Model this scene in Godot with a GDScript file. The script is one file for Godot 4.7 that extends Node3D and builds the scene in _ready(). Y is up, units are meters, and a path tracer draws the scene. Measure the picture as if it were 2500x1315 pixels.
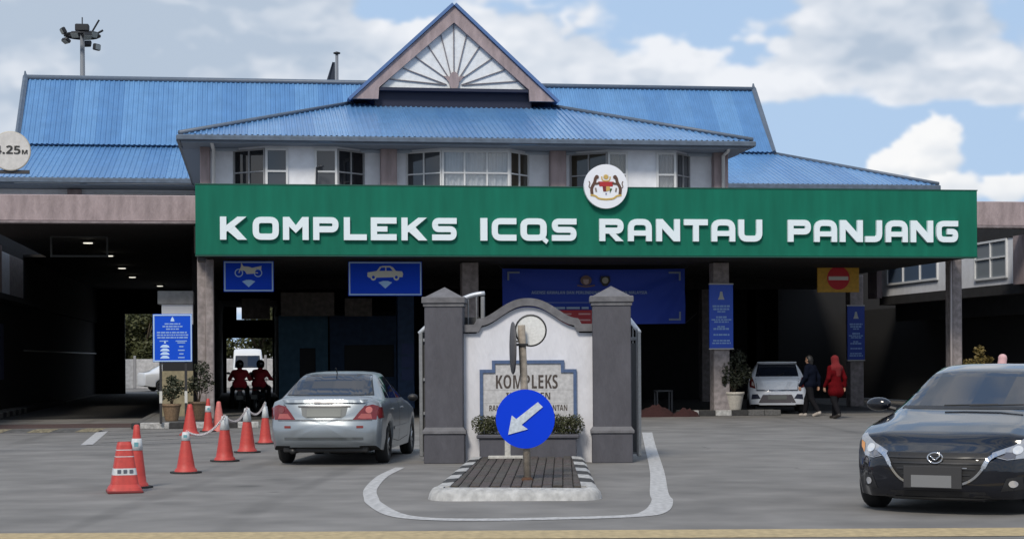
extends Node3D
# Border checkpoint: y up, metres. The building runs along x, its depth along -z; the camera is turned 8.3 degrees to its right.

var used := {}
var mats := {}
var texs := {}
var rng := RandomNumberGenerator.new()
var CT := cos(0.145478)
var SN := sin(0.145478)

# ------------------------------------------------------------------ mesh builder
class MB:
	var st := SurfaceTool.new()
	func _init(smooth := false) -> void:
		st.begin(Mesh.PRIMITIVE_TRIANGLES)
		st.set_smooth_group(0 if smooth else 0xFFFFFFFF)
	func flat() -> MB:
		st.set_smooth_group(0xFFFFFFFF)
		return self
	func smooth(g := 0) -> MB:
		st.set_smooth_group(g)
		return self
	func tri(a: Vector3, b: Vector3, c: Vector3) -> void:   # counter-clockwise seen from the front
		st.add_vertex(a); st.add_vertex(c); st.add_vertex(b)
	func quad(a: Vector3, b: Vector3, c: Vector3, d: Vector3) -> void:
		tri(a, b, c); tri(a, c, d)
	func ctri(a: Vector3, b: Vector3, c: Vector3, o: Vector3) -> void:
		if (b - a).cross(c - a).dot((a + b + c) / 3.0 - o) < 0.0:
			tri(a, c, b)
		else:
			tri(a, b, c)
	func cquad(a: Vector3, b: Vector3, c: Vector3, d: Vector3, o: Vector3) -> void:
		ctri(a, b, c, o); ctri(a, c, d, o)
	func box(c: Vector3, s: Vector3, bevel := 0.0, t := Transform3D()) -> MB:
		var h := s / 2.0
		var bv: float = minf(bevel, minf(h.x, minf(h.y, h.z)) * 0.9)
		var o := t * c
		if bv <= 0.0:
			for ax in 3:
				for sg in [-1.0, 1.0]:
					var q := []
					for k in [[-1, -1], [1, -1], [1, 1], [-1, 1]]:
						var v := Vector3()
						v[ax] = sg * h[ax]
						v[(ax + 1) % 3] = k[0] * h[(ax + 1) % 3]
						v[(ax + 2) % 3] = k[1] * h[(ax + 2) % 3]
						q.append(t * (c + v))
					cquad(q[0], q[1], q[2], q[3], o)
			return self
		var p := func(sx: float, sy: float, sz: float, ax: int) -> Vector3:
			var v := Vector3(sx * (h.x - bv), sy * (h.y - bv), sz * (h.z - bv))
			v[ax] += bv * [sx, sy, sz][ax]
			return t * (c + v)
		for ax in 3:
			for sg in [-1.0, 1.0]:
				var q := []
				for k in [[-1.0, -1.0], [1.0, -1.0], [1.0, 1.0], [-1.0, 1.0]]:
					var sgn := [0.0, 0.0, 0.0]
					sgn[ax] = sg
					sgn[(ax + 1) % 3] = k[0]
					sgn[(ax + 2) % 3] = k[1]
					q.append(p.call(sgn[0], sgn[1], sgn[2], ax))
				cquad(q[0], q[1], q[2], q[3], o)
		for ax in 3:
			for k in [[-1.0, -1.0], [1.0, -1.0], [1.0, 1.0], [-1.0, 1.0]]:
				var b := (ax + 1) % 3
				var d := (ax + 2) % 3
				var lo := [0.0, 0.0, 0.0]
				lo[ax] = -1.0; lo[b] = k[0]; lo[d] = k[1]
				var hi := lo.duplicate()
				hi[ax] = 1.0
				cquad(p.call(lo[0], lo[1], lo[2], b), p.call(hi[0], hi[1], hi[2], b), p.call(hi[0], hi[1], hi[2], d), p.call(lo[0], lo[1], lo[2], d), o)
		for sx in [-1.0, 1.0]:
			for sy in [-1.0, 1.0]:
				for sz in [-1.0, 1.0]:
					ctri(p.call(sx, sy, sz, 0), p.call(sx, sy, sz, 1), p.call(sx, sy, sz, 2), o)
		return self
	# polygon in x,y swept from z0 to z1 (z1 > z0), t places it
	func prism(poly: PackedVector2Array, z0: float, z1: float, t := Transform3D()) -> MB:
		var a := 0.0
		for i in poly.size():
			a += poly[i].cross(poly[(i + 1) % poly.size()])
		var pl := poly.duplicate()
		if a < 0.0:
			pl.reverse()
		var ix := Geometry2D.triangulate_polygon(pl)
		for i in range(0, ix.size(), 3):
			var A: Vector2 = pl[ix[i]]
			var B: Vector2 = pl[ix[i + 1]]
			var C: Vector2 = pl[ix[i + 2]]
			if (B - A).cross(C - A) < 0.0:
				var s := B
				B = C
				C = s
			tri(t * Vector3(A.x, A.y, z1), t * Vector3(B.x, B.y, z1), t * Vector3(C.x, C.y, z1))
			tri(t * Vector3(A.x, A.y, z0), t * Vector3(C.x, C.y, z0), t * Vector3(B.x, B.y, z0))
		for i in pl.size():
			var A: Vector2 = pl[i]
			var B: Vector2 = pl[(i + 1) % pl.size()]
			quad(t * Vector3(A.x, A.y, z0), t * Vector3(B.x, B.y, z0), t * Vector3(B.x, B.y, z1), t * Vector3(A.x, A.y, z1))
		return self
	# stroke of a given width along a 2D path, swept from z0 to z1
	func ribbon(path: PackedVector2Array, w: float, closed: bool, z0: float, z1: float, t := Transform3D()) -> MB:
		var n := path.size()
		var L := PackedVector2Array()
		var R := PackedVector2Array()
		for i in n:
			var a: Vector2 = path[(i - 1 + n) % n] if closed or i > 0 else path[i]
			var b: Vector2 = path[(i + 1) % n] if closed or i < n - 1 else path[i]
			var d1 := (path[i] - a).normalized()
			var d2 := (b - path[i]).normalized()
			var d := (d1 + d2).normalized()
			var nn := Vector2(-d.y, d.x)
			var k := 1.0
			if d1.length() > 0.5 and d2.length() > 0.5:
				k = 1.0 / maxf(0.35, d.dot(d2))
			L.append(path[i] + nn * w * 0.5 * k)
			R.append(path[i] - nn * w * 0.5 * k)
		for i in (n if closed else n - 1):
			var j := (i + 1) % n
			var f := func(v: Vector2, z: float) -> Vector3: return t * Vector3(v.x, v.y, z)
			quad(f.call(R[i], z1), f.call(R[j], z1), f.call(L[j], z1), f.call(L[i], z1))
			quad(f.call(R[i], z0), f.call(R[j], z0), f.call(R[j], z1), f.call(R[i], z1))
			quad(f.call(L[j], z0), f.call(L[i], z0), f.call(L[i], z1), f.call(L[j], z1))
			if not closed and i == 0:
				quad(f.call(L[0], z0), f.call(R[0], z0), f.call(R[0], z1), f.call(L[0], z1))
			if not closed and j == n - 1:
				quad(f.call(R[j], z0), f.call(L[j], z0), f.call(L[j], z1), f.call(R[j], z1))
		return self
	# profile of (radius, height) pairs from bottom to top, turned about y
	func lathe(prof: Array, seg := 20, t := Transform3D()) -> MB:
		for i in prof.size() - 1:
			var a: Vector2 = prof[i]
			var b: Vector2 = prof[i + 1]
			for k in seg:
				var p := TAU * k / seg
				var q := TAU * (k + 1) / seg
				var A := t * Vector3(a.x * cos(p), a.y, -a.x * sin(p))
				var B := t * Vector3(a.x * cos(q), a.y, -a.x * sin(q))
				var C := t * Vector3(b.x * cos(q), b.y, -b.x * sin(q))
				var D := t * Vector3(b.x * cos(p), b.y, -b.x * sin(p))
				if a.x > 1e-5: tri(A, B, C)
				if b.x > 1e-5: tri(A, C, D)
		return self
	func tube(path: Array, r: float, seg := 8, r2 := -1.0, caps := true) -> MB:
		var n := path.size()
		var rings := []
		var up := Vector3.UP
		for i in n:
			var d: Vector3 = (path[mini(i + 1, n - 1)] - path[maxi(i - 1, 0)]).normalized()
			if absf(d.dot(up)) > 0.95: up = Vector3.RIGHT if absf(d.x) < 0.9 else Vector3.BACK
			var x := d.cross(up).normalized()
			var y := x.cross(d).normalized()
			up = y
			var rr := r if r2 < 0.0 else lerpf(r, r2, float(i) / (n - 1))
			var ring := []
			for k in seg:
				ring.append(path[i] + (x * cos(TAU * k / seg) + y * sin(TAU * k / seg)) * rr)
			rings.append(ring)
		for i in n - 1:
			var o: Vector3 = (path[i] + path[i + 1]) / 2.0
			for k in seg:
				var j := (k + 1) % seg
				cquad(rings[i][k], rings[i][j], rings[i + 1][j], rings[i + 1][k], o)
		if caps:
			for e in [0, n - 1]:
				var o: Vector3 = path[1] if e == 0 else path[n - 2]
				for k in seg:
					ctri(path[e], rings[e][k], rings[e][(k + 1) % seg], o)
		return self
	func ball(c: Vector3, r: Vector3, seg := 14, rows := 8) -> MB:
		for i in rows:
			var a := PI * i / rows - PI / 2.0
			var b := PI * (i + 1) / rows - PI / 2.0
			for k in seg:
				var p := TAU * k / seg
				var q := TAU * (k + 1) / seg
				var A := c + Vector3(cos(a) * cos(p), sin(a), -cos(a) * sin(p)) * r
				var B := c + Vector3(cos(a) * cos(q), sin(a), -cos(a) * sin(q)) * r
				var C := c + Vector3(cos(b) * cos(q), sin(b), -cos(b) * sin(q)) * r
				var D := c + Vector3(cos(b) * cos(p), sin(b), -cos(b) * sin(p)) * r
				if i > 0: tri(A, B, C)
				if i < rows - 1: tri(A, C, D)
		return self
	# n small leaf faces spread through an ellipsoid
	func leaves(c: Vector3, r: Vector3, n: int, size: float, g: RandomNumberGenerator, shell := 0.35) -> MB:
		for i in n:
			var d := Vector3(g.randfn(), g.randfn(), g.randfn()).normalized()
			var p := c + d * r * pow(g.randf(), shell)
			var x := Vector3(g.randfn(), g.randfn() * 0.6, g.randfn()).normalized()
			var y := x.cross(Vector3(g.randfn(), g.randfn(), g.randfn())).normalized()
			var s := size * g.randf_range(0.6, 1.3)
			tri(p - y * s * 0.35, p + x * s * 0.5, p + y * s * 0.35)
			tri(p - y * s * 0.35, p + y * s * 0.35, p - x * s * 0.5)
		return self
	func commit() -> ArrayMesh:
		st.generate_normals()
		return st.commit()

# ------------------------------------------------------------------ naming
func numbered(n: String, parent: Node = self) -> String:
	var key := str(parent.get_instance_id()) + n
	used[key] = used.get(key, 0) + 1
	return n if used[key] == 1 else "%s_%03d" % [n, used[key] - 1]

func thing(called: String, label: String, category: String, at := Vector3.ZERO, turn := 0.0, group := "") -> Node3D:
	var o := Node3D.new()
	o.name = numbered(called)
	add_child(o, true)
	o.position = at
	o.rotation.y = deg_to_rad(turn)
	tag(o, label, category, group)
	return o

func tag(o: Node3D, label: String, category: String, group := "") -> Node3D:
	o.set_meta("label", label)
	o.set_meta("category", category)
	if group != "":
		o.set_meta("group", group)
	return o

func part(called: String, m, material: Material, parent: Node3D = self, t := Transform3D()) -> MeshInstance3D:
	var o := MeshInstance3D.new()
	o.name = numbered(called, parent)
	o.mesh = m.commit() if m is MB else m
	o.material_override = material
	o.transform = t
	parent.add_child(o, true)
	return o

func struct(called: String, m, material: Material) -> MeshInstance3D:
	var o := part(called, m, material)
	o.set_meta("kind", "structure")
	return o

func stuff(o: Node3D) -> Node3D:
	o.set_meta("kind", "stuff")
	return o

func copy(o: Node3D, label: String, at: Vector3, turn := 0.0) -> Node3D:
	var c: Node3D = o.duplicate()
	c.name = numbered(str(o.name).rstrip("0123456789").rstrip("_"))
	add_child(c, true)
	c.position = at
	c.rotation.y = deg_to_rad(turn)
	c.set_meta("label", label)
	return c

# ------------------------------------------------------------------ materials
func ntex(seed_: int, freq: float, oct: int, lo: float, hi: float, size := 512, normal := false, bump := 2.0) -> Texture2D:
	var key := "%d %f %d %f %f %d %s" % [seed_, freq, oct, lo, hi, size, normal]
	if texs.has(key):
		return texs[key]
	var n := FastNoiseLite.new()
	n.seed = seed_
	n.frequency = freq
	n.fractal_octaves = oct
	n.fractal_gain = 0.55
	var t := NoiseTexture2D.new()
	t.width = size
	t.height = size
	t.seamless = true
	t.noise = n
	if normal:
		t.as_normal_map = true
		t.bump_strength = bump
	else:
		var g := Gradient.new()
		g.set_color(0, Color(lo, lo, lo))
		g.set_color(1, Color(hi, hi, hi))
		t.color_ramp = g
	texs[key] = t
	return t

# linear base colour, roughness, spread of the mottling, metres per texture tile
func mat(name_: String, c: Color, rough := 0.7, vary := 0.0, tile := 2.0, metal := 0.0) -> StandardMaterial3D:
	if mats.has(name_):
		return mats[name_]
	var m := StandardMaterial3D.new()
	m.albedo_color = c.linear_to_srgb()
	m.roughness = rough
	m.metallic = metal
	if vary > 0.0:
		m.albedo_texture = ntex(3, 0.012, 5, 1.0 - vary, 1.0)
		m.uv1_triplanar = true
		m.uv1_world_triplanar = true
		m.uv1_scale = Vector3.ONE / tile
	mats[name_] = m
	return m

func bumpy(m: StandardMaterial3D, strength: float, fine := 0.05) -> StandardMaterial3D:
	m.normal_enabled = true
	m.normal_texture = ntex(8, fine, 4, 0, 1, 512, true, 4.0)
	m.normal_scale = strength
	return m

func paint(name_: String, c: Color, rough := 0.3, metal := 0.0) -> StandardMaterial3D:
	var m := mat(name_, c, rough, 0.0, 1.0, metal)
	m.clearcoat_enabled = true
	m.clearcoat = 1.0
	m.clearcoat_roughness = 0.04
	return m

func glass(name_: String, c: Color) -> StandardMaterial3D:
	var m := mat(name_, c, 0.04)
	m.metallic_specular = 0.6
	return m

func text(called: String, s: String, height: float, width: float, m: Material, parent: Node3D, at: Vector3, bold := true) -> MeshInstance3D:
	var f := SystemFont.new()
	f.font_names = PackedStringArray(["Droid Sans"])
	if bold:
		f.font_weight = 700
	var t := TextMesh.new()
	t.font = f
	t.text = s
	t.font_size = 64
	t.pixel_size = 0.01
	t.depth = 0.01
	t.curve_step = 4.0
	var a := t.get_aabb()
	var sx := width / maxf(a.size.x, 0.001)
	var sy := height / maxf(a.size.y, 0.001)
	if width <= 0.0: sx = sy
	var o := part(called, t, m, parent)
	o.scale = Vector3(sx, sy, 0.3)
	o.position = at - Vector3((a.position.x + a.size.x / 2.0) * sx, (a.position.y + a.size.y / 2.0) * sy, 0)
	return o

func poly(a: Array) -> PackedVector2Array:
	var p := PackedVector2Array()
	for i in range(0, a.size(), 2):
		p.append(Vector2(a[i], a[i + 1]))
	return p

func rect(x0: float, y0: float, x1: float, y1: float) -> PackedVector2Array:
	return poly([x0, y0, x1, y0, x1, y1, x0, y1])

func disc(c: Vector2, r: float, n := 32, ry := -1.0) -> PackedVector2Array:
	var p := PackedVector2Array()
	for i in n:
		p.append(c + Vector2(cos(TAU * i / n) * r, sin(TAU * i / n) * (r if ry < 0.0 else ry)))
	return p

# path with its inner corners rounded
func soft(a: Array, r: float, closed := false) -> PackedVector2Array:
	var p := poly(a)
	var o := PackedVector2Array()
	var n := p.size()
	for i in n:
		if not closed and (i == 0 or i == n - 1):
			o.append(p[i])
			continue
		var b := p[i]
		var d1 := (p[(i - 1 + n) % n] - b)
		var d2 := (p[(i + 1) % n] - b)
		var rr := minf(r, minf(d1.length(), d2.length()) * 0.49)
		var s := b + d1.normalized() * rr
		var e := b + d2.normalized() * rr
		for k in 6:
			var t := k / 5.0
			o.append(s.lerp(b, t).lerp(b.lerp(e, t), t))
	return o

func _ready() -> void:
	rng.seed = 11
	camera_sky_light()
	ground_and_markings()
	rear_hall()
	front_block()
	canopy()
	side_buildings()
	interior()
	big_sign()
	hanging_signs()
	monument()
	island_and_posts()
	left_island()
	cones()
	cars()
	people()
	far_things()
	rest()

# ------------------------------------------------------------------ camera, sky, sun
func camera_sky_light() -> void:
	var cam := Camera3D.new()
	cam.name = "camera"
	cam.projection = Camera3D.PROJECTION_FRUSTUM
	cam.near = 0.1
	cam.far = 3000.0
	cam.size = 0.1 * 1315.0 / 4300.0
	cam.frustum_offset = Vector2(0, 0.1 * (875.2 - 657.5) / 4300.0)
	add_child(cam)
	var f := Vector3(SN, 0, -CT)
	var r := Vector3(CT, 0, SN)
	cam.transform = Transform3D(Basis(r, Vector3.UP, -f).rotated(f, 0.006), Vector3(0, 1.6, 0))
	cam.current = true
	var env := Environment.new()
	env.background_mode = Environment.BG_SKY
	env.tonemap_mode = Environment.TONE_MAPPER_LINEAR
	env.tonemap_exposure = 1.8
	env.sdfgi_enabled = true
	env.ssao_enabled = true
	env.ssil_enabled = true
	var sky := Sky.new()
	var pm := PanoramaSkyMaterial.new()
	pm.panorama = ImageTexture.create_from_image(sky_image())
	pm.filter = true
	sky.sky_material = pm
	env.sky = sky
	env.background_energy_multiplier = 0.56
	var we := WorldEnvironment.new()
	we.name = "world_environment"
	we.environment = env
	add_child(we)
	var sun := DirectionalLight3D.new()
	sun.name = "sun"
	sun.light_energy = 0.5
	sun.light_angular_distance = 13.0
	sun.light_color = Color(1.0, 0.96, 0.9)
	sun.shadow_enabled = true
	add_child(sun)
	sun.look_at_from_position(Vector3(-22, 50, 46), Vector3.ZERO, Vector3.UP)

var nz1 := FastNoiseLite.new()
var nz2 := FastNoiseLite.new()
# x, y in thousandths of the view angle (right of and below the top of the view), width, height, how cloudy, how bright
var puffs := [
	[250, 140, 520, 210, 0.55, -0.20], [380, 20, 240, 90, 0.5, -0.45], [20, 300, 90, 60, 0.7, 0.8], [620, 110, 240, 150, 0.6, 0.22],
	[960, 30, 90, 70, -0.75, 0.0], [1010, 110, 130, 60, 0.55, 0.5], [1260, 150, 200, 90, 0.6, 0.42], [1480, 190, 240, 70, 0.6, 0.3],
	[1680, 60, 190, 110, -0.55, 0.0], [1900, 180, 170, 70, 0.6, 0.45], [2190, 130, 210, 140, 0.6, -0.18], [2150, 20, 110, 40, 0.4, 0.4],
	[2450, 230, 90, 80, 0.55, 0.4], [2020, 330, 280, 80, -0.75, 0.0], [2330, 310, 130, 40, -0.9, 0.0], [2440, 390, 70, 60, -0.8, 0.0], [2100, 420, 110, 80, -0.9, 0.0], [2100, 330, 420, 130, -0.35, 0.0], [2440, 40, 90, 90, -0.4, 0.0],
	[2265, 395, 88, 70, 1.2, 1.0], [2170, 430, 50, 40, 1.0, 0.9], [2300, 350, 45, 36, 1.1, 1.0], [2410, 480, 70, 36, 1.1, 0.8], [2300, 470, 90, 50, 1.0, 0.9],
]

func sky_colour(az: float, el: float) -> Color:
	var d := Vector3(sin(az) * cos(el), sin(el), -cos(az) * cos(el))
	if el < -0.02:
		return Color(0.22, 0.22, 0.21)
	var k := 1.0 / (0.35 + maxf(d.y, 0.0))
	var p := Vector3(d.x, d.y * 2.2, d.z) * (1.0 + 0.25 * k)
	var w := nz2.get_noise_3dv(p * 60.0)
	var q0 := p * 46.0 + Vector3(w, w, -w) * 3.0
	var a := nz1.get_noise_3dv(q0)
	var up := nz1.get_noise_3dv(q0 + Vector3(0.35, 2.0, 0.2))
	var b := nz2.get_noise_3dv(p * 110.0 + Vector3(9, 4, 1))
	var f := nz1.get_noise_3dv(p * 260.0)
	var x := 1250.0 + (wrapf(az - 0.14548, -PI, PI)) * 4300.0
	var y := 875.0 - el * 4300.0
	var cover := 0.2
	var light := 0.0
	var solid := 0.0
	var lit := 0.0
	if absf(x - 1250.0) < 2200.0 and y > -900.0:
		for q in puffs:
			var u: float = (x + a * 60.0 + f * 14.0 - q[0]) / q[2]
			var v: float = (y + b * 45.0 + f * 14.0 - q[1]) / q[3]
			var r := u * u + v * v
			if r < 5.0:
				var g := exp(-r)
				if q[4] > 0.9:
					var e := clampf((1.0 - r + a * 0.4 + b * 0.5 + f * 0.5) * 3.0, 0.0, 1.0)
					if e > solid:
						lit = clampf(0.75 - v * 0.35 - u * 0.1 + b * 0.7 + f * 0.5, 0.0, 1.0)
					solid = maxf(solid, e)
				else:
					cover += q[4] * g
					light += q[5] * g
	var dens := a * 0.85 + b * 0.34 + f * 0.13 + cover
	var c := smoothstep(-0.04, 0.30, dens)
	var t := clampf(el / 1.2, 0.0, 1.0)
	var blue := Color(0.47, 0.635, 0.85).lerp(Color(0.22, 0.37, 0.68), t)
	var s := clampf(0.60 + (a - up) * 1.5 - maxf(dens - 0.25, 0.0) * 0.55 + light * 0.75 + b * 0.30 + f * 0.26, 0.0, 1.0)
	var cloud := Color(0.47, 0.555, 0.67).lerp(Color(0.88, 0.90, 0.94), s)
	var out := blue.lerp(cloud, c * 0.95)
	return out.lerp(Color(0.62, 0.68, 0.76).lerp(Color(0.96, 0.96, 0.96), lit), solid * 0.97)

func sky_image() -> Image:
	nz1.seed = 5; nz1.frequency = 0.1; nz1.fractal_octaves = 5; nz1.fractal_gain = 0.5
	nz2.seed = 9; nz2.frequency = 0.1; nz2.fractal_octaves = 4; nz2.fractal_gain = 0.55
	var W := 4096
	var H := 2048
	var lw := 768
	var img := Image.create_empty(lw, lw / 2, false, Image.FORMAT_RGBF)
	for j in lw / 2:
		var el := PI / 2.0 - PI * (j + 0.5) / (lw / 2)
		for i in lw:
			img.set_pixel(i, j, sky_colour(wrapf(TAU * (i + 0.5) / lw, -PI, PI), el))
	img.resize(W, H, Image.INTERPOLATE_CUBIC)
	# the part of the sky within 25 degrees of the building's middle in full detail
	var i0 := int((0.145 - 0.34) / TAU * W)
	var i1 := int((0.145 + 0.34) / TAU * W)
	var j0 := int((0.5 - 0.28 / PI) * H)
	var j1 := int((0.5 + 0.01 / PI) * H)
	for j in range(j0, j1):
		var el := PI / 2.0 - PI * (j + 0.5) / H
		for i in range(i0, i1):
			img.set_pixel(posmod(i, W), j, sky_colour(TAU * (i + 0.5) / W, el))
	img.convert(Image.FORMAT_RGBH)
	return img

# ------------------------------------------------------------------ ground
func sheet(called: String, p: PackedVector2Array, y: float, m: Material) -> MeshInstance3D:   # polygon in x, z laid flat
	var b := MB.new()
	var ix := Geometry2D.triangulate_polygon(p)
	for i in range(0, ix.size(), 3):
		var A := Vector3(p[ix[i]].x, y, p[ix[i]].y)
		var B := Vector3(p[ix[i + 1]].x, y, p[ix[i + 1]].y)
		var C := Vector3(p[ix[i + 2]].x, y, p[ix[i + 2]].y)
		if (B - A).cross(C - A).y < 0.0:
			b.tri(A, C, B)
		else:
			b.tri(A, B, C)
	return struct(called, b, m)

# painted line along points (x, z), each with its own width
func line(called: String, pts: Array, y: float, m: Material) -> MeshInstance3D:
	var L := PackedVector2Array()
	var R := PackedVector2Array()
	for i in pts.size():
		var a: Array = pts[maxi(i - 1, 0)]
		var c: Array = pts[mini(i + 1, pts.size() - 1)]
		var d := Vector2(c[0] - a[0], c[1] - a[1]).normalized()
		var n = Vector2(-d.y, d.x) * pts[i][2] * 0.5
		L.append(Vector2(pts[i][0], pts[i][1]) + n)
		R.append(Vector2(pts[i][0], pts[i][1]) - n)
	var b := MB.new()
	for i in pts.size() - 1:
		var q := [Vector3(L[i].x, y, L[i].y), Vector3(R[i].x, y, R[i].y), Vector3(R[i + 1].x, y, R[i + 1].y), Vector3(L[i + 1].x, y, L[i + 1].y)]
		b.cquad(q[0], q[1], q[2], q[3], q[0] - Vector3.UP)
	return struct(called, b, m)

func smooth_pts(a: Array, n: int) -> Array:
	var o := []
	for i in a.size() - 1:
		for k in n:
			var v := []
			for c in 3:
				v.append(cubic_interpolate(a[i][c], a[i + 1][c], a[maxi(i - 1, 0)][c], a[mini(i + 2, a.size() - 1)][c], float(k) / n))
			o.append(v)
	o.append(a[-1])
	return o

# asphalt wear over 50 by 42 metres, 4 cm to the pixel: mottling, wheel tracks, oil drips, cracks
func worn_asphalt() -> Image:
	var W := 1250
	var H := 1050
	var n := FastNoiseLite.new()
	n.seed = 41; n.frequency = 0.0045; n.fractal_octaves = 4
	var lowb := n.get_image(W, H, false, false, true).get_data()
	n.seed = 42; n.frequency = 0.035; n.fractal_octaves = 5; n.fractal_gain = 0.62
	var midb := n.get_image(W, H, false, false, true).get_data()
	var dark := PackedFloat32Array()
	dark.resize(W * H)
	var g := RandomNumberGenerator.new()
	g.seed = 77
	var dab := func(x: float, z: float, r: float, s: float) -> void:
		var cx := (x + 20.0) * 25.0
		var cy := (z + 50.0) * 25.0
		var rr := r * 25.0
		for j in range(maxi(0, int(cy - rr * 2)), mini(H, int(cy + rr * 2) + 1)):
			for i in range(maxi(0, int(cx - rr * 2)), mini(W, int(cx + rr * 2) + 1)):
				var d := ((i - cx) * (i - cx) + (j - cy) * (j - cy)) / (rr * rr)
				var v := s * exp(-d * d)
				if v > dark[j * W + i]: dark[j * W + i] = v
	var lanes := [[[-2.2, -9.0], [-0.6, -20.0], [0.6, -26.0], [1.8, -32.0], [2.4, -40.0], [2.2, -50.0]], [[7.0, -9.0], [9.5, -20.0], [13.0, -34.0], [15.2, -50.0]], [[-7.0, -9.0], [-5.6, -26.0], [-5.0, -50.0]], [[10.0, -8.0], [4.0, -14.2], [-6.0, -16.0], [-18.0, -17.0]]]
	for l in lanes:
		for s in [-0.74, 0.74]:
			for i in l.size() - 1:
				var a := Vector2(l[i][0], l[i][1])
				var b := Vector2(l[i + 1][0], l[i + 1][1])
				var nn = (b - a).normalized().orthogonal() * s
				var c := int(a.distance_to(b) / 0.1)
				for k in c:
					var p = a.lerp(b, float(k) / c) + nn
					dab.call(p.x, p.y, 0.13 + 0.03 * sin(k * 0.13), 0.15 + 0.06 * sin(k * 0.07 + s))
	for k in 70:
		var l: Array = lanes[k % 3]
		var i: int = k % (l.size() - 1)
		var p := Vector2(l[i][0], l[i][1]).lerp(Vector2(l[i + 1][0], l[i + 1][1]), g.randf()) + Vector2(g.randfn() * 0.5, g.randfn())
		dab.call(p.x, p.y, g.randf_range(0.05, 0.3), g.randf_range(0.12, 0.4))
	for k in 9:
		dab.call(g.randf_range(-8, 18), g.randf_range(-40, -12), g.randf_range(0.4, 1.0), g.randf_range(0.08, 0.2))
	for k in 7:
		var p := Vector2(g.randf_range(-8, 16), g.randf_range(-36, -14))
		var a := g.randf() * TAU
		for i in 140:
			a += g.randfn() * 0.22
			p += Vector2(cos(a), sin(a) * 0.8) * 0.035
			dab.call(p.x, p.y, 0.022, 0.4)
	var out := PackedByteArray()
	out.resize(W * H)
	for i in W * H:
		var m := 0.80 + (lowb[i] / 255.0) * 0.12 + (midb[i] / 255.0 - 0.5) * 0.26
		out[i] = clampi(int(pow(clampf(m * (1.0 - dark[i]), 0.0, 1.0), 0.4545) * 255.0), 0, 255)
	var img := Image.create_from_data(W, H, false, Image.FORMAT_L8, out)
	img.convert(Image.FORMAT_RGB8)
	return img

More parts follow.
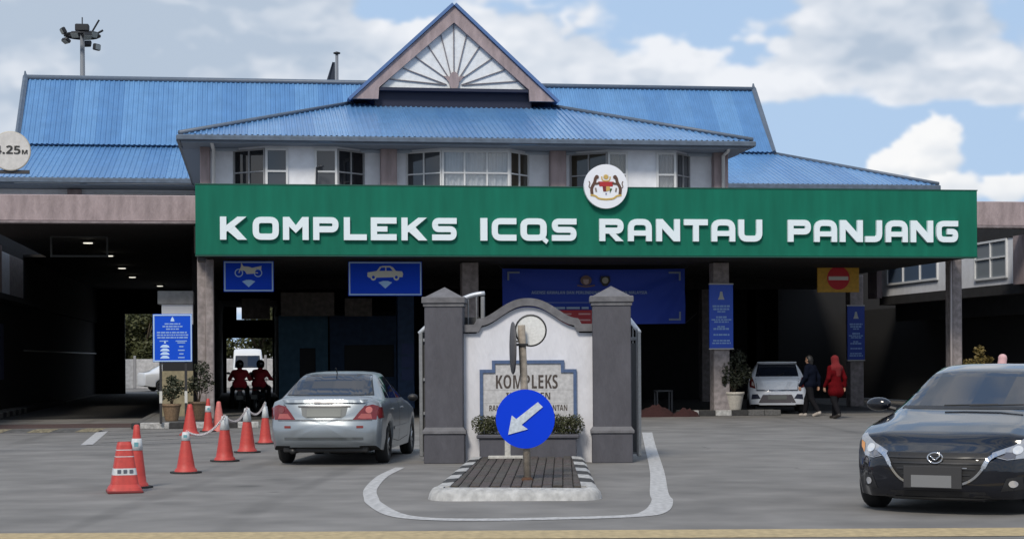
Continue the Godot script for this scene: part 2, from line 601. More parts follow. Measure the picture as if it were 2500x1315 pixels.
func ground_and_markings() -> void:
	var as_ := mat("asphalt", Color(0.25, 0.241, 0.229), 0.9)
	as_.albedo_texture = ntex(21, 0.008, 6, 0.80, 1.0, 1024)
	as_.uv1_triplanar = true
	as_.uv1_world_triplanar = true
	as_.uv1_scale = Vector3.ONE / 13.0
	as_.detail_enabled = true
	as_.detail_blend_mode = BaseMaterial3D.BLEND_MODE_MUL
	as_.detail_albedo = ntex(31, 0.06, 5, 0.76, 1.0, 512)
	as_.uv2_triplanar = true
	as_.uv2_world_triplanar = true
	as_.uv2_scale = Vector3.ONE / 1.9
	bumpy(as_, 0.35)
	var g := MB.new()
	g.quad(Vector3(-900, 0, 900), Vector3(900, 0, 900), Vector3(900, 0, -900), Vector3(-900, 0, -900))
	struct("ground", g, as_)
	var fm := as_.duplicate()
	fm.uv1_triplanar = false
	fm.uv1_world_triplanar = false
	fm.uv1_scale = Vector3.ONE
	fm.normal_enabled = false
	fm.albedo_texture = ImageTexture.create_from_image(worn_asphalt())
	var pm := PlaneMesh.new()
	pm.size = Vector2(50, 42)
	struct("forecourt", pm, fm).position = Vector3(5, 0.004, -29)
	sheet("hall_floor_shade", rect(-7.3, -88.0, 19.0, -50.0), 0.004, mat("hall_floor_shade", Color(0.045, 0.044, 0.043), 0.85, 0.3, 3.0))  # dark sheet over the asphalt, the shade under the canopy put into its colour
	var yel := mat("yellow_paint", Color(0.50, 0.39, 0.21), 0.8, 0.22, 0.9)
	var wp := mat("white_paint", Color(0.52, 0.52, 0.52), 0.8, 0.25, 0.7)
	var a := [-14.0, -18.25, 0.74]
	var e := [26.0, -12.2, 0.74]
	line("yellow_line", [a, e], 0.009, yel)
	line("white_line", smooth_pts([[2.12, -25.9, 0.14], [1.72, -24.0, 0.15], [1.41, -21.7, 0.16], [1.32, -20.2, 0.17], [1.31, -19.5, 0.18], [1.40, -18.2, 0.2], [1.62, -17.6, 0.23], [2.1, -17.33, 0.25], [2.8, -17.28, 0.25], [3.75, -17.4, 0.25], [4.12, -17.9, 0.26], [4.5, -19.2, 0.24], [4.72, -20.3, 0.22], [5.62, -24.3, 0.2], [7.05, -31.0, 0.2], [8.3, -36.8, 0.22]], 8), 0.009, wp)
	line("white_line", [[-3.17, -34.3, 0.22], [-3.42, -41.0, 0.24]], 0.009, wp)
	var worn := mat("worn_paint", Color(0.3, 0.3, 0.3), 0.85, 0.5, 0.8)
	line("hatching_line", [[-2.95, -35.2, 0.12], [0.3, -38.4, 0.12]], 0.009, worn)
	line("hatching_line", [[-3.05, -37.0, 0.12], [-0.3, -39.6, 0.12]], 0.009, worn)
	line("hatching_line", [[-3.15, -38.8, 0.12], [-1.5, -40.6, 0.12]], 0.009, worn)
	line("hatching_line", [[-3.17, -34.3, 0.1], [0.4, -34.9, 0.1]], 0.013, worn)
	# low speed hump with worn blocks, and the reddish strip behind it
	var hp := mat("hump_asphalt", Color(0.13, 0.128, 0.125), 0.9, 0.4, 1.5)
	var hm := MB.new(true)
	for k in 8:
		var z0 := -40.4 - k * 0.16
		var y0 := 0.07 * sin(PI * k / 8.0) + 0.002
		var y1 := 0.07 * sin(PI * (k + 1) / 8.0) + 0.002
		hm.quad(Vector3(-12, y0, z0), Vector3(-3.5, y0, z0), Vector3(-3.5, y1, z0 - 0.16), Vector3(-12, y1, z0 - 0.16))
	struct("speed_hump", hm, hp)
	var hb := mat("hump_paint", Color(0.36, 0.31, 0.2), 0.85, 0.55, 0.7)
	for k in 5:
		var b := MB.new(true)
		var x := -8.2 + k * 1.05
		for q in 4:
			var z0 := -40.45 - q * 0.16
			var y0 := 0.07 * sin(PI * (0.05 + q * 0.16) / 1.28) + 0.006
			var y1 := 0.07 * sin(PI * (0.05 + (q + 1) * 0.16) / 1.28) + 0.006
			b.quad(Vector3(x + q * 0.06, y0, z0), Vector3(x + 0.5 + q * 0.06, y0, z0), Vector3(x + 0.56 + q * 0.06, y1, z0 - 0.16), Vector3(x + 0.06 + q * 0.06, y1, z0 - 0.16))
		struct("hump_marking", b, hb)
	sheet("red_strip", rect(-7.3, -46.0, -2.9, -43.2), 0.008, mat("red_paving", Color(0.12, 0.075, 0.07), 0.9, 0.4, 1.0))

# ------------------------------------------------------------------ roofs
# Corrugated sheets on a slope: o + u along the eave + v up the slope, each sheet clipped to lo(u)..hi(u)
func roof(owner_: Node3D, called: String, o: Vector3, U: Vector3, V: Vector3, u0: float, u1: float, lo: Callable, hi: Callable, m: Material, w := 1.0, pitch := 0.2) -> MeshInstance3D:
	var N := U.cross(V).normalized()
	if N.y < 0.0: N = -N
	var deck := MB.new()
	var n := 8
	for i in n:
		var a := lerpf(u0, u1, float(i) / n)
		var b := lerpf(u0, u1, float(i + 1) / n)
		var q := [o + U * a + V * lo.call(a), o + U * b + V * lo.call(b), o + U * b + V * hi.call(b), o + U * a + V * hi.call(a)]
		for k in 4: q[k] -= N * 0.03
		deck.cquad(q[0], q[1], q[2], q[3], q[0] - N)
		for k in 4: q[k] -= N * 0.04
		deck.cquad(q[0], q[1], q[2], q[3], q[0] + N)
	var d := part(called, deck, m, owner_)
	var u := u0
	var i := 0
	var shades := [m, mats.get(str(m.resource_name) + "_b", m), mats.get(str(m.resource_name) + "_c", m)]
	while u < u1 - 0.01:
		var e := minf(u + w, u1)
		var b := MB.new()
		var cuts := [u]
		var hs := [0.0]
		var x := u
		while x < e - 0.001:
			for s in [[0.45, 0.0], [0.6, 0.032], [0.85, 0.032], [1.0, 0.0]]:
				var xx: float = minf(x + pitch * s[0], e)
				if xx > cuts[-1] + 0.001:
					cuts.append(xx); hs.append(s[1] if xx < e else 0.0)
			x += pitch
		for k in cuts.size() - 1:
			var ua: float = cuts[k]
			var ub: float = cuts[k + 1]
			var A = o + U * ua + V * lo.call(ua) + N * hs[k]
			var B = o + U * ub + V * lo.call(ub) + N * hs[k + 1]
			var C = o + U * ub + V * hi.call(ub) + N * hs[k + 1]
			var D = o + U * ua + V * hi.call(ua) + N * hs[k]
			b.cquad(A, B, C, D, (A + C) / 2.0 - N)
		part("roof_sheet", b, shades[(i * 7 + i / 3) % 3], d)
		u = e
		i += 1
	return d

func window_unit(owner_: Node3D, at: Transform3D, w: float, h: float, cols: int, transom: float, glass_m: Material, frame_m: Material, fr := 0.06) -> void:
	# opening centred on at's x, standing on y = 0, facing +z; frame with mullions, panes behind it
	var f := MB.new()
	f.box(Vector3(-w / 2 + fr / 2, h / 2, 0), Vector3(fr, h, 0.07))
	f.box(Vector3(w / 2 - fr / 2, h / 2, 0), Vector3(fr, h, 0.07))
	f.box(Vector3(0, fr / 2, 0.002), Vector3(w - fr * 2, fr, 0.07))
	f.box(Vector3(0, h - fr / 2, 0.002), Vector3(w - fr * 2, fr, 0.07))
	for k in range(1, cols):
		f.box(Vector3(-w / 2 + w * k / cols, h / 2, 0.004), Vector3(fr * 0.8, h - fr * 2, 0.06))
	if transom > 0.0:
		f.box(Vector3(0, transom, 0.008), Vector3(w - fr * 2, fr * 0.8, 0.05))
	var win := part("window", f, frame_m, owner_, at)
	for k in cols:
		for r in (2 if transom > 0.0 else 1):
			var y0 := 0.0 if r == 0 else transom
			var y1 := h if transom <= 0.0 or r == 1 else transom
			part("pane", MB.new().box(Vector3(-w / 2 + w * (k + 0.5) / cols, (y0 + y1) / 2, -0.01), Vector3(w / cols - 0.02, y1 - y0 - 0.02, 0.008)), glass_m, win)

func roof_mats() -> StandardMaterial3D:
	var m := mat("roof_blue", Color(0.115, 0.272, 0.53), 0.28, 0.15, 5.0)
	m.resource_name = "roof_blue"
	mat("roof_blue_b", Color(0.098, 0.245, 0.50), 0.30, 0.15, 5.0)
	mat("roof_blue_c", Color(0.128, 0.295, 0.56), 0.26, 0.15, 5.0)
	return m

func streaked(m: StandardMaterial3D) -> StandardMaterial3D:   # weathering that runs down the face
	m.uv1_scale = Vector3(0.42, 0.11, 0.42)
	return m

func pink() -> StandardMaterial3D:
	return streaked(bumpy(mat("pink_plaster", Color(0.40, 0.325, 0.335), 0.85, 0.22, 3.0), 0.2))

func rear_hall() -> void:
	var rb := roof_mats()
	var navy := mat("navy_trim", Color(0.005, 0.010, 0.035), 0.6)
	var gut := mat("gutter_grey", Color(0.11, 0.15, 0.21), 0.5, 0.2, 2.0)
	var whi := mat("white_wall", Color(0.78, 0.81, 0.87), 0.85, 0.08, 3.0)
	var b := thing("rear_hall", "long rear hall with two-tier blue ribbed metal roof behind the gabled block", "building", Vector3(6.3, 0, -72))
	var x0 := -9.25 - 6.3
	var x1 := 21.75 - 6.3
	var V := Vector3(0, 3.05, -3.0)
	var L := V.length()
	var up := roof(b, "upper_roof", Vector3(0, 10.25, 0), Vector3.RIGHT, V / L, x0, x1, func(_u): return 0.0, func(_u): return L, rb)
	roof(b, "rear_roof", Vector3(0, 10.25, -6.0), Vector3.RIGHT, Vector3(0, 3.05, 3.0) / L, x0, x1, func(_u): return 0.0, func(_u): return L, rb, 31.0, 1.0)
	var rc := MB.new(true)
	rc.tube([Vector3(x0 - 0.1, 13.36, -3), Vector3(x1 + 0.1, 13.36, -3)], 0.11, 8)
	part("ridge_cap", rc, gut, up)
	# barge boards along both slopes of each end
	for s in [x0 - 0.05, x1 + 0.05]:
		part("barge_board", MB.new().tube([Vector3(s, 10.25, 0), Vector3(s, 13.42, -3), Vector3(s, 10.25, -6)], 0.11, 4), gut, up)
		part("roof_horn", MB.new(true).tube([Vector3(s, 13.3, -3), Vector3(s - 0.02, 13.62, -3)], 0.1, 6, 0.03), gut, up)
	part("band", MB.new().box(Vector3((x0 + x1) / 2, 10.18, -3.2), Vector3(x1 - x0 - 0.3, 0.36, 6.0)), navy, b)
	part("gable_wall", MB.new().prism(poly([-2.9, 0, 2.9, 0, 0, 2.95]), -0.1, 0.1, Transform3D(Basis(Vector3(0, 0, 1), Vector3.UP, Vector3(-1, 0, 0)), Vector3(x0 + 0.3, 10.3, -3))).prism(poly([-2.9, 0, 2.9, 0, 0, 2.95]), -0.1, 0.1, Transform3D(Basis(Vector3(0, 0, 1), Vector3.UP, Vector3(-1, 0, 0)), Vector3(x1 - 0.3, 10.3, -3))), whi, b)
	# lower tier, hipped at both ends
	var W := Vector3(0, 1.93, -6.3)
	var LW := W.length()
	var e0 := -14.2 - 6.3
	var e1 := 26.65 - 6.3
	var hi := func(u: float) -> float:
		var a := (u - e0) / (x0 - e0)
		var c := (e1 - u) / (e1 - x1)
		return LW * clampf(minf(a, c), 0.0, 1.0)
	var low := roof(b, "lower_roof", Vector3(0, 8.3, 6.0), Vector3.RIGHT, W / LW, e0, e1, func(_u): return 0.0, hi, rb)
	for q in [[e1, x1], [e0, x0]]:
		var hip := MB.new()
		hip.cquad(Vector3(q[0], 8.27, 6), Vector3(q[0], 8.27, -14), Vector3(q[1], 10.2, -8), Vector3(q[1], 10.2, -0.3), Vector3(0, 5, -3))
		part("hip_slope", hip, rb, low)
	part("hip_cap", MB.new(true).tube([Vector3(e1, 8.36, 6), Vector3(x1, 10.25, -0.3)], 0.09, 6), gut, low)
	part("hip_cap", MB.new(true).tube([Vector3(e0, 8.36, 6), Vector3(x0, 10.25, -0.3)], 0.09, 6), gut, low)
	part("gutter", MB.new().box(Vector3((e0 + e1) / 2, 8.2, 6.08), Vector3(e1 - e0 + 0.1, 0.2, 0.16), 0.03).box(Vector3(e1 + 0.02, 8.2, 1.0), Vector3(0.16, 0.2, 9.8)), gut, low)
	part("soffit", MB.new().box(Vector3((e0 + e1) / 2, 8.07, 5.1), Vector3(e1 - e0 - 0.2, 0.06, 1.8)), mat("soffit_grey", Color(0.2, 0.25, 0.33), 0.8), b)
	var wl := part("wall", MB.new().box(Vector3(2.7, 6.7, 4.35), Vector3(e1 - e0 - 4.0, 2.65, 0.3)).box(Vector3(2.7, 6.7, -9.0), Vector3(e1 - e0 - 4.0, 2.65, 0.3)).box(Vector3(e0 + 2.2, 6.7, -2.3), Vector3(0.3, 2.6, 13.0)).box(Vector3(e1 - 2.2, 6.7, -2.3), Vector3(0.3, 2.6, 13.0)), whi, b)
	part("pilaster", MB.new().box(Vector3(-12.9, 6.7, 4.65), Vector3(0.5, 2.6, 0.3)), pink(), b)
	var dark := glass("window_dark", Color(0.012, 0.014, 0.018))
	var fr := mat("window_white", Color(0.62, 0.64, 0.66), 0.6)
	for k in 2:
		window_unit(b, Transform3D(Basis(), Vector3(-11.1 + k * 2.25, 6.6, 4.53)), 2.2, 1.3, 4, 0.0, dark, fr)
	part("downpipe", MB.new(true).tube([Vector3(e1 - 1.0, 8.1, 5.9), Vector3(e1 - 1.2, 7.9, 5.2), Vector3(e1 - 1.9, 7.4, 4.6), Vector3(e1 - 1.9, 5.5, 4.6)], 0.06, 8), fr, b)

func clear_pane() -> StandardMaterial3D:
	var m := glass("clear_pane", Color(0.5, 0.55, 0.6))
	m.transparency = BaseMaterial3D.TRANSPARENCY_ALPHA
	m.albedo_color.a = 0.12
	return m

# cloth hanging in folds behind a window
func curtain(owner_: Node3D, at: Vector3, w: float, m: Material) -> void:
	var b := MB.new(true)
	var n := int(w / 0.025)
	for i in n:
		var q := []
		for k in 2:
			var u := float(i + k) / n * w - w / 2
			q.append(Vector3(u, 0, 0.035 * sin(u * 34.0) + 0.02 * sin(u * 13.0 + 1.0)))
		b.quad(q[0], q[1], q[1] + Vector3(0, 1.48, 0), q[0] + Vector3(0, 1.48, 0))
	part("curtain", b, m, owner_, Transform3D(Basis(), at))

func front_block() -> void:
	var rb := roof_mats()
	var gut := mat("gutter_grey", Color(0.1, 0.14, 0.2), 0.5)
	var whi := mat("white_wall", Color(0.7, 0.73, 0.8), 0.85)
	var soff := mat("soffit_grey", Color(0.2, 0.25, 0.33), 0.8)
	var fr := mat("window_white", Color(0.62, 0.64, 0.66), 0.6)
	var dark := glass("window_dark", Color(0.012, 0.014, 0.018))
	var mid := glass("window_tint", Color(0.05, 0.056, 0.065))
	var brown := glass("window_brown", Color(0.045, 0.04, 0.03))
	var cur := mat("curtain_pale", Color(0.42, 0.46, 0.5), 0.5)
	var b := thing("front_block", "upper storey block with hipped blue roof and tall pink-edged gable above the green sign", "building", Vector3(6.55, 0, -54))
	var ex := 8.69
	# hip roof
	var V := Vector3(0, 1.74, -5.4)
	var LV := V.length()
	var hi := func(u: float) -> float: return LV * clampf(minf((u + ex) / 5.3, (ex - u) / 5.3), 0.0, 1.0)
	var r := roof(b, "hip_roof", Vector3(0, 8.24, 1.4), Vector3.RIGHT, V / LV, -ex, ex, func(_u): return 0.0, hi, rb, 1.0, 0.165)
	var side := MB.new()
	for s in [-1.0, 1.0]:
		side.cquad(Vector3(s * ex, 8.21, 1.4), Vector3(s * ex, 8.21, -12), Vector3(s * 3.39, 9.95, -12), Vector3(s * 3.39, 9.95, -4.0), Vector3(0, 7, -5))
	side.quad(Vector3(-3.39, 9.95, -4), Vector3(3.39, 9.95, -4), Vector3(3.39, 9.95, -12), Vector3(-3.39, 9.95, -12))
	part("side_slope", side, rb, r)
	for s in [-1.0, 1.0]:
		part("hip_cap", MB.new(true).tube([Vector3(s * ex, 8.3, 1.4), Vector3(s * 3.35, 10.03, -4)], 0.075, 6), gut, r)
	part("gutter", MB.new().box(Vector3(0, 8.15, 1.47), Vector3(ex * 2 + 0.16, 0.17, 0.15), 0.03).box(Vector3(-ex - 0.03, 8.15, -5.3), Vector3(0.14, 0.17, 13.3), 0.03).box(Vector3(ex + 0.03, 8.15, -5.3), Vector3(0.14, 0.17, 13.3), 0.03), gut, r)
	var hs := 15
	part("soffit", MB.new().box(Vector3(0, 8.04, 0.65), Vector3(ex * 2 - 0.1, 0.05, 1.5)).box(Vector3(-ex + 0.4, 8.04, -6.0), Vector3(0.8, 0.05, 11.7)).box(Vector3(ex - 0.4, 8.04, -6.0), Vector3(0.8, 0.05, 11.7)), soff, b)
	part("cornice", MB.new().box(Vector3(0, 7.97, 0.06), Vector3(16.2, 0.1, 0.12), 0.02), mat("cornice_blue_grey", Color(0.36, 0.42, 0.5), 0.8), b)
	# walls: back, sides, and the front between three splayed bays
	var wl := MB.new()
	wl.box(Vector3(0, 6.75, -12.0), Vector3(15.8, 2.5, 0.2))
	wl.box(Vector3(-7.95, 6.75, -6.0), Vector3(0.2, 2.5, 11.8)).box(Vector3(7.95, 6.75, -6.0), Vector3(0.2, 2.5, 11.8))
	wl.box(Vector3(0, 5.9, -6), Vector3(15.6, 0.1, 11.6))
	var bays := [[-7.13, -6.19, -4.04, -3.19], [-1.88, -0.87, 1.21, 1.91], [3.23, 4.27, 6.43, 7.04]]
	var edges := [-8.0, -7.13, -3.19, -1.88, 1.91, 3.23, 7.04, 8.05]
	for k in 4:
		var a: float = edges[k * 2]
		var c: float = edges[k * 2 + 1]
		wl.box(Vector3((a + c) / 2, 6.75, -0.1), Vector3(c - a, 2.5, 0.2))
	part("wall", wl, whi, b)
	for p in [[-7.98, 0.3], [-2.45, 0.5], [2.8, 0.5], [7.98, 0.46]]:
		part("pilaster", MB.new().box(Vector3(p[0], 6.85, 0.18), Vector3(p[1], 2.36, 0.34), 0.02), pink(), b)
	var glz := [dark, mid, cur, dark, brown, mid]
	for i in 3:
		var q: Array = bays[i]
		var pr := 0.75
		var bay := MB.new()
		# head above and apron below the glass follow the splay
		for yy in [[5.9, 6.45], [7.95, 8.02]]:
			bay.prism(poly([q[0], 0, q[1], -pr, q[2], -pr, q[3], 0]), yy[0], yy[1], Transform3D(Basis(Vector3.RIGHT, Vector3(0, 0, -1), Vector3.UP), Vector3.ZERO))
		if i != 1:
			var wx := 0.78 if i == 0 else 0.9
			bay.box(Vector3((q[1] + q[2]) / 2, 7.2, pr - 0.08), Vector3(wx, 1.5, 0.14))
		var bp := part("bay", bay, whi, b)
		# sheer blinds and rooms behind the glass
		part("room", MB.new().box(Vector3((q[1] + q[2]) / 2, 7.2, -0.25), Vector3(q[3] - q[0] - 0.1, 1.5, 0.1)), mat("room_dark", Color(0.03, 0.032, 0.036), 0.9), b)
		for s in [0, 1]:
			var A := Vector3(q[0] if s == 0 else q[2], 6.45, 0.0 if s == 0 else pr)
			var B := Vector3(q[1] if s == 0 else q[3], 6.45, pr if s == 0 else 0.0)
			var d := (B - A)
			var t := Transform3D(Basis(d.normalized(), Vector3.UP, d.normalized().cross(Vector3.UP)), (A + B) / 2)
			var gm: Material = [[dark, dark], [mid, brown], [brown, mid]][i][s]
			window_unit(b, t, d.length(), 1.5, 2, 0.81, gm, fr if i == 1 else mat("window_grey", Color(0.3, 0.31, 0.33), 0.6), 0.05)
		var fw: float = q[2] - q[1]
		if i == 1:
			window_unit(b, Transform3D(Basis(), Vector3((q[1] + q[2]) / 2, 6.45, pr)), fw, 1.5, 3, 0.81, clear_pane(), fr, 0.06)
			curtain(b, Vector3((q[1] + q[2]) / 2, 6.45, pr - 0.14), fw - 0.1, mat("curtain_pale", Color(0.62, 0.66, 0.7), 0.9))
		else:
			var wx := 0.78 if i == 0 else 0.9
			var ww := (fw - wx) / 2
			for s in [-1.0, 1.0]:
				window_unit(b, Transform3D(Basis(), Vector3((q[1] + q[2]) / 2 + s * (wx + ww) / 2, 6.45, pr)), ww, 1.5, 1, 0.81, mid if i == 0 else clear_pane(), fr, 0.07)
				if i == 2:
					curtain(b, Vector3((q[1] + q[2]) / 2 + s * (wx + ww) / 2, 6.45, pr - 0.16), ww - 0.04, mat("curtain_tan", Color(0.2, 0.18, 0.12), 0.9) if s < 0 else mat("curtain_grey", Color(0.22, 0.23, 0.25), 0.9))
	for s in [[-7.72, -7.6], [8.02, 7.95]]:
		part("downpipe", MB.new(true).tube([Vector3(s[0] - 0.05, 8.1, 1.35), Vector3(s[0] - 0.02, 7.97, 1.1), Vector3(s[0], 7.9, 0.45), Vector3(s[0], 5.8, 0.45)], 0.055, 8), fr, b)
	part("lamp_arm", MB.new(true).tube([Vector3(-4.55, 6.1, 0.85), Vector3(-4.67, 6.9, 0.9), Vector3(-4.66, 7.35, 1.0), Vector3(-4.55, 7.4, 1.1)], 0.035, 6).ball(Vector3(-4.53, 7.38, 1.12), Vector3(0.08, 0.05, 0.08), 8, 6), mat("dark_metal", Color(0.03, 0.035, 0.045), 0.5), b)
	# gable: a roof ridge running back to the rear hall
	var gz := -3.5
	var ap := 13.18
	var hw := 3.42
	var by := 10.02
	var gr := MB.new()
	var sl := Vector2(hw, by - ap).normalized()
	for s in [-1.0, 1.0]:
		var n := Vector3(s * -sl.y, sl.x, 0) * 0.1
		var A := Vector3(0, ap, gz + 0.25)
		var B := Vector3(s * hw, by, gz + 0.25)
		var C := Vector3(s * hw, by, -20)
		var D := Vector3(0, ap, -20)
		var o := (A + C) / 2 - n * 5.0
		gr.cquad(A + n, B + n, C + n, D + n, o)
		gr.cquad(A + n, B + n, B, A, Vector3(0, 11, -10))
		gr.cquad(B + n, C + n, C, B, Vector3(0, 11, -10))
		gr.cquad(A, B, C, D, o + n * 20)
	var gp := part("gable_roof", gr, mat("gable_edge_blue", Color(0.075, 0.15, 0.33), 0.5), b)
	# pink barge boards with square-cut feet
	var bo := MB.new()
	for s in [-1.0, 1.0]:
		var t := Transform3D(Basis(Vector3(s, 0, 0), Vector3.UP, Vector3(0, 0, 1)), Vector3(0, 0, gz))
		var pl := PackedVector2Array([Vector2(0, ap - 0.02), Vector2(hw - 0.08, by + 0.06), Vector2(hw - 0.92, by + 0.06), Vector2(hw - 0.95, by + 0.44), Vector2(0, ap - 0.56)])
		if s < 0: 
			for k in pl.size(): pl[k].x = -pl[k].x
			t.basis = Basis()
		bo.prism(pl, 0.0, 0.16, t)
	part("barge_board", bo, pink(), b)
	var panel := mat("gable_white", Color(0.76, 0.8, 0.84), 0.7, 0.08, 1.5)
	part("gable_panel", MB.new().prism(poly([-2.5, 10.4, 2.5, 10.4, 0, 12.75]), -0.12, -0.02, Transform3D(Basis(), Vector3(0, 0, gz))), panel, b)
	part("gable_recess", MB.new().box(Vector3(0, 10.12, gz - 0.3), Vector3(5.2, 0.6, 0.3)).box(Vector3(0, 10.42, gz - 0.0), Vector3(4.9, 0.1, 0.26)), mat("navy_trim", Color(0.005, 0.010, 0.035), 0.6), b)
	var sp := mat("spoke_grey", Color(0.16, 0.15, 0.17), 0.7)
	for k in 11:
		var s := (k - 5) / 5.0
		var e := Vector2(0, 12.6)
		if k != 5:
			var f := absf(s) * 0.86
			e = Vector2(signf(s) * 2.45 * f, 12.6 - 2.15 * f)
		var c := Vector2(s * 0.3, 10.6 if absf(s) > 0.7 else 10.75)
		part("fan_rib", MB.new().ribbon(PackedVector2Array([c, e]), 0.03, false, -0.02, 0.03, Transform3D(Basis(), Vector3(0, 0, gz))), sp, b)
	var hub := MB.new()
	hub.prism(disc(Vector2(0, 10.72), 0.17, 20, 0.3), -0.01, 0.09, Transform3D(Basis(), Vector3(0, 0, gz)))
	hub.prism(poly([-0.02, 10.5, -0.34, 10.88, -0.16, 10.86]), -0.01, 0.06, Transform3D(Basis(), Vector3(0, 0, gz)))
	hub.prism(poly([0.02, 10.5, 0.34, 10.88, 0.16, 10.86]), -0.01, 0.06, Transform3D(Basis(), Vector3(0, 0, gz)))
	part("fan_hub", hub, pink(), b)

func column(owner_: Node3D, x: float, z: float, h: float, w := 0.45, d := 0.45) -> void:
	part("column", MB.new().box(Vector3(x, h / 2, z), Vector3(w, h, d), 0.02), bumpy(mat("column_plaster", Color(0.36, 0.32, 0.32), 0.85, 0.3, 1.5), 0.2), owner_)

func canopy() -> void:
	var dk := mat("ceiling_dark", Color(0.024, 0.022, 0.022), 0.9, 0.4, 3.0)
	var b := thing("canopy", "flat checkpoint canopy with pink concrete fascia, dark ceiling and square columns", "canopy")
	part("fascia", MB.new().box(Vector3(-7.0, 5.465, -45.65), Vector3(11.6, 0.665, 0.3), 0.02).box(Vector3(21.4, 5.465, -45.65), Vector3(5.0, 0.665, 0.3), 0.02).box(Vector3(8.85, 5.4, -45.7), Vector3(20.1, 0.6, 0.2)), pink(), b)
	for q in [[-7.0, 11.6], [21.4, 5.0]]:
		part("fascia_lip", MB.new().box(Vector3(q[0], 5.10, -45.62), Vector3(q[1], 0.06, 0.36), 0.01), mat("lip_grey", Color(0.28, 0.24, 0.25), 0.85, 0.3, 2.0), b)
	# roof slab and the two ceilings: high over the left lane and right edge, low behind the sign
	part("roof_slab", MB.new().box(Vector3(6.2, 5.5, -55.9), Vector3(26.0, 0.3, 20.2)), mat("slab_grey", Color(0.22, 0.22, 0.22), 0.9, 0.3, 3.0), b)
	part("left_ceiling", MB.new().box(Vector3(-4.1, 5.1, -67), Vector3(5.4, 0.08, 42.4)).box(Vector3(-7.6, 5.1, -74), Vector3(1.6, 0.08, 28.0)), dk, b)  # stops short of the left wall: slot added so skylight reaches the pale panel
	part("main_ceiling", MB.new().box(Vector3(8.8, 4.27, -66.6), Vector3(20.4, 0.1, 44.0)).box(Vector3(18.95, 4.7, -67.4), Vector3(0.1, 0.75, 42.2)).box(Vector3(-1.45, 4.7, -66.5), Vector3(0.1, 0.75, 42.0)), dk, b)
	part("right_ceiling", MB.new().box(Vector3(21.5, 5.14, -46.1), Vector3(4.6, 0.06, 0.6)).box(Vector3(20.1, 5.2, -61.2), Vector3(2.1, 0.08, 10.4)), dk, b)  # rear strip added to block sun and sky light from the dark walls
	column(b, -1.33, -46.2, 5.0, 0.22, 0.5)
	column(b, -1.12, -46.0, 4.2, 0.2, 0.4)
	column(b, -12.4, -45.9, 5.1)
	column(b, 5.76, -47.2, 4.2)
	column(b, 12.68, -47.1, 4.2)
	column(b, 19.22, -54.7, 4.22)
	column(b, 19.12, -46.3, 4.3, 0.28, 0.5)
	column(b, 16.2, -62.0, 4.2)
	part("pipe", MB.new(true).tube([Vector3(18.93, 0, -46.02), Vector3(18.93, 4.3, -46.02)], 0.035, 8), mat("pipe_grey", Color(0.4, 0.36, 0.36), 0.5), b)
	part("pipe", MB.new(true).tube([Vector3(-1.2, 0, -45.9), Vector3(-1.2, 5.0, -45.9)], 0.03, 8), mat("pipe_grey", Color(0.4, 0.36, 0.36), 0.5), b)
	for z in [-57.2, -68.0]:
		part("beam", MB.new().box(Vector3(8.85, 4.05, z), Vector3(20.4, 0.34, 0.4)), dk, b)

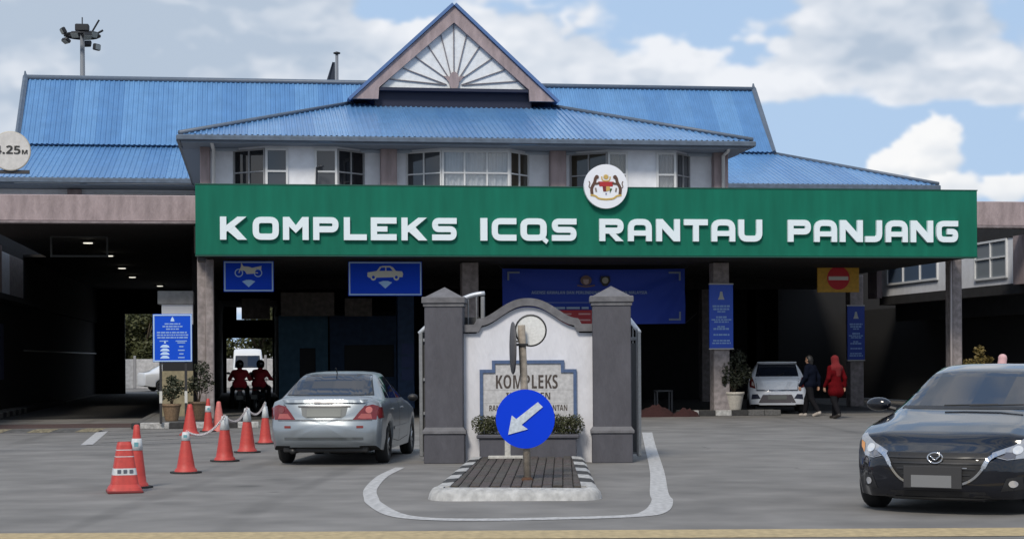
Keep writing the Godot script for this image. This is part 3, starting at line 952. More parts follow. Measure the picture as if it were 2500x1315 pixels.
func side_buildings() -> void:
	var whi := mat("white_wall", Color(0.7, 0.73, 0.8), 0.85)
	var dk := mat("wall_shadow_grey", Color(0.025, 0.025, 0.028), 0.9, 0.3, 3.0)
	var fr := mat("window_white", Color(0.62, 0.64, 0.66), 0.6)
	var dark := glass("window_dark", Color(0.012, 0.014, 0.018))
	# right wing: its upper storey faces the exit lane
	var b := thing("right_wing", "white upper-storey wing with gridded windows overhanging the right exit lane", "building", Vector3(21.35, 0, -52))
	var sid := Transform3D(Basis(Vector3(0, 0, -1), Vector3.UP, Vector3(-1, 0, 0)), Vector3.ZERO)   # local x runs into the depth, z faces the lane
	var wl := MB.new()
	wl.box(Vector3(0.1, 3.74, 0.08), Vector3(0.2, 0.18, 12.0))
	for k in [[45.95, 47.75, 3.83], [50.03, 52.9, 3.83], [57.4, 57.95, 3.83], [52.9, 57.4, 3.83]]:
		var y1 := 4.0 if k[0] == 52.9 else 4.96
		wl.box(Vector3(0.1, (k[2] + y1) / 2, 52.0 - (k[0] + k[1]) / 2.0), Vector3(0.2, y1 - k[2], k[1] - k[0]))
	wl.box(Vector3(0.1, 4.9, 52.0 - 55.15), Vector3(0.2, 0.12, 4.5))
	part("wall", wl, mat("wing_white", Color(0.78, 0.8, 0.85), 0.85, 0.08, 3.0), b)
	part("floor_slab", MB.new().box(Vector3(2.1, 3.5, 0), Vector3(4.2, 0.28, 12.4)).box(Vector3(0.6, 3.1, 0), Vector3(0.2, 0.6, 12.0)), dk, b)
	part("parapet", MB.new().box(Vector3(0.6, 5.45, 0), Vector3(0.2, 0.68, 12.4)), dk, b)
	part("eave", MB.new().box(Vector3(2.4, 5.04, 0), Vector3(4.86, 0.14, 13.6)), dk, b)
	part("end_wall", MB.new().box(Vector3(2.25, 4.3, 6.02), Vector3(4.1, 1.32, 0.1)).box(Vector3(2.25, 4.3, -6.02), Vector3(4.1, 1.32, 0.1)).box(Vector3(4.25, 4.3, 0), Vector3(0.1, 1.32, 11.9)), whi, b)
	part("lower_wall", MB.new().box(Vector3(1.6, 1.7, -1.0), Vector3(0.2, 3.3, 26.0)), mat("back_shade_black", Color(0.012, 0.012, 0.013), 0.95), b)  # shade below the wing is put into this near-black colour
	var t := sid
	t.origin = Vector3(-0.02, 3.83, 52.0 - 48.89)
	window_unit(b, t, 2.28, 1.13, 2, 0.62, glass("window_sky", Color(0.22, 0.25, 0.28)), fr, 0.06)
	t.origin = Vector3(-0.02, 4.0, 52.0 - 55.15)
	window_unit(b, t, 4.5, 0.84, 3, 0.0, glass("window_blue", Color(0.09, 0.13, 0.2)), fr, 0.07)
	part("room", MB.new().box(Vector3(0.9, 4.3, 0), Vector3(0.1, 1.2, 11.6)), mat("room_grey", Color(0.25, 0.26, 0.27), 0.9), b)
	for z in [52.0 - 46.55, 52.0 - 58.4]:
		part("pilaster", MB.new().box(Vector3(-0.06, 4.28, z), Vector3(0.24, 1.36, 0.9)), pink(), b)
	part("back_wall", MB.new().box(Vector3(3.0, 2.85, -14.0), Vector3(11.0, 5.7, 0.2)), mat("back_shade_black", Color(0.012, 0.012, 0.013), 0.95), b)  # blackened colour stands in for deep shade on this wall
	# left wing: upper wall panel along the left lane
	var l := thing("left_wing", "left lane side building with a pale upper wall panel and dark lower wall", "building", Vector3(-7.4, 0, -60))
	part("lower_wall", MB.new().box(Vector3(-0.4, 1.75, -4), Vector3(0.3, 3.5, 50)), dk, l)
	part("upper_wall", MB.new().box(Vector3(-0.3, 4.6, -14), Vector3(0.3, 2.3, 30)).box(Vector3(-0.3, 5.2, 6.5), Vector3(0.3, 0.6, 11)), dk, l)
	part("pale_panel", MB.new().box(Vector3(-0.1, 4.25, 5.7), Vector3(0.12, 1.3, 3.1), 0.01), whi, l)
	part("grey_panel", MB.new().box(Vector3(-0.1, 4.25, 2.5), Vector3(0.12, 1.3, 3.2), 0.01), mat("panel_grey_pink", Color(0.42, 0.38, 0.38), 0.8, 0.2, 2.0), l)
	part("pilaster", MB.new().box(Vector3(-0.05, 4.2, 8.2), Vector3(0.5, 1.5, 1.3)), pink(), l)
	part("front_wall", MB.new().box(Vector3(-2.85, 2.5, 8.7), Vector3(5.2, 5.0, 0.25)).box(Vector3(-5.35, 2.5, -8.5), Vector3(0.25, 5.0, 34.0)), pink(), l)
	part("roof", MB.new().box(Vector3(-2.9, 5.3, -8.2), Vector3(5.3, 0.3, 34.6)), mat("slab_grey", Color(0.22, 0.22, 0.22), 0.9), l)
	part("ledge", MB.new().box(Vector3(0.0, 3.5, 4.0), Vector3(0.5, 0.16, 14.0)), dk, l)
	# thin dark posters on the lower wall
	part("poster", MB.new().box(Vector3(-0.22, 1.9, 8.0), Vector3(0.03, 1.7, 1.6)), mat("poster_blue", Color(0.02, 0.035, 0.12), 0.6), l)
	part("poster", MB.new().box(Vector3(-0.22, 1.9, 5.0), Vector3(0.03, 1.7, 1.4)), mat("poster_blue", Color(0.02, 0.035, 0.12), 0.6), l)
	part("rail", MB.new(true).tube([Vector3(0.1, 1.95, 2), Vector3(0.1, 1.95, -24)], 0.03, 6), mat("rail_grey", Color(0.35, 0.35, 0.35), 0.4, 0.0, 1.0, 0.6), l)
	part("kerb", MB.new().box(Vector3(0.1, 0.08, 4.0), Vector3(0.5, 0.16, 24.0)), mat("kerb_black", Color(0.02, 0.02, 0.022), 0.8), l)
	for k in 10:
		part("kerb_block", MB.new().box(Vector3(0.1, 0.085, 15.4 - k * 1.3), Vector3(0.52, 0.17, 0.6), 0.02), mat("kerb_worn", Color(0.3, 0.29, 0.27), 0.85, 0.5, 0.6), l)

func mid_glass() -> StandardMaterial3D:
	return glass("window_tint", Color(0.05, 0.056, 0.065))

# ------------------------------------------------------------------ interior of the checkpoint
func interior() -> void:
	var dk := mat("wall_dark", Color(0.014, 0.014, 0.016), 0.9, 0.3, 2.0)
	var navy := mat("booth_blue", Color(0.10, 0.23, 0.34), 0.7, 0.2, 2.0)
	var b := thing("hall_wall", "dark inner walls closing the shaded checkpoint hall behind the lanes", "wall", Vector3(0, 0, -88))
	# far wall with two lane exits and a high opening
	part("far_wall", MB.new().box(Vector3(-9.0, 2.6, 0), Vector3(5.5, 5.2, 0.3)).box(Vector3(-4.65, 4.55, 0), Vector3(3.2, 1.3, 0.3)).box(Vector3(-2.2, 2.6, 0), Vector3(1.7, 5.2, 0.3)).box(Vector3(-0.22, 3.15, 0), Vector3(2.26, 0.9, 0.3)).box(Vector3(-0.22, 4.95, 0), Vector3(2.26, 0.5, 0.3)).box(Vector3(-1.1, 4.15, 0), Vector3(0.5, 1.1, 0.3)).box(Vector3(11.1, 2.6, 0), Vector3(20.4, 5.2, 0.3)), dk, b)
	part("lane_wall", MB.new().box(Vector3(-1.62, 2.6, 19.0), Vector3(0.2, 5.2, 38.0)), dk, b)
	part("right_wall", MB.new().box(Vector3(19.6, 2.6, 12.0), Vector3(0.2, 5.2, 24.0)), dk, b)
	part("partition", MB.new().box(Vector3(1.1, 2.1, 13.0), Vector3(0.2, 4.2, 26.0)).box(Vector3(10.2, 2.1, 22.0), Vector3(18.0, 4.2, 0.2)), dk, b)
	var o := thing("toll_booth", "dark blue inspection booth with windows behind the silver sedan", "booth", Vector3(2.9, 0, -61))
	part("wall", MB.new().box(Vector3(-1.25, 0.5, 1.0), Vector3(1.66, 1.0, 0.1)).box(Vector3(-1.25, 2.55, 1.0), Vector3(1.66, 1.1, 0.1)).box(Vector3(-1.73, 1.5, 1.0), Vector3(0.7, 1.0, 0.1)).box(Vector3(-0.63, 1.5, 1.0), Vector3(0.42, 1.0, 0.1)), navy, o)
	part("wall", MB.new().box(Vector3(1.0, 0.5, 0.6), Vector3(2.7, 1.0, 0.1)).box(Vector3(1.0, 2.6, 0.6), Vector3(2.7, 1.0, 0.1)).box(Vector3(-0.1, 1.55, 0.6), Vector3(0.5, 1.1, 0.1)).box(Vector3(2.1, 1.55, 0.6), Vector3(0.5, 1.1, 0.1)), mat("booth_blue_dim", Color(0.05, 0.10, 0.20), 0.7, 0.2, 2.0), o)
	part("pane", MB.new().box(Vector3(-1.11, 1.5, 0.97), Vector3(0.52, 0.98, 0.01)), mat("booth_pane", Color(0.008, 0.009, 0.012), 0.6), o)
	part("pane", MB.new().box(Vector3(1.0, 1.55, 0.57), Vector3(1.68, 1.08, 0.01)), mat("booth_pane", Color(0.008, 0.009, 0.012), 0.6), o)
	part("roof", MB.new().box(Vector3(0.2, 3.16, 0.2), Vector3(4.7, 0.1, 2.4), 0.02), dk, o)
	var p := thing("booth_pillar", "narrow dark blue pillar with hanging notices right of the inspection booth", "pillar", Vector3(4.85, 0, -57))
	part("shaft", MB.new().box(Vector3(0, 2.1, 0), Vector3(0.55, 4.2, 0.5), 0.02), mat("booth_pillar_blue", Color(0.05, 0.11, 0.24), 0.6, 0.2, 2.0), p)
	for k in 3:
		part("notice", MB.new().box(Vector3(0.05, 1.1 + k * 0.42, 0.27), Vector3(0.38, 0.34, 0.02)), mat("notice_blue", Color(0.03, 0.06, 0.2), 0.5), p)
	# unlit overhead boards
	var bd := mat("board_brown", Color(0.26, 0.22, 0.19), 0.7, 0.3, 1.5)
	for q in [[0.06, 3.33, 0.95, 0.7, "small dark overhead board hanging in the motorcycle lane", -60.0], [1.74, 3.42, 1.75, 0.78, "widest dark brown overhead board above the booth", -58.0], [3.4, 3.32, 0.9, 0.6, "dark brown overhead board right of the widest one", -58.0]]:
		var h := thing("overhead_board", q[4], "board", Vector3(q[0], q[1], q[5]), 0.0, "overhead boards in the hall")
		part("panel", MB.new().box(Vector3.ZERO, Vector3(q[2], q[3], 0.06), 0.01), bd, h)
		for s in [-0.4, 0.4]:
			part("hanger", MB.new().tube([Vector3(s * q[2], q[3] / 2, 0), Vector3(s * q[2], 4.22 - q[1], 0)], 0.015, 6), dk, h)
	# left lane: strip lamps and an unlit gantry frame
	var glow := mat("lamp_glow", Color(0.8, 0.8, 0.76), 0.5)
	glow.emission_enabled = true
	glow.emission = Color(1, 0.98, 0.92)
	glow.emission_energy_multiplier = 0.5
	var spots := [[-4.68, -51.5], [-4.6, -57.8], [-4.75, -65.5], [-4.85, -72.5], [-4.2, -81.0]]
	var where := ["nearest", "second", "third", "fourth", "farthest"]
	for i in 5:
		var l := thing("ceiling_lamp", "%s of the small lit strip lamps in a row under the left lane ceiling" % where[i], "lamp", Vector3(spots[i][0], 5.0, spots[i][1]), 0.0, "strip lamps over the left lane")
		part("housing", MB.new().box(Vector3(0, 0.02, 0), Vector3(0.42, 0.07, 0.3), 0.01), dk, l)
		part("tube", MB.new().box(Vector3(0, -0.03, 0), Vector3(0.26, 0.03, 0.16), 0.01), glow, l)
		var om := OmniLight3D.new()
		om.name = "light"
		om.light_color = Color(1, 0.97, 0.9)
		om.light_energy = 0.012
		om.light_size = 0.1
		om.omni_range = 30.0
		om.omni_attenuation = 2.0
		om.shadow_enabled = true
		om.position = Vector3(0, -0.07, 0)
		l.add_child(om)
	var g := thing("gantry_frame", "thin dark rectangular frame hanging under the left lane ceiling", "frame", Vector3(-4.78, 4.78, -50))
	var fm := mat("frame_grey", Color(0.06, 0.065, 0.065), 0.5)
	part("bar", MB.new().box(Vector3(0, 0.27, 0), Vector3(1.55, 0.05, 0.06)), fm, g)
	part("bar", MB.new().box(Vector3(0, -0.27, 0), Vector3(1.55, 0.05, 0.06)), fm, g)
	for s in [-0.76, 0.76]:
		part("post", MB.new().box(Vector3(s, 0, 0), Vector3(0.05, 0.6, 0.05)), fm, g)
	# pale guard kiosk in the left lane
	var k := thing("guard_kiosk", "pale guard kiosk with grey roof fascia behind the upright blue tariff sign", "kiosk", Vector3(-2.06, 0, -47.9))
	k.scale = Vector3(0.81, 0.885, 0.7)
	part("fascia", MB.new().box(Vector3(0, 3.7, 0), Vector3(1.15, 0.4, 1.2), 0.02), mat("kiosk_grey", Color(0.36, 0.36, 0.36), 0.7, 0.2, 2.0), k)
	part("upper_wall", MB.new().box(Vector3(0.05, 3.2, 0), Vector3(1.0, 0.6, 1.0)), mat("kiosk_white", Color(0.75, 0.76, 0.8), 0.7), k)
	part("window", MB.new().box(Vector3(0.05, 2.2, 0), Vector3(0.98, 1.4, 0.98)), mat("booth_pane", Color(0.008, 0.009, 0.012), 0.6), k)
	part("lower_wall", MB.new().box(Vector3(0.05, 0.75, 0), Vector3(1.0, 1.5, 1.0)), mat("kiosk_cream", Color(0.32, 0.28, 0.18), 0.7, 0.2, 1.0), k)
	# a counter and stacked crates dimly seen right of the gate
	var c := thing("counter", "dim grey inspection counter with screen beyond the right gate pillar", "counter", Vector3(10.9, 0, -51.5))
	part("cabinet", MB.new().box(Vector3(0, 0.5, 0), Vector3(0.9, 1.0, 0.6), 0.02), mat("counter_grey", Color(0.07, 0.075, 0.08), 0.6, 0.2, 1.0), c)
	part("screen", MB.new().box(Vector3(0, 1.45, -0.1), Vector3(0.7, 0.9, 0.08), 0.02), mat("screen_grey", Color(0.05, 0.055, 0.06), 0.4), c)
	part("leg", MB.new().box(Vector3(0, 1.05, -0.1), Vector3(0.1, 0.2, 0.06)), dk, c)
	var st := thing("stool", "small dim framed stool on the hall floor left of the nearer notice column", "stool", Vector3(12.0, 0, -51.0))
	part("seat", MB.new().box(Vector3(0, 0.62, 0), Vector3(0.5, 0.05, 0.4), 0.01), mat("stool_grey", Color(0.12, 0.12, 0.125), 0.6), st)
	for s in [[-1, -1], [1, -1], [1, 1], [-1, 1]]:
		part("leg", MB.new().box(Vector3(s[0] * 0.22, 0.3, s[1] * 0.17), Vector3(0.04, 0.6, 0.04)), mat("stool_grey", Color(0.12, 0.12, 0.125), 0.6), st)

# ------------------------------------------------------------------ the green sign
func glyph(ch: String) -> MB:
	var b := MB.new()
	var t := 0.27
	var W := 1.12
	var L := t / 2
	var R := W - L
	var B := L
	var T := 1.0 - L
	var z := 0.07
	var M := 0.5
	match ch:
		"K":
			b.prism(rect(0, 0, t, 1), 0, z)
			b.prism(poly([t, 0.34, t, 0.63, 0.74, 1, W, 1, 0.52, 0.50]), 0, z - 0.001)
			b.prism(poly([0.42, 0.56, 0.6, 0.6, W + 0.02, 0, 0.75, 0, 0.30, 0.40]), 0, z - 0.003)
		"O", "Q":
			b.ribbon(soft([L, B, R, B, R, T, L, T], 0.24, true), t, true, 0, z)
			if ch == "Q":
				b.prism(poly([0.72, 0.22, 0.90, 0.30, W + 0.08, 0.02, W - 0.02, -0.14]), 0, z - 0.002)
		"M":
			b.prism(poly([0, 0, 0, 1, 0.28, 1, W / 2, 0.64, W - 0.28, 1, W, 1, W, 0, W - t, 0, W - t, 0.58, W / 2, 0.3, t, 0.58, t, 0]), 0, z)
		"N":
			b.prism(poly([0, 0, 0, 1, 0.3, 1, W - t, 0.42, W - t, 1, W, 1, W, 0, W - 0.3, 0, t, 0.58, t, 0]), 0, z)
		"P", "R":
			b.prism(rect(0, 0, t, 1), 0, z)
			b.ribbon(soft([t, T, R, T, R, 0.47, t, 0.47], 0.2), t, false, 0, z - 0.001)
			if ch == "R":
				b.prism(poly([0.42, 0.36, 0.72, 0.36, W, 0, 0.76, 0]), 0, z - 0.003)
		"L":
			b.prism(poly([0, 0, 0, 1, t, 1, t, t * 0.95, W * 0.9, t * 0.95, W * 0.9, 0]), 0, z)
		"E":
			b.prism(poly([0, 0, 0, 1, W, 1, W, 1 - t, t, 1 - t, t, 0.61, 0.72, 0.61, 0.72, 0.38, t, 0.38, t, t, W, t, W, 0]), 0, z)
		"I":
			b.prism(rect(0, 0, t * 1.1, 1), 0, z)
		"C":
			b.ribbon(soft([W, T, L, T, L, B, W, B], 0.26), t, false, 0, z)
		"S":
			b.ribbon(soft([W, T, L, T, L, M, R, M, R, B, 0, B], 0.24), t * 0.96, false, 0, z)
		"A":
			b.ribbon(soft([L, 0, L, T, R, T, R, 0], 0.3), t, false, 0, z)
			b.prism(rect(t, 0.25, W - t, 0.48), 0, z - 0.001)
		"T":
			b.prism(poly([0, 1, W, 1, W, 1 - t, W / 2 + t / 2, 1 - t, W / 2 + t / 2, 0, W / 2 - t / 2, 0, W / 2 - t / 2, 1 - t, 0, 1 - t]), 0, z)
		"U":
			b.ribbon(soft([L, 1, L, B, R, B, R, 1], 0.26), t, false, 0, z)
		"J":
			b.ribbon(soft([0, B, R * 0.72, B, R * 0.72, 1], 0.26), t, false, 0, z)
		"G":
			b.ribbon(soft([W, T, L, T, L, B, R, B, R, 0.5, 0.55, 0.5], 0.26), t * 0.95, false, 0, z)
	return b

func big_sign() -> void:
	var b := thing("complex_sign", "long green sign reading KOMPLEKS ICQS RANTAU PANJANG with round white crest", "sign", Vector3(8.71, 4.198, -44))
	var gr := mat("sign_green", Color(0.006, 0.155, 0.10), 0.65, 0.13, 6.0)
	gr.uv1_scale = Vector3(0.35, 0.05, 0.35)
	gr.metallic_specular = 0.3
	part("board", MB.new().box(Vector3(0, 0.868, -0.15), Vector3(20.25, 1.736, 0.3), 0.015), gr, b)
	part("edge_trim", MB.new().box(Vector3(0, 1.745, -0.15), Vector3(20.27, 0.03, 0.32)).box(Vector3(0, -0.012, -0.15), Vector3(20.27, 0.03, 0.32)), mat("sign_edge_green", Color(0.006, 0.07, 0.05), 0.5), b)
	part("support", MB.new().box(Vector3(0, 0.9, -1.0), Vector3(19.6, 0.2, 1.3)).box(Vector3(-10.0, 0.75, -0.7), Vector3(0.18, 1.75, 0.7)), mat("steel_dark", Color(0.04, 0.04, 0.045), 0.6), b)
	var wh := mat("letter_white", Color(0.70, 0.79, 0.84), 0.5)
	var cols := "KOMPLEKSICQSRANTAUPANJANG"
	var px := [538, 603, 618, 682, 692, 755, 766, 828, 841, 897, 907, 970, 982, 1044, 1057, 1117, 1175, 1192, 1203, 1263, 1273, 1337, 1350, 1410, 1466, 1525, 1536, 1594, 1605, 1663, 1673, 1731, 1740, 1798, 1806, 1864, 1927, 1983, 1991, 2047, 2054, 2110, 2116, 2157, 2166, 2220, 2227, 2282, 2290, 2343]
	for i in cols.length():
		# the row keeps the spacing measured along the board: 538 is 9.506 m left of its middle, 2343 9.582 m right
		var f := func(p: float) -> float:
			var u := p - 1250.0
			return 43.9 * (SN * 4300.0 + CT * u) / (CT * 4300.0 - SN * u) - 8.71
		var x0: float = f.call(px[i * 2])
		var x1: float = f.call(px[i * 2 + 1])
		var g := glyph(cols[i]).commit()
		var natural: float = {"I": 0.297, "L": 1.008, "J": 0.842}.get(cols[i], 1.12)
		var l := part("letter", g, wh, b)
		l.position = Vector3(x0, 0.373, 0.0)
		l.scale = Vector3((x1 - x0) / natural, 0.568, 1.3)
	# crest on a round white plaque
	var c := part("crest_plaque", MB.new().prism(disc(Vector2.ZERO, 0.56, 48), 0.0, 0.12, Transform3D()), mat("plaque_white", Color(0.74, 0.77, 0.83), 0.45), b)
	c.position = Vector3(0.15, 1.755, 0.04)
	var gold := mat("crest_gold", Color(0.52, 0.36, 0.10), 0.5)
	var tig := mat("crest_brown", Color(0.09, 0.045, 0.03), 0.6)
	var red := mat("crest_red", Color(0.38, 0.02, 0.025), 0.5)
	var d := func(m: MB, nm: String, mt: Material) -> void: part(nm, m, mt, c, Transform3D(Basis(), Vector3(0, 0, 0.12)))
	for s in [-1.0, 1.0]:
		var q := []
		var tg := soft([s * 0.36, -0.20, s * 0.38, -0.05, s * 0.29, 0.1, s * 0.27, 0.22, s * 0.2, 0.24], 0.1)
		d.call(MB.new().ribbon(tg, 0.075, false, 0, 0.012).prism(disc(Vector2(s * 0.235, 0.235), 0.052, 12), 0, 0.015), "crest_tiger", tig)
		d.call(MB.new().ribbon(soft([s * 0.37, -0.06, s * 0.45, -0.02, s * 0.41, 0.07, s * 0.44, 0.13], 0.05), 0.022, false, 0, 0.01), "crest_tail", tig)
		d.call(MB.new().ribbon(soft([s * 0.29, 0.06, s * 0.16, 0.08], 0.02), 0.05, false, 0.0, 0.014), "crest_paw", tig)
		d.call(MB.new().ribbon(soft([s * 0.4, -0.22, s * 0.27, -0.24, s * 0.2, -0.31, s * 0.0, -0.33], 0.08), 0.045, false, 0, 0.012), "crest_ribbon", gold)
		d.call(MB.new().ribbon(soft([s * 0.27, -0.04, s * 0.25, -0.14], 0.02), 0.04, false, 0, 0.01), "crest_leg", mat("crest_grey", Color(0.2, 0.17, 0.16), 0.6))
	d.call(MB.new().prism(poly([-0.2, 0.12, 0.2, 0.12, 0.17, 0.0, -0.17, 0.0]), 0, 0.011), "crest_chief", red)
	d.call(MB.new().prism(poly([-0.09, 0.0, 0.0, 0.0, 0.0, -0.13, -0.07, -0.13]), 0, 0.011), "crest_field", mat("crest_dark_red", Color(0.16, 0.015, 0.015), 0.5))
	d.call(MB.new().prism(poly([0.005, 0.0, 0.1, 0.0, 0.1, -0.1, 0.005, -0.13]), 0, 0.011), "crest_field", gold)
	d.call(MB.new().prism(poly([0.1, -0.05, 0.16, -0.06, 0.1, -0.17]), 0, 0.013), "crest_tree", mat("crest_green", Color(0.04, 0.09, 0.02), 0.5))
	d.call(MB.new().prism(poly([-0.02, -0.17, 0.02, -0.17, 0.0, -0.23]), 0, 0.011), "crest_flower", mat("crest_blue", Color(0.05, 0.06, 0.2), 0.5))
	var star := PackedVector2Array()
	for k in 28:
		var a := TAU * k / 28.0
		star.append(Vector2(0, 0.24) + Vector2(sin(a), cos(a)) * (0.075 if k % 2 == 0 else 0.045))
	d.call(MB.new().prism(star, 0, 0.012), "crest_star", gold)
	d.call(MB.new().ribbon(soft([-0.11, 0.25, -0.1, 0.15, 0.0, 0.13, 0.1, 0.15, 0.11, 0.25], 0.08), 0.03, false, 0, 0.011), "crest_crescent", gold)

func tilt_sign(called: String, label: String, at: Vector3, w: float, h: float, m: Material, border: Material) -> Node3D:
	var s := thing(called, label, "sign", at)
	part("board", MB.new().box(Vector3.ZERO, Vector3(w, h, 0.05), 0.008), m, s)
	if border:
		var e := 0.035
		part("border", MB.new().ribbon(PackedVector2Array([Vector2(-w / 2 + e, -h / 2 + e), Vector2(w / 2 - e, -h / 2 + e), Vector2(w / 2 - e, h / 2 - e), Vector2(-w / 2 + e, h / 2 - e)]), 0.035, true, 0.024, 0.03), border, s)
	return s

func hanging_signs() -> void:
	var bl := mat("sign_blue", Color(0.006, 0.058, 0.58), 0.6)
	bl.metallic_specular = 0.25
	var lb := mat("sign_pale_blue", Color(0.36, 0.52, 0.72), 0.5)
	var ivory := mat("sign_ivory", Color(0.6, 0.6, 0.52), 0.5)
	var sk := mat("sign_arrow_blue", Color(0.34, 0.55, 0.85), 0.5)
	var rod := mat("steel_dark", Color(0.04, 0.04, 0.045), 0.6)
	# motorcycle lane
	var s := tilt_sign("lane_sign", "blue hanging lane sign with white motorcycle pictogram and down arrow", Vector3(-0.13, 3.765, -46), 1.29, 0.80, bl, lb)
	var z := 0.03
	var bike := MB.new()
	for x in [-0.25, 0.24]:
		bike.ribbon(disc(Vector2(x, 0.09), 0.095, 24), 0.026, true, z, z + 0.006)
	part("pictogram_wheel", bike, lb, s)
	part("pictogram_body", MB.new().prism(poly([-0.19, 0.36, -0.13, 0.26, 0.0, 0.25, 0.09, 0.22, 0.33, 0.27, 0.32, 0.17, 0.2, 0.2, 0.13, 0.07, -0.05, 0.06, -0.1, 0.14, -0.2, 0.16]), z, z + 0.008), ivory, s)
	part("pictogram_fork", MB.new().ribbon(PackedVector2Array([Vector2(-0.25, 0.09), Vector2(-0.17, 0.28)]), 0.026, false, z, z + 0.007).ribbon(PackedVector2Array([Vector2(0.24, 0.09), Vector2(0.08, 0.1)]), 0.024, false, z, z + 0.007), ivory, s)
	part("arrow", MB.new().prism(poly([-0.17, -0.13, -0.06, -0.09, 0.06, -0.09, 0.17, -0.13, 0, -0.28]), z, z + 0.006), sk, s)
	for x in [-0.5, 0.5]: part("hanger", MB.new().tube([Vector3(x, 0.4, -0.01), Vector3(x, 0.46, -0.01)], 0.015, 6), rod, s)
	# car lane
	s = tilt_sign("lane_sign", "wider blue hanging lane sign with white car pictogram and down arrow", Vector3(3.4, 3.71, -46), 1.93, 0.9, bl, lb)
	var car := poly([-0.47, 0.06, -0.46, 0.16, -0.22, 0.2, -0.14, 0.31, -0.06, 0.33, 0.13, 0.33, 0.21, 0.29, 0.28, 0.2, 0.44, 0.19, 0.47, 0.12, 0.45, 0.04, -0.42, 0.02])
	part("pictogram_car", MB.new().prism(car, z, z + 0.006), ivory, s)
	part("pictogram_window", MB.new().prism(poly([-0.16, 0.2, -0.1, 0.29, 0.0, 0.29, 0.0, 0.2]), z + 0.002, z + 0.009).prism(poly([0.03, 0.2, 0.03, 0.29, 0.12, 0.29, 0.2, 0.2]), z + 0.002, z + 0.009), bl, s)
	for x in [-0.31, 0.29]:
		part("pictogram_wheel", MB.new().prism(disc(Vector2(x, 0.025), 0.075, 18), z, z + 0.008), ivory, s)
		part("pictogram_hub", MB.new().prism(disc(Vector2(x, 0.035), 0.04, 14), z + 0.002, z + 0.011), bl, s)
	part("arrow", MB.new().prism(poly([-0.18, -0.1, -0.06, -0.06, 0.06, -0.06, 0.18, -0.1, 0, -0.26]), z, z + 0.006), sk, s)
	for x in [-0.7, 0.7]: part("hanger", MB.new().tube([Vector3(x, 0.45, -0.01), Vector3(x, 0.53, -0.01)], 0.015, 6), rod, s)
	# no entry
	s = tilt_sign("no_entry_sign", "yellow hanging sign with red no entry disc over the exit lane", Vector3(17.07, 3.9, -50), 1.28, 0.8, mat("sign_yellow", Color(0.75, 0.42, 0.04), 0.5, 0.15, 1.0), null)
	part("disc", MB.new().prism(disc(Vector2(0, 0.02), 0.345, 40), 0.022, 0.034), mat("sign_red", Color(0.62, 0.016, 0.03), 0.5), s)
	part("bar", MB.new().prism(rect(-0.3, -0.045, 0.3, 0.065), 0.03, 0.04), mat("sign_bar_white", Color(0.72, 0.7, 0.66), 0.5), s)
	for x in [-0.5, 0.5]: part("hanger", MB.new().tube([Vector3(x, 0.4, -0.01), Vector3(x, 0.36, -0.01)], 0.015, 6), rod, s)
	# notice panels on the columns
	notice_panel("blue notice panel with pale text lines on the nearer column beside the potted shrub", Vector3(12.65, 2.72, -46.82), 0.67, 1.74, true)
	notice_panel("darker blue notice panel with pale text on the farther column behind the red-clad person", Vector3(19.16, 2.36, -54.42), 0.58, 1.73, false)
	# banner
	var n := thing("banner", "wide creased blue cloth banner with white text behind the gate monument", "banner", Vector3(9.47, 3.34, -48.6))
	var ban := MB.new(true)
	var bw := 5.22
	var bh := 1.55
	var zz := func(u: float, v: float) -> float:
		var dx := (1.0 - u) * 5.2
		var dy := (1.0 - v) * 1.55
		var a := atan2(dy, dx + 0.25)
		var l := minf(1.0, (dx * dx + dy * dy) / 1.0)
		var f := 0.045 * sin(a * 15.0 + 0.6) * l * exp(-dx * 0.55)
		var dx2 := u * 5.2
		var a2 := atan2(dy, dx2 + 0.25)
		f += 0.03 * sin(a2 * 11.0) * minf(1.0, dx2 + dy) * exp(-dx2 * 0.8)
		return f + 0.02 * sin(u * 9.0) * (1.0 - v)
	for i in 80:
		for j in 24:
			var q := []
			for k in [[0, 0], [1, 0], [1, 1], [0, 1]]:
				var u: float = (i + k[0]) / 80.0
				var v: float = (j + k[1]) / 24.0
				q.append(Vector3((u - 0.5) * bw, (v - 0.5) * bh + 0.03 * sin(u * PI) * (-1.0 if j + k[1] == 24 else -0.5), zz.call(u, v)))
			ban.quad(q[0], q[1], q[2], q[3])
	part("cloth", ban, mat("banner_blue", Color(0.013, 0.048, 0.38), 0.7), n)
	var bt := mat("banner_text", Color(0.3, 0.4, 0.58), 0.6)
	text("heading", "AGENSI KAWALAN DAN PERLINDUNGAN SEMPADAN MALAYSIA", 0.085, 3.3, bt, n, Vector3(-0.15, 0.1, 0.08))
	part("rule", MB.new().box(Vector3(-0.4, -0.18, 0.08), Vector3(2.4, 0.012, 0.006)), bt, n)
	for k in [[-1.0, 0.3], [-0.62, 0.38], [-0.28, 0.2]]:
		part("text_line", MB.new().box(Vector3(k[0], -0.33, 0.08), Vector3(k[1], 0.06, 0.006), 0.004), bt, n)
	var rb := part("red_box", MB.new().box(Vector3(-0.55, -0.6, 0.07), Vector3(1.1, 0.42, 0.01)), mat("banner_red", Color(0.40, 0.03, 0.04), 0.6), n)
	for k in [[-0.82, -0.5, 0.3], [-0.3, -0.5, 0.34], [-0.3, -0.67, 0.34], [-0.84, -0.67, 0.3]]:
		part("text_line", MB.new().box(Vector3(k[0], k[1], 0.08), Vector3(k[2], 0.045, 0.008), 0.004), mat("banner_pink", Color(0.62, 0.33, 0.34), 0.6), rb)
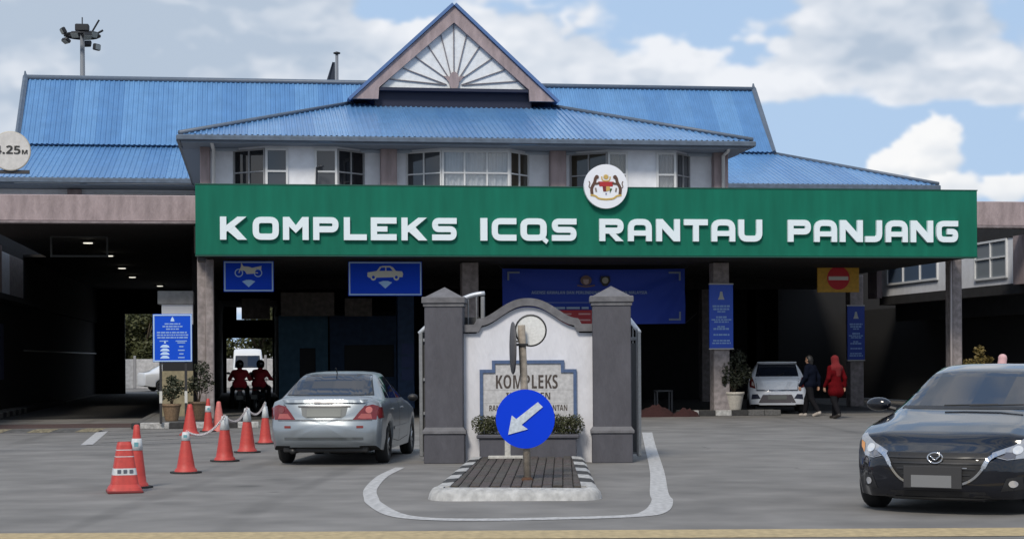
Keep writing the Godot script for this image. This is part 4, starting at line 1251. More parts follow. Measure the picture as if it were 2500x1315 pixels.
	part("emblem", MB.new().prism(disc(Vector2(-0.25, 0.44), 0.16, 20, 0.14), 0.07, 0.08).ribbon(poly([-0.5, 0.3, -0.25, 0.26, 0.0, 0.3]), 0.04, false, 0.07, 0.08), mat("emblem_brown", Color(0.16, 0.1, 0.09), 0.6), n)
	part("emblem_shield", MB.new().prism(poly([-0.33, 0.47, -0.17, 0.47, -0.18, 0.36, -0.25, 0.32, -0.32, 0.36]), 0.08, 0.086), mat("emblem_pale", Color(0.4, 0.3, 0.3), 0.6), n)
	part("emblem", MB.new().prism(poly([0.18, 0.56, 0.42, 0.56, 0.45, 0.42, 0.36, 0.28, 0.24, 0.28, 0.15, 0.42]), 0.07, 0.078), mat("emblem_black", Color(0.02, 0.02, 0.025), 0.6), n)
	part("emblem_disc", MB.new().prism(disc(Vector2(0.3, 0.44), 0.09, 20), 0.078, 0.084), mat("emblem_cream", Color(0.34, 0.33, 0.28), 0.6), n)
	for s2 in [[-1, 1], [1, 1], [1, -1], [-1, -1]]:
		var cx: float = s2[0] * 2.45
		var cy: float = s2[1] * 0.66
		part("corner_motif", MB.new().ribbon(PackedVector2Array([Vector2(cx - s2[0] * 0.32, cy), Vector2(cx, cy), Vector2(cx, cy - s2[1] * 0.22)]), 0.05, false, 0.06, 0.068), mat("motif_pale", Color(0.2, 0.25, 0.34), 0.6), n)
		part("rope", MB.new().tube([Vector3(s2[0] * bw / 2, s2[1] * bh / 2, 0), Vector3(s2[0] * (bw / 2 + 0.35), s2[1] * bh / 2 + 0.3, 0)], 0.008, 5), rod, n)

func notice_panel(label: String, at: Vector3, w: float, h: float, near: bool) -> void:
	var s := thing("notice_panel", label, "sign", at)
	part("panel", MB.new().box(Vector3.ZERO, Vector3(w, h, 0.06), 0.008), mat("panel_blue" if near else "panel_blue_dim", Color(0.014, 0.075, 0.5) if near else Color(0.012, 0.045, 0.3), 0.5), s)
	var tx := mat("panel_text", Color(0.22, 0.36, 0.62), 0.6)
	part("emblem", MB.new().prism(poly([-0.09, 0.46, 0.09, 0.46, 0.05, 0.56, 0.03, 0.68, -0.03, 0.68, -0.05, 0.56]), 0.03, 0.036), mat("panel_emblem", Color(0.4, 0.42, 0.4), 0.6), s)
	var g := RandomNumberGenerator.new()
	g.seed = 4
	for q in [[0.28, 0.44, 0.05], [0.2, 0.4, 0.05], [0.13, 0.2, 0.04], [-0.02, 0.26, 0.05], [-0.09, 0.5, 0.035], [-0.15, 0.36, 0.04], [-0.28, 0.2, 0.04], [-0.34, 0.4, 0.05], [-0.5, 0.4, 0.045], [-0.66, 0.42, 0.04], [-0.73, 0.46, 0.04]]:
		# one line of illegible words
		var b := MB.new()
		var x: float = -q[1] / 2 * w / 0.6
		var e: float = -x
		while x < e - 0.02:
			var l: float = minf(g.randf_range(0.04, 0.12), e - x)
			b.box(Vector3(x + l / 2, q[0], 0.033), Vector3(l, q[2], 0.006))
			x += l + 0.018
		part("text_line", b, tx, s)
	part("frame", MB.new().box(Vector3(0, -h / 2 - 0.015, 0.0), Vector3(w + 0.02, 0.035, 0.07)).box(Vector3(0, h / 2 + 0.015, 0.0), Vector3(w + 0.02, 0.035, 0.07)), mat("panel_frame", Color(0.4, 0.4, 0.4), 0.5), s)

# ------------------------------------------------------------------ gate monument, island, posts
var MON := Transform3D(Basis(Vector3.UP, deg_to_rad(-10.0)), Vector3(4.133, 0, -26.553))

func monument() -> void:
	var gy := streaked(bumpy(mat("pillar_grey", Color(0.085, 0.085, 0.102), 0.75, 0.16, 1.6), 0.15))
	var cp := bumpy(mat("coping_grey", Color(0.17, 0.17, 0.185), 0.8, 0.25, 1.2), 0.2)
	var wh := streaked(bumpy(mat("monument_white", Color(0.66, 0.67, 0.72), 0.8, 0.07, 2.4), 0.15))
	var b := thing("gate_monument", "white gate monument wall with curved coping between two grey pyramid-capped pillars", "monument", MON.origin, -10.0)
	for s in [-1.0, 1.0]:
		var x = s * 1.285
		var p := part("pillar", MB.new().box(Vector3(x, 1.45, -0.3), Vector3(0.585, 2.0, 0.585), 0.012), gy, b)
		part("base", MB.new().box(Vector3(x, 0.23, -0.3), Vector3(0.625, 0.46, 0.625), 0.012), gy, p)
		var pl := MB.new()
		for q in [[0.46, 0.335, 0.50, 0.335], [0.50, 0.335, 0.56, 0.29]]:
			var o := Vector3(x, 0.5, -0.3)
			for k in 4:
				var a := [[-1, 1], [1, 1], [1, -1], [-1, -1]]
				var f := func(i: int, r: float, y: float) -> Vector3: return Vector3(x + a[i % 4][0] * r, y, -0.3 + a[i % 4][1] * r)
				pl.cquad(f.call(k, q[1], q[0]), f.call(k + 1, q[1], q[0]), f.call(k + 1, q[3], q[2]), f.call(k, q[3], q[2]), o)
		pl.quad(Vector3(x - 0.335, 0.46, -0.635), Vector3(x + 0.335, 0.46, -0.635), Vector3(x + 0.335, 0.46, 0.035), Vector3(x - 0.335, 0.46, 0.035))
		part("plinth_ledge", pl, cp, p)
		part("cap", MB.new().box(Vector3(x, 2.5, -0.3), Vector3(0.67, 0.1, 0.67), 0.012).box(Vector3(x, 2.43, -0.3), Vector3(0.62, 0.05, 0.62)), cp, p)
		var py := MB.new()
		var r := 0.29
		for k in 4:
			var a := [[-1, 1], [1, 1], [1, -1], [-1, -1]]
			py.ctri(Vector3(x + a[k][0] * r, 2.548, -0.3 + a[k][1] * r), Vector3(x + a[(k + 1) % 4][0] * r, 2.548, -0.3 + a[(k + 1) % 4][1] * r), Vector3(x, 2.71, -0.3), Vector3(x, 2.5, -0.3))
		part("cap_peak", py, cp, p)
	# wall with its ogee top
	var top := []
	for k in 41:
		var x := -0.99 + 1.98 * k / 40.0
		var a := absf(x)
		var y := 2.02
		if a < 0.76:
			var t := a / 0.76
			y = 2.11 + 0.31 * (0.5 + 0.5 * cos(PI * pow(t, 1.15)))
		top.append(Vector2(x, y))
	var wp := PackedVector2Array([Vector2(-0.992, 0), Vector2(0.992, 0)])
	for k in range(40, -1, -1): wp.append(top[k] - Vector2(0, 0.03))
	part("wall", MB.new().prism(wp, -0.5, -0.22), wh, b)
	var cop := PackedVector2Array()
	for v in top: cop.append(v + Vector2(0, 0.05))
	part("coping", MB.new().ribbon(cop, 0.115, false, -0.54, -0.14), cp, b)
	# plaque with stepped blue border
	var pq := part("plaque", MB.new().prism(poly([-0.70, 0.62, 0.70, 0.62, 0.70, 1.39, 0.51, 1.39, 0.51, 1.53, -0.51, 1.53, -0.51, 1.39, -0.70, 1.39]), -0.21, -0.19), bumpy(mat("plaque_stone", Color(0.56, 0.56, 0.57), 0.6, 0.2, 0.6), 0.2), b)
	part("border", MB.new().ribbon(PackedVector2Array([Vector2(0.72, 0.62), Vector2(0.72, 1.41), Vector2(0.53, 1.41), Vector2(0.53, 1.55), Vector2(-0.53, 1.55), Vector2(-0.53, 1.41), Vector2(-0.72, 1.41), Vector2(-0.72, 0.62)]), 0.05, false, -0.215, -0.165), mat("border_blue", Color(0.07, 0.12, 0.24), 0.6, 0.15, 0.6), pq)
	var tx := mat("plaque_letters", Color(0.055, 0.042, 0.035), 0.5)
	text("lettering", "KOMPLEKS", 0.215, 0.95, tx, pq, Vector3(-0.02, 1.245, -0.188))
	text("lettering", "IMIGRESEN", 0.11, 0.68, tx, pq, Vector3(0.0, 1.025, -0.188))
	text("lettering", "RANTAU PANJANG KELANTAN", 0.115, 1.2, tx, pq, Vector3(0.0, 0.83, -0.188))
	part("joint", MB.new().box(Vector3(0, 1.12, -0.189), Vector3(1.38, 0.004, 0.003)).box(Vector3(0, 0.92, -0.189), Vector3(1.38, 0.004, 0.003)), mat("joint_grey", Color(0.35, 0.35, 0.35), 0.8), pq)
	# planter trough
	var tr := part("planter_trough", MB.new().box(Vector3(0, 0.2, 0.02), Vector3(1.47, 0.4, 0.4), 0.012).box(Vector3(0, 0.42, 0.02), Vector3(1.56, 0.06, 0.47), 0.015), gy, b)
	var h := thing("hedge", "low clipped green hedge growing in the grey trough of the gate monument", "hedge", MON * Vector3(-0.0, 0.44, 0.02), -10.0)
	var g := RandomNumberGenerator.new()
	g.seed = 3
	var lf := MB.new()
	for k in 15:
		var x := -0.74 + 1.48 * k / 14.0
		lf.leaves(Vector3(x, 0.15 + g.randf_range(-0.02, 0.03), g.randf_range(-0.04, 0.06)), Vector3(0.13, 0.155, 0.2), 420, 0.034, g)
	var hl := mat("hedge_leaf", Color(0.075, 0.082, 0.03), 0.6, 0.4, 0.25)
	hl.backlight_enabled = true
	hl.backlight = Color(0.1, 0.13, 0.03)
	stuff(part("foliage", lf, hl, h))
	var stem := MB.new(true)
	for k in 12:
		stem.tube([Vector3(-0.66 + k * 0.12, 0.0, 0), Vector3(-0.66 + k * 0.12 + 0.03, 0.2, 0.02)], 0.008, 5)
	part("stems", stem, mat("bark", Color(0.08, 0.06, 0.04), 0.9), h)
	gate_leaf("silver barred gate leaf swung open behind the left grey pillar", MON * Transform3D(Basis(Vector3.UP, deg_to_rad(-8.0)), Vector3(-1.72, 0, -0.75)), 1.05)
	gate_leaf("silver barred gate leaf swung open behind the right grey pillar", MON * Transform3D(Basis(Vector3.UP, deg_to_rad(112.0)), Vector3(1.73, 0, -0.62)), 1.7)

func gate_leaf(label: String, t: Transform3D, w: float) -> void:
	var b := thing("gate_leaf", label, "gate", Vector3.ZERO, 0.0, "open gate leaves behind the pillars")
	b.transform = t
	var sl := mat("gate_silver", Color(0.30, 0.31, 0.32), 0.4, 0.15, 0.5, 0.5)
	var f := func(x: float) -> float: return 2.0 + 0.62 * sin(clampf(x / w, 0, 1) * PI * 0.5)
	part("post", MB.new().box(Vector3(0.03, 1.05, 0), Vector3(0.06, 1.96, 0.06), 0.008), sl, b)
	part("post", MB.new().box(Vector3(w - 0.03, 1.32, 0), Vector3(0.06, 2.5, 0.06), 0.008), sl, b)
	for y in [0.12, 0.75, 1.28, 1.9]:
		part("rail", MB.new().box(Vector3(w / 2, y, 0), Vector3(w - 0.12, 0.05, 0.04), 0.005), sl, b)
	var cu := []
	for k in 15: cu.append(Vector3(w * k / 14.0, f.call(w * k / 14.0), 0))
	part("top_rail", MB.new(true).tube(cu, 0.035, 8), mat("gate_pale", Color(0.55, 0.58, 0.62), 0.35, 0.0, 1.0, 0.3), b)
	var n := int(w / 0.12)
	for k in range(1, n):
		var x := w * k / n
		part("bar", MB.new().tube([Vector3(x, 0.14, 0), Vector3(x, f.call(x), 0)], 0.012, 6), sl, b)
	part("mesh_sheet", MB.new().box(Vector3(w / 2, 0.98, -0.02), Vector3(w - 0.12, 1.7, 0.006)), mat("gate_mesh_dark", Color(0.045, 0.047, 0.05), 0.6), b)
	part("lattice", MB.new().box(Vector3(w * 0.62, 2.1, -0.015), Vector3(w * 0.6, 0.3, 0.006)), mat("gate_mesh_dark", Color(0.045, 0.047, 0.05), 0.6), b)

func island_and_posts() -> void:
	# traffic island in front of the monument; local z runs towards the camera
	var kw := bumpy(mat("kerb_white", Color(0.56, 0.56, 0.55), 0.85, 0.35, 0.9), 0.5)
	var kb := bumpy(mat("kerb_dark", Color(0.045, 0.045, 0.046), 0.85, 0.35, 0.9), 0.4)
	var base := thing("traffic_island", "narrow traffic island with striped kerb and dark brick paving before the gate", "island")
	base.transform = Transform3D(Basis(Vector3.UP, deg_to_rad(-10.0)), MON * Vector3(-0.02, 0, 0.35))
	var Lz := 6.65
	var hw := func(z: float) -> float: return lerpf(0.90, 0.99, z / Lz)
	var prof := func(x: float, s: float, z: float) -> Array:   # kerb section across x, outwards s
		return [Vector3(x, 0, z), Vector3(x - s * 0.035, 0.09, z), Vector3(x - s * 0.08, 0.12, z), Vector3(x - s * 0.22, 0.13, z), Vector3(x - s * 0.22, 0.0, z)]
	for s in [-1.0, 1.0]:
		var n := 9
		var l := 6.15 / n
		for k in n:
			var z0 := k * l + 0.004
			var z1 := (k + 1) * l - 0.004
			var a: Array = prof.call(s * hw.call(z0), s, z0)
			var c: Array = prof.call(s * hw.call(z1), s, z1)
			var m := MB.new()
			var o: Vector3 = (a[0] + a[3] + c[0] + c[3]) / 4.0 + Vector3(-s * 0.02, -0.005, 0)
			for i in 4: m.cquad(a[i], a[i + 1], c[i + 1], c[i], o)
			for e in [a, c]:
				for i in range(1, 4): m.ctri(e[0], e[i], e[i + 1], o)
			part("kerb_stone", m, kw if k % 2 == 0 else kb, base)
	# rounded front kerb
	var fp := []
	for k in 9:
		var a := PI - PI / 2.0 * k / 8.0
		fp.append(Vector2(-0.74 + cos(a) * 0.26, 6.36 + sin(a) * 0.42))
	for k in 9:
		var a := PI / 2.0 - PI / 2.0 * k / 8.0
		fp.append(Vector2(0.74 + cos(a) * 0.26, 6.36 + sin(a) * 0.42))
	fp.push_front(Vector2(-0.99, 6.155)); fp.append(Vector2(0.99, 6.155))
	var ci := Vector2(0, 6.0)
	var fm := MB.new(true)
	for i in fp.size() - 1:
		var secs := []
		for v in [fp[i], fp[i + 1]]:
			var inn: Vector2 = Vector2(clampf(v.x, -0.82, 0.82), minf(v.y, 6.4))
			var d: Vector2 = (inn - v)
			var col := []
			for q in [[0.0, 0.0], [0.12, 0.075], [0.3, 0.115], [0.6, 0.13], [1.0, 0.127]]:
				var w = v + d * q[0]
				col.append(Vector3(w.x, q[1] + (0.006 * sin(v.x * 23.0) if q[1] > 0.1 else 0.0), w.y))
			secs.append(col)
		for k in 4:
			fm.cquad(secs[0][k], secs[1][k], secs[1][k + 1], secs[0][k + 1], Vector3(clampf(secs[0][k].x, -0.8, 0.8), 0.0, 6.3))
	part("front_kerb", fm, kw, base)
	# bricks
	var bm := []
	for i in 4:
		bm.append(bumpy(mat("brick_%d" % i, [Color(0.085, 0.07, 0.062), Color(0.095, 0.075, 0.07), Color(0.075, 0.066, 0.058), Color(0.09, 0.08, 0.07)][i], 0.9, 0.35, 0.4), 0.4))
	part("bedding", MB.new().box(Vector3(0, 0.045, 3.15), Vector3(1.6, 0.09, 6.5)), mat("joint_dark", Color(0.03, 0.028, 0.026), 0.95), base)
	var g := RandomNumberGenerator.new()
	g.seed = 8
	var meshes := []
	for i in 3: meshes.append(MB.new().box(Vector3.ZERO, Vector3(0.112, 0.05, 0.44), 0.008).commit())
	var cols := 13
	for c in cols:
		for r in 14:
			var x := (c - (cols - 1) / 2.0) * 0.122
			var z := 0.22 + r * 0.455 + (0.22 if c % 2 == 0 else 0.0) - 0.15
			if z > 6.2: continue
			part("brick", meshes[(c + r) % 3], bm[g.randi() % 4], base, Transform3D(Basis(), Vector3(x, 0.09 + g.randf_range(0, 0.008), z)))
	# post with the keep-left disc, the back of a mirror and an edge-on round sign
	var P := Vector3(3.3, 0.11, -21.3)
	var p := thing("sign_post", "weathered grey post carrying a blue keep-left disc and a white round mirror back", "sign", P, -8.3)
	var st := mat("post_grey", Color(0.42, 0.365, 0.30), 0.7, 0.4, 0.5)
	part("post", MB.new(true).tube([Vector3(0.005, 0, 0), Vector3(-0.02, 0.9, 0), Vector3(-0.06, 1.9, 0)], 0.046, 12), st, p)
	part("foot", MB.new(true).lathe([Vector2(0.075, -0.01), Vector2(0.07, 0.025), Vector2(0.05, 0.04)], 14), mat("rust", Color(0.13, 0.06, 0.03), 0.9, 0.4, 0.2), p)
	var bl := mat("disc_blue", Color(0.004, 0.045, 0.62), 0.6)
	bl.metallic_specular = 0.2
	var dc := part("disc", MB.new().prism(disc(Vector2.ZERO, 0.36, 56), -0.006, 0.006, Transform3D(Basis(), Vector3(-0.02, 0.755, 0.075))), bl, p)
	var ar := poly([-0.21, -0.19, -0.165, 0.045, -0.11, 0.0, 0.155, 0.205, 0.215, 0.145, -0.045, -0.07, 0.03, -0.125])
	part("arrow", MB.new().prism(ar, 0.088, 0.094, Transform3D(Basis(), Vector3(-0.02, 0.755, 0))), mat("arrow_white", Color(0.62, 0.7, 0.79), 0.5, 0.2, 0.4), dc)
	part("clamp", MB.new().box(Vector3(-0.055, 1.66, 0), Vector3(0.15, 0.03, 0.14), 0.005), mat("clamp_black", Color(0.015, 0.015, 0.015), 0.5), p)
	var mr := part("mirror_back", MB.new().prism(disc(Vector2.ZERO, 0.185, 32), -0.008, 0.004, Transform3D(Basis(), Vector3(0.055, 1.835, -0.12))), mat("mirror_white", Color(0.74, 0.75, 0.74), 0.6, 0.12, 0.3), p)
	part("mirror_rim", MB.new(true).lathe([Vector2(0.18, 0.01), Vector2(0.195, 0.012), Vector2(0.2, 0.0), Vector2(0.195, -0.02), Vector2(0.18, -0.02)], 32, Transform3D(Basis(Vector3.RIGHT, PI / 2), Vector3(0.055, 1.835, -0.12))), mat("clamp_black", Color(0.015, 0.015, 0.015), 0.5), mr)
	var ed := part("edge_on_disc", MB.new(true).lathe([Vector2(0, -0.012), Vector2(0.31, -0.012), Vector2(0.325, 0.0), Vector2(0.31, 0.012), Vector2(0, 0.02)], 40, Transform3D(Basis(Vector3(0, 1, 0), deg_to_rad(6.0)) * Basis(Vector3(0, 0, 1), PI / 2), Vector3(-0.165, 1.62, 0.0))), mat("disc_back_grey", Color(0.11, 0.105, 0.11), 0.6, 0.3, 0.3), p)
	part("bracket", MB.new().box(Vector3(-0.11, 1.7, 0), Vector3(0.1, 0.025, 0.03)), st, ed)
	# low white T stand behind the post
	var q := thing("barrier_stand", "low white T-shaped barrier stand on the island behind the blue disc", "stand", MON * Vector3(-0.29, 0.12, 0.75), -10.0)
	var wp := mat("stand_white", Color(0.6, 0.59, 0.55), 0.7, 0.25, 0.5)
	part("upright", MB.new().box(Vector3(0, 0.25, 0), Vector3(0.085, 0.46, 0.06), 0.006), wp, q)
	part("foot_bar", MB.new().box(Vector3(-0.03, 0.02, 0), Vector3(0.52, 0.045, 0.08), 0.006), wp, q)

func pot_plant(called: String, label: String, at: Vector3, pr: float, ph: float, pm: Material, crowns: Array, n: int, seed_: int, leaf: Color, group := "") -> Node3D:
	var b := thing(called, label, "potted plant", at, 0.0, group)
	part("pot", MB.new(true).lathe([Vector2(0, 0), Vector2(pr * 0.68, 0), Vector2(pr * 0.72, 0.03), Vector2(pr * 0.97, ph * 0.8), Vector2(pr, ph * 0.86), Vector2(pr * 1.07, ph * 0.88), Vector2(pr * 1.07, ph), Vector2(pr * 0.9, ph), Vector2(pr * 0.86, ph * 0.9), Vector2(0, ph * 0.9)], 24), pm, b)
	var g := RandomNumberGenerator.new()
	g.seed = seed_
	var st := MB.new(true)
	var lf := MB.new()
	for c in crowns:
		st.tube([Vector3(0, ph * 0.85, 0), Vector3(c[0].x * 0.4, lerpf(ph, c[0].y, 0.5), c[0].z * 0.4), c[0]], 0.018, 6, 0.008)
		lf.leaves(c[0], c[1], n, c[2], g, 0.5)
	part("stem", st, mat("bark", Color(0.08, 0.06, 0.04), 0.9), b)
	var lm := mat("leaf_%d" % seed_, leaf, 0.6, 0.4, 0.3)
	lm.backlight_enabled = true
	lm.backlight = Color(leaf.r, leaf.g * 1.4, leaf.b * 0.5)
	stuff(part("foliage", lf, lm, b))
	return b

func left_island() -> void:
	var kw := mat("kerb_white", Color(0.6, 0.6, 0.58), 0.85)
	var kb := mat("kerb_dark", Color(0.05, 0.05, 0.05), 0.85)
	var b := thing("lane_island", "raised concrete lane island with black and white kerb stones at the left lane", "island", Vector3(0, 0, -42))
	part("slab", MB.new().box(Vector3(-1.5, 0.065, -6.1), Vector3(2.35, 0.13, 11.8)), bumpy(mat("slab_concrete", Color(0.17, 0.168, 0.16), 0.9, 0.3, 2.0), 0.3), b)
	var edges := [-2.86, -2.66, -1.98, -1.58, -0.98, -0.4, 0.1]
	for k in 6:
		var a: float = edges[k]
		var c: float = edges[k + 1]
		part("kerb_stone", MB.new().box(Vector3((a + c) / 2, 0.075, -0.1), Vector3(c - a - 0.008, 0.15, 0.2), 0.015), kb if k % 2 == 0 else kw, b)
	for k in 10:
		part("kerb_stone", MB.new().box(Vector3(-2.76, 0.07, -0.75 - k * 1.1), Vector3(0.18, 0.14, 1.08), 0.015), mat("kerb_concrete", Color(0.15, 0.15, 0.145), 0.9, 0.3, 1.0), b)
	var pm := mat("pot_tan", Color(0.30, 0.20, 0.12), 0.7, 0.35, 0.4)
	pot_plant("potted_shrub", "dark green shrub in a tan clay pot between the legs of the tariff sign", Vector3(-2.0, 0.13, -43.6), 0.22, 0.42, pm, [[Vector3(-0.1, 0.68, 0), Vector3(0.26, 0.2, 0.25), 0.07], [Vector3(0.15, 0.8, 0.05), Vector3(0.24, 0.22, 0.25), 0.07], [Vector3(0.02, 0.98, 0), Vector3(0.16, 0.14, 0.16), 0.06]], 260, 31, Color(0.05, 0.062, 0.03), "shrubs in tan pots on the lane island")
	pot_plant("potted_shrub", "taller dark green shrub in a tan clay pot beside the canopy column", Vector3(-1.36, 0.13, -44.0), 0.24, 0.46, pm, [[Vector3(-0.12, 0.85, 0), Vector3(0.22, 0.25, 0.22), 0.07], [Vector3(0.17, 0.95, 0.05), Vector3(0.25, 0.3, 0.25), 0.07], [Vector3(0.08, 1.28, 0), Vector3(0.2, 0.2, 0.2), 0.06]], 280, 32, Color(0.048, 0.06, 0.03), "shrubs in tan pots on the lane island")
	# blue tariff sign on two legs
	var bl := mat("tariff_blue", Color(0.006, 0.07, 0.55), 0.6)
	bl.metallic_specular = 0.25
	var s := thing("tariff_sign", "upright blue information sign with pale text on two striped legs", "sign", Vector3(-1.888, 0.13, -41.9))
	part("panel", MB.new().box(Vector3(0, 2.0, 0), Vector3(0.905, 1.12, 0.04), 0.008), bl, s)
	part("border", MB.new().ribbon(PackedVector2Array([Vector2(-0.43, 1.465), Vector2(0.43, 1.465), Vector2(0.43, 2.535), Vector2(-0.43, 2.535)]), 0.03, true, 0.02, 0.028), mat("sign_pale_blue", Color(0.36, 0.52, 0.72), 0.5), s)
	var tx := mat("tariff_text", Color(0.22, 0.36, 0.66), 0.6)
	var br := mat("tariff_bright", Color(0.45, 0.62, 0.85), 0.6)
	part("emblem", MB.new().prism(poly([-0.045, 2.39, 0.045, 2.39, 0.03, 2.45, 0.0, 2.5, -0.03, 2.45]), 0.02, 0.027), br, s)
	var g := RandomNumberGenerator.new()
	g.seed = 6
	for q in [[2.33, 0.36], [2.27, 0.46], [2.21, 0.3], [2.13, 0.72], [2.07, 0.72], [2.01, 0.7]]:
		var m := MB.new()
		var x: float = -q[1] / 2
		while x < q[1] / 2 - 0.02:
			var l: float = minf(g.randf_range(0.03, 0.1), q[1] / 2 - x)
			m.box(Vector3(x + l / 2, q[0], 0.023), Vector3(l, 0.032, 0.006))
			x += l + 0.014
		part("text_line", m, tx, s)
	for k in 4:
		part("tariff_icon", MB.new().prism(poly([-0.29, 1.78 - k * 0.085, -0.07, 1.78 - k * 0.085, -0.09, 1.82 - k * 0.085, -0.14, 1.845 - k * 0.085, -0.22, 1.845 - k * 0.085, -0.26, 1.82 - k * 0.085]), 0.02, 0.027), br, s)
		part("price", MB.new().box(Vector3(0.2, 1.8 - k * 0.085, 0.023), Vector3(0.1 + 0.05 * (k % 2), 0.03, 0.006)), tx, s)
	part("tariff_icon", MB.new().prism(poly([-0.2, 1.88, -0.15, 1.88, -0.175, 1.95]), 0.02, 0.027), br, s)
	for q in [[-0.2, 1.93, 0.2], [0.2, 1.93, 0.26], [0.2, 1.89, 0.18]]:
		part("text_line", MB.new().box(Vector3(q[0], q[1], 0.023), Vector3(q[2], 0.025, 0.005)), tx, s)
	for x in [-0.28, 0.3]:
		var lg := part("leg", MB.new().box(Vector3(x, 0.8, -0.03), Vector3(0.06, 1.6, 0.05), 0.004), mat("leg_black", Color(0.02, 0.02, 0.022), 0.6), s)
		part("stripe", MB.new().box(Vector3(x, 0.62, -0.03), Vector3(0.064, 0.28, 0.054)), mat("stripe_white", Color(0.5, 0.5, 0.47), 0.7), lg)

# ------------------------------------------------------------------ cones and chain
func cone(label: String, at: Vector3, h: float, r: float, style: String) -> Node3D:
	var b := thing("traffic_cone", label, "traffic cone", at, rng.randf_range(-12, 12), "traffic cones before the left lane")
	var og := mat("cone_orange_" + ("pale" if style == "pale" else "red"), Color(0.62, 0.17, 0.15) if style == "pale" else Color(0.52, 0.052, 0.042), 0.55, 0.15, 0.5)
	var wh := mat("cone_white", Color(0.6, 0.63, 0.65), 0.5, 0.15, 0.3)
	var bk := mat("cone_base_black", Color(0.02, 0.02, 0.021), 0.8)
	var rt := r * 0.2
	var R := func(y: float) -> float: return lerpf(r * 0.72, rt, clampf((y - 0.04) / (h - 0.04), 0, 1))
	if style == "square":
		# broad block cone with a printed band
		var m := MB.new()
		var pts := [[0.035, r * 0.98], [0.07, r * 0.92], [0.11, r * 0.78], [h * 0.94, r * 0.42], [h, r * 0.36]]
		for i in pts.size() - 1:
			var p: Array = pts[i]
			var q: Array = pts[i + 1]
			m.smooth(i)
			var ring := func(rr: float, y: float) -> Array:
				var o := []
				for v in soft([-rr, -rr, rr, -rr, rr, rr, -rr, rr], rr * 0.5, true): o.append(Vector3(v.x, y, v.y))
				return o
			var A: Array = ring.call(p[1], p[0])
			var B: Array = ring.call(q[1], q[0])
			for k in A.size():
				var j := (k + 1) % A.size()
				m.cquad(A[k], A[j], B[j], B[k], Vector3(0, (p[0] + q[0]) / 2, 0))
		m.flat().box(Vector3(0, h - 0.003, 0), Vector3(r * 0.5, 0.004, r * 0.5))
		part("body", m, og, b)
		part("base", MB.new().box(Vector3(0, 0.02, 0), Vector3(r * 2.02, 0.035, r * 2.02), 0.01), mat("cone_base_red", Color(0.16, 0.02, 0.02), 0.8), b)
		for q in [[0.36, 0.13, 0.002], [0.84, 0.014, 0.004], [0.71, 0.014, 0.004]]:
			var y: float = h * q[0]
			var rr: float = lerpf(r * 0.78, r * 0.42, (y - 0.11) / (h * 0.94 - 0.11))
			var rr2: float = lerpf(r * 0.78, r * 0.42, (y + h * q[1] - 0.11) / (h * 0.94 - 0.11))
			var bm := MB.new()
			var a1 := soft([-rr, -rr, rr, -rr, rr, rr, -rr, rr], rr * 0.5, true)
			var a2 := soft([-rr2, -rr2, rr2, -rr2, rr2, rr2, -rr2, rr2], rr2 * 0.5, true)
			var e := 1.012
			for k in a1.size():
				var j := (k + 1) % a1.size()
				bm.cquad(Vector3(a1[k].x * e, y, a1[k].y * e), Vector3(a1[j].x * e, y, a1[j].y * e), Vector3(a2[j].x * e, y + h * q[1], a2[j].y * e), Vector3(a2[k].x * e, y + h * q[1], a2[k].y * e), Vector3(0, y, 0))
			part("band", bm, wh, b)
		for k in 3:
			part("band_mark", MB.new().box(Vector3(-r * 0.34 + k * r * 0.34, h * 0.43, r * 0.69), Vector3(r * 0.2, h * 0.07, 0.01)), mat("band_mark_grey", Color(0.09, 0.1, 0.13), 0.7), b)
		return b
	var bodyprof := [Vector2(r * 0.86, 0.03), Vector2(r * 0.8, 0.06), Vector2(R.call(0.08), 0.08)]
	for k in range(1, 9): bodyprof.append(Vector2(R.call(0.08 + (h - 0.1) * k / 8.0), 0.08 + (h - 0.1) * k / 8.0))
	bodyprof.append(Vector2(rt * 0.7, h)); bodyprof.append(Vector2(0, h))
	part("body", MB.new(true).lathe(bodyprof, 26), og, b)
	part("base", MB.new().prism(disc(Vector2.ZERO, r * 1.18, 8) if style != "plain" else disc(Vector2.ZERO, r * 1.0, 16), 0, 0.03, Transform3D(Basis(Vector3.RIGHT, -PI / 2), Vector3.ZERO)), bk if style != "plain" and style != "pale" else og, b)
	var bands := {"cap": [0.7, 1.0], "ring": [0.78, 0.98], "band": [0.6, 0.78]}
	if bands.has(style):
		var q: Array = bands[style]
		var y0: float = h * q[0]
		var y1: float = h * q[1]
		part("sleeve", MB.new(true).lathe([Vector2(R.call(y0), y0 - 0.002), Vector2(R.call(y0) + 0.006, y0), Vector2(R.call(y1) + 0.006, y1), Vector2(R.call(y1), y1 + 0.002)], 26), wh, b)
		if style != "cap":
			part("sleeve_mark", MB.new().box(Vector3(0, (y0 + y1) / 2, R.call((y0 + y1) / 2) + 0.006), Vector3(0.05, h * 0.07, 0.006)), mat("mark_teal", Color(0.12, 0.3, 0.34), 0.7), b)
	return b

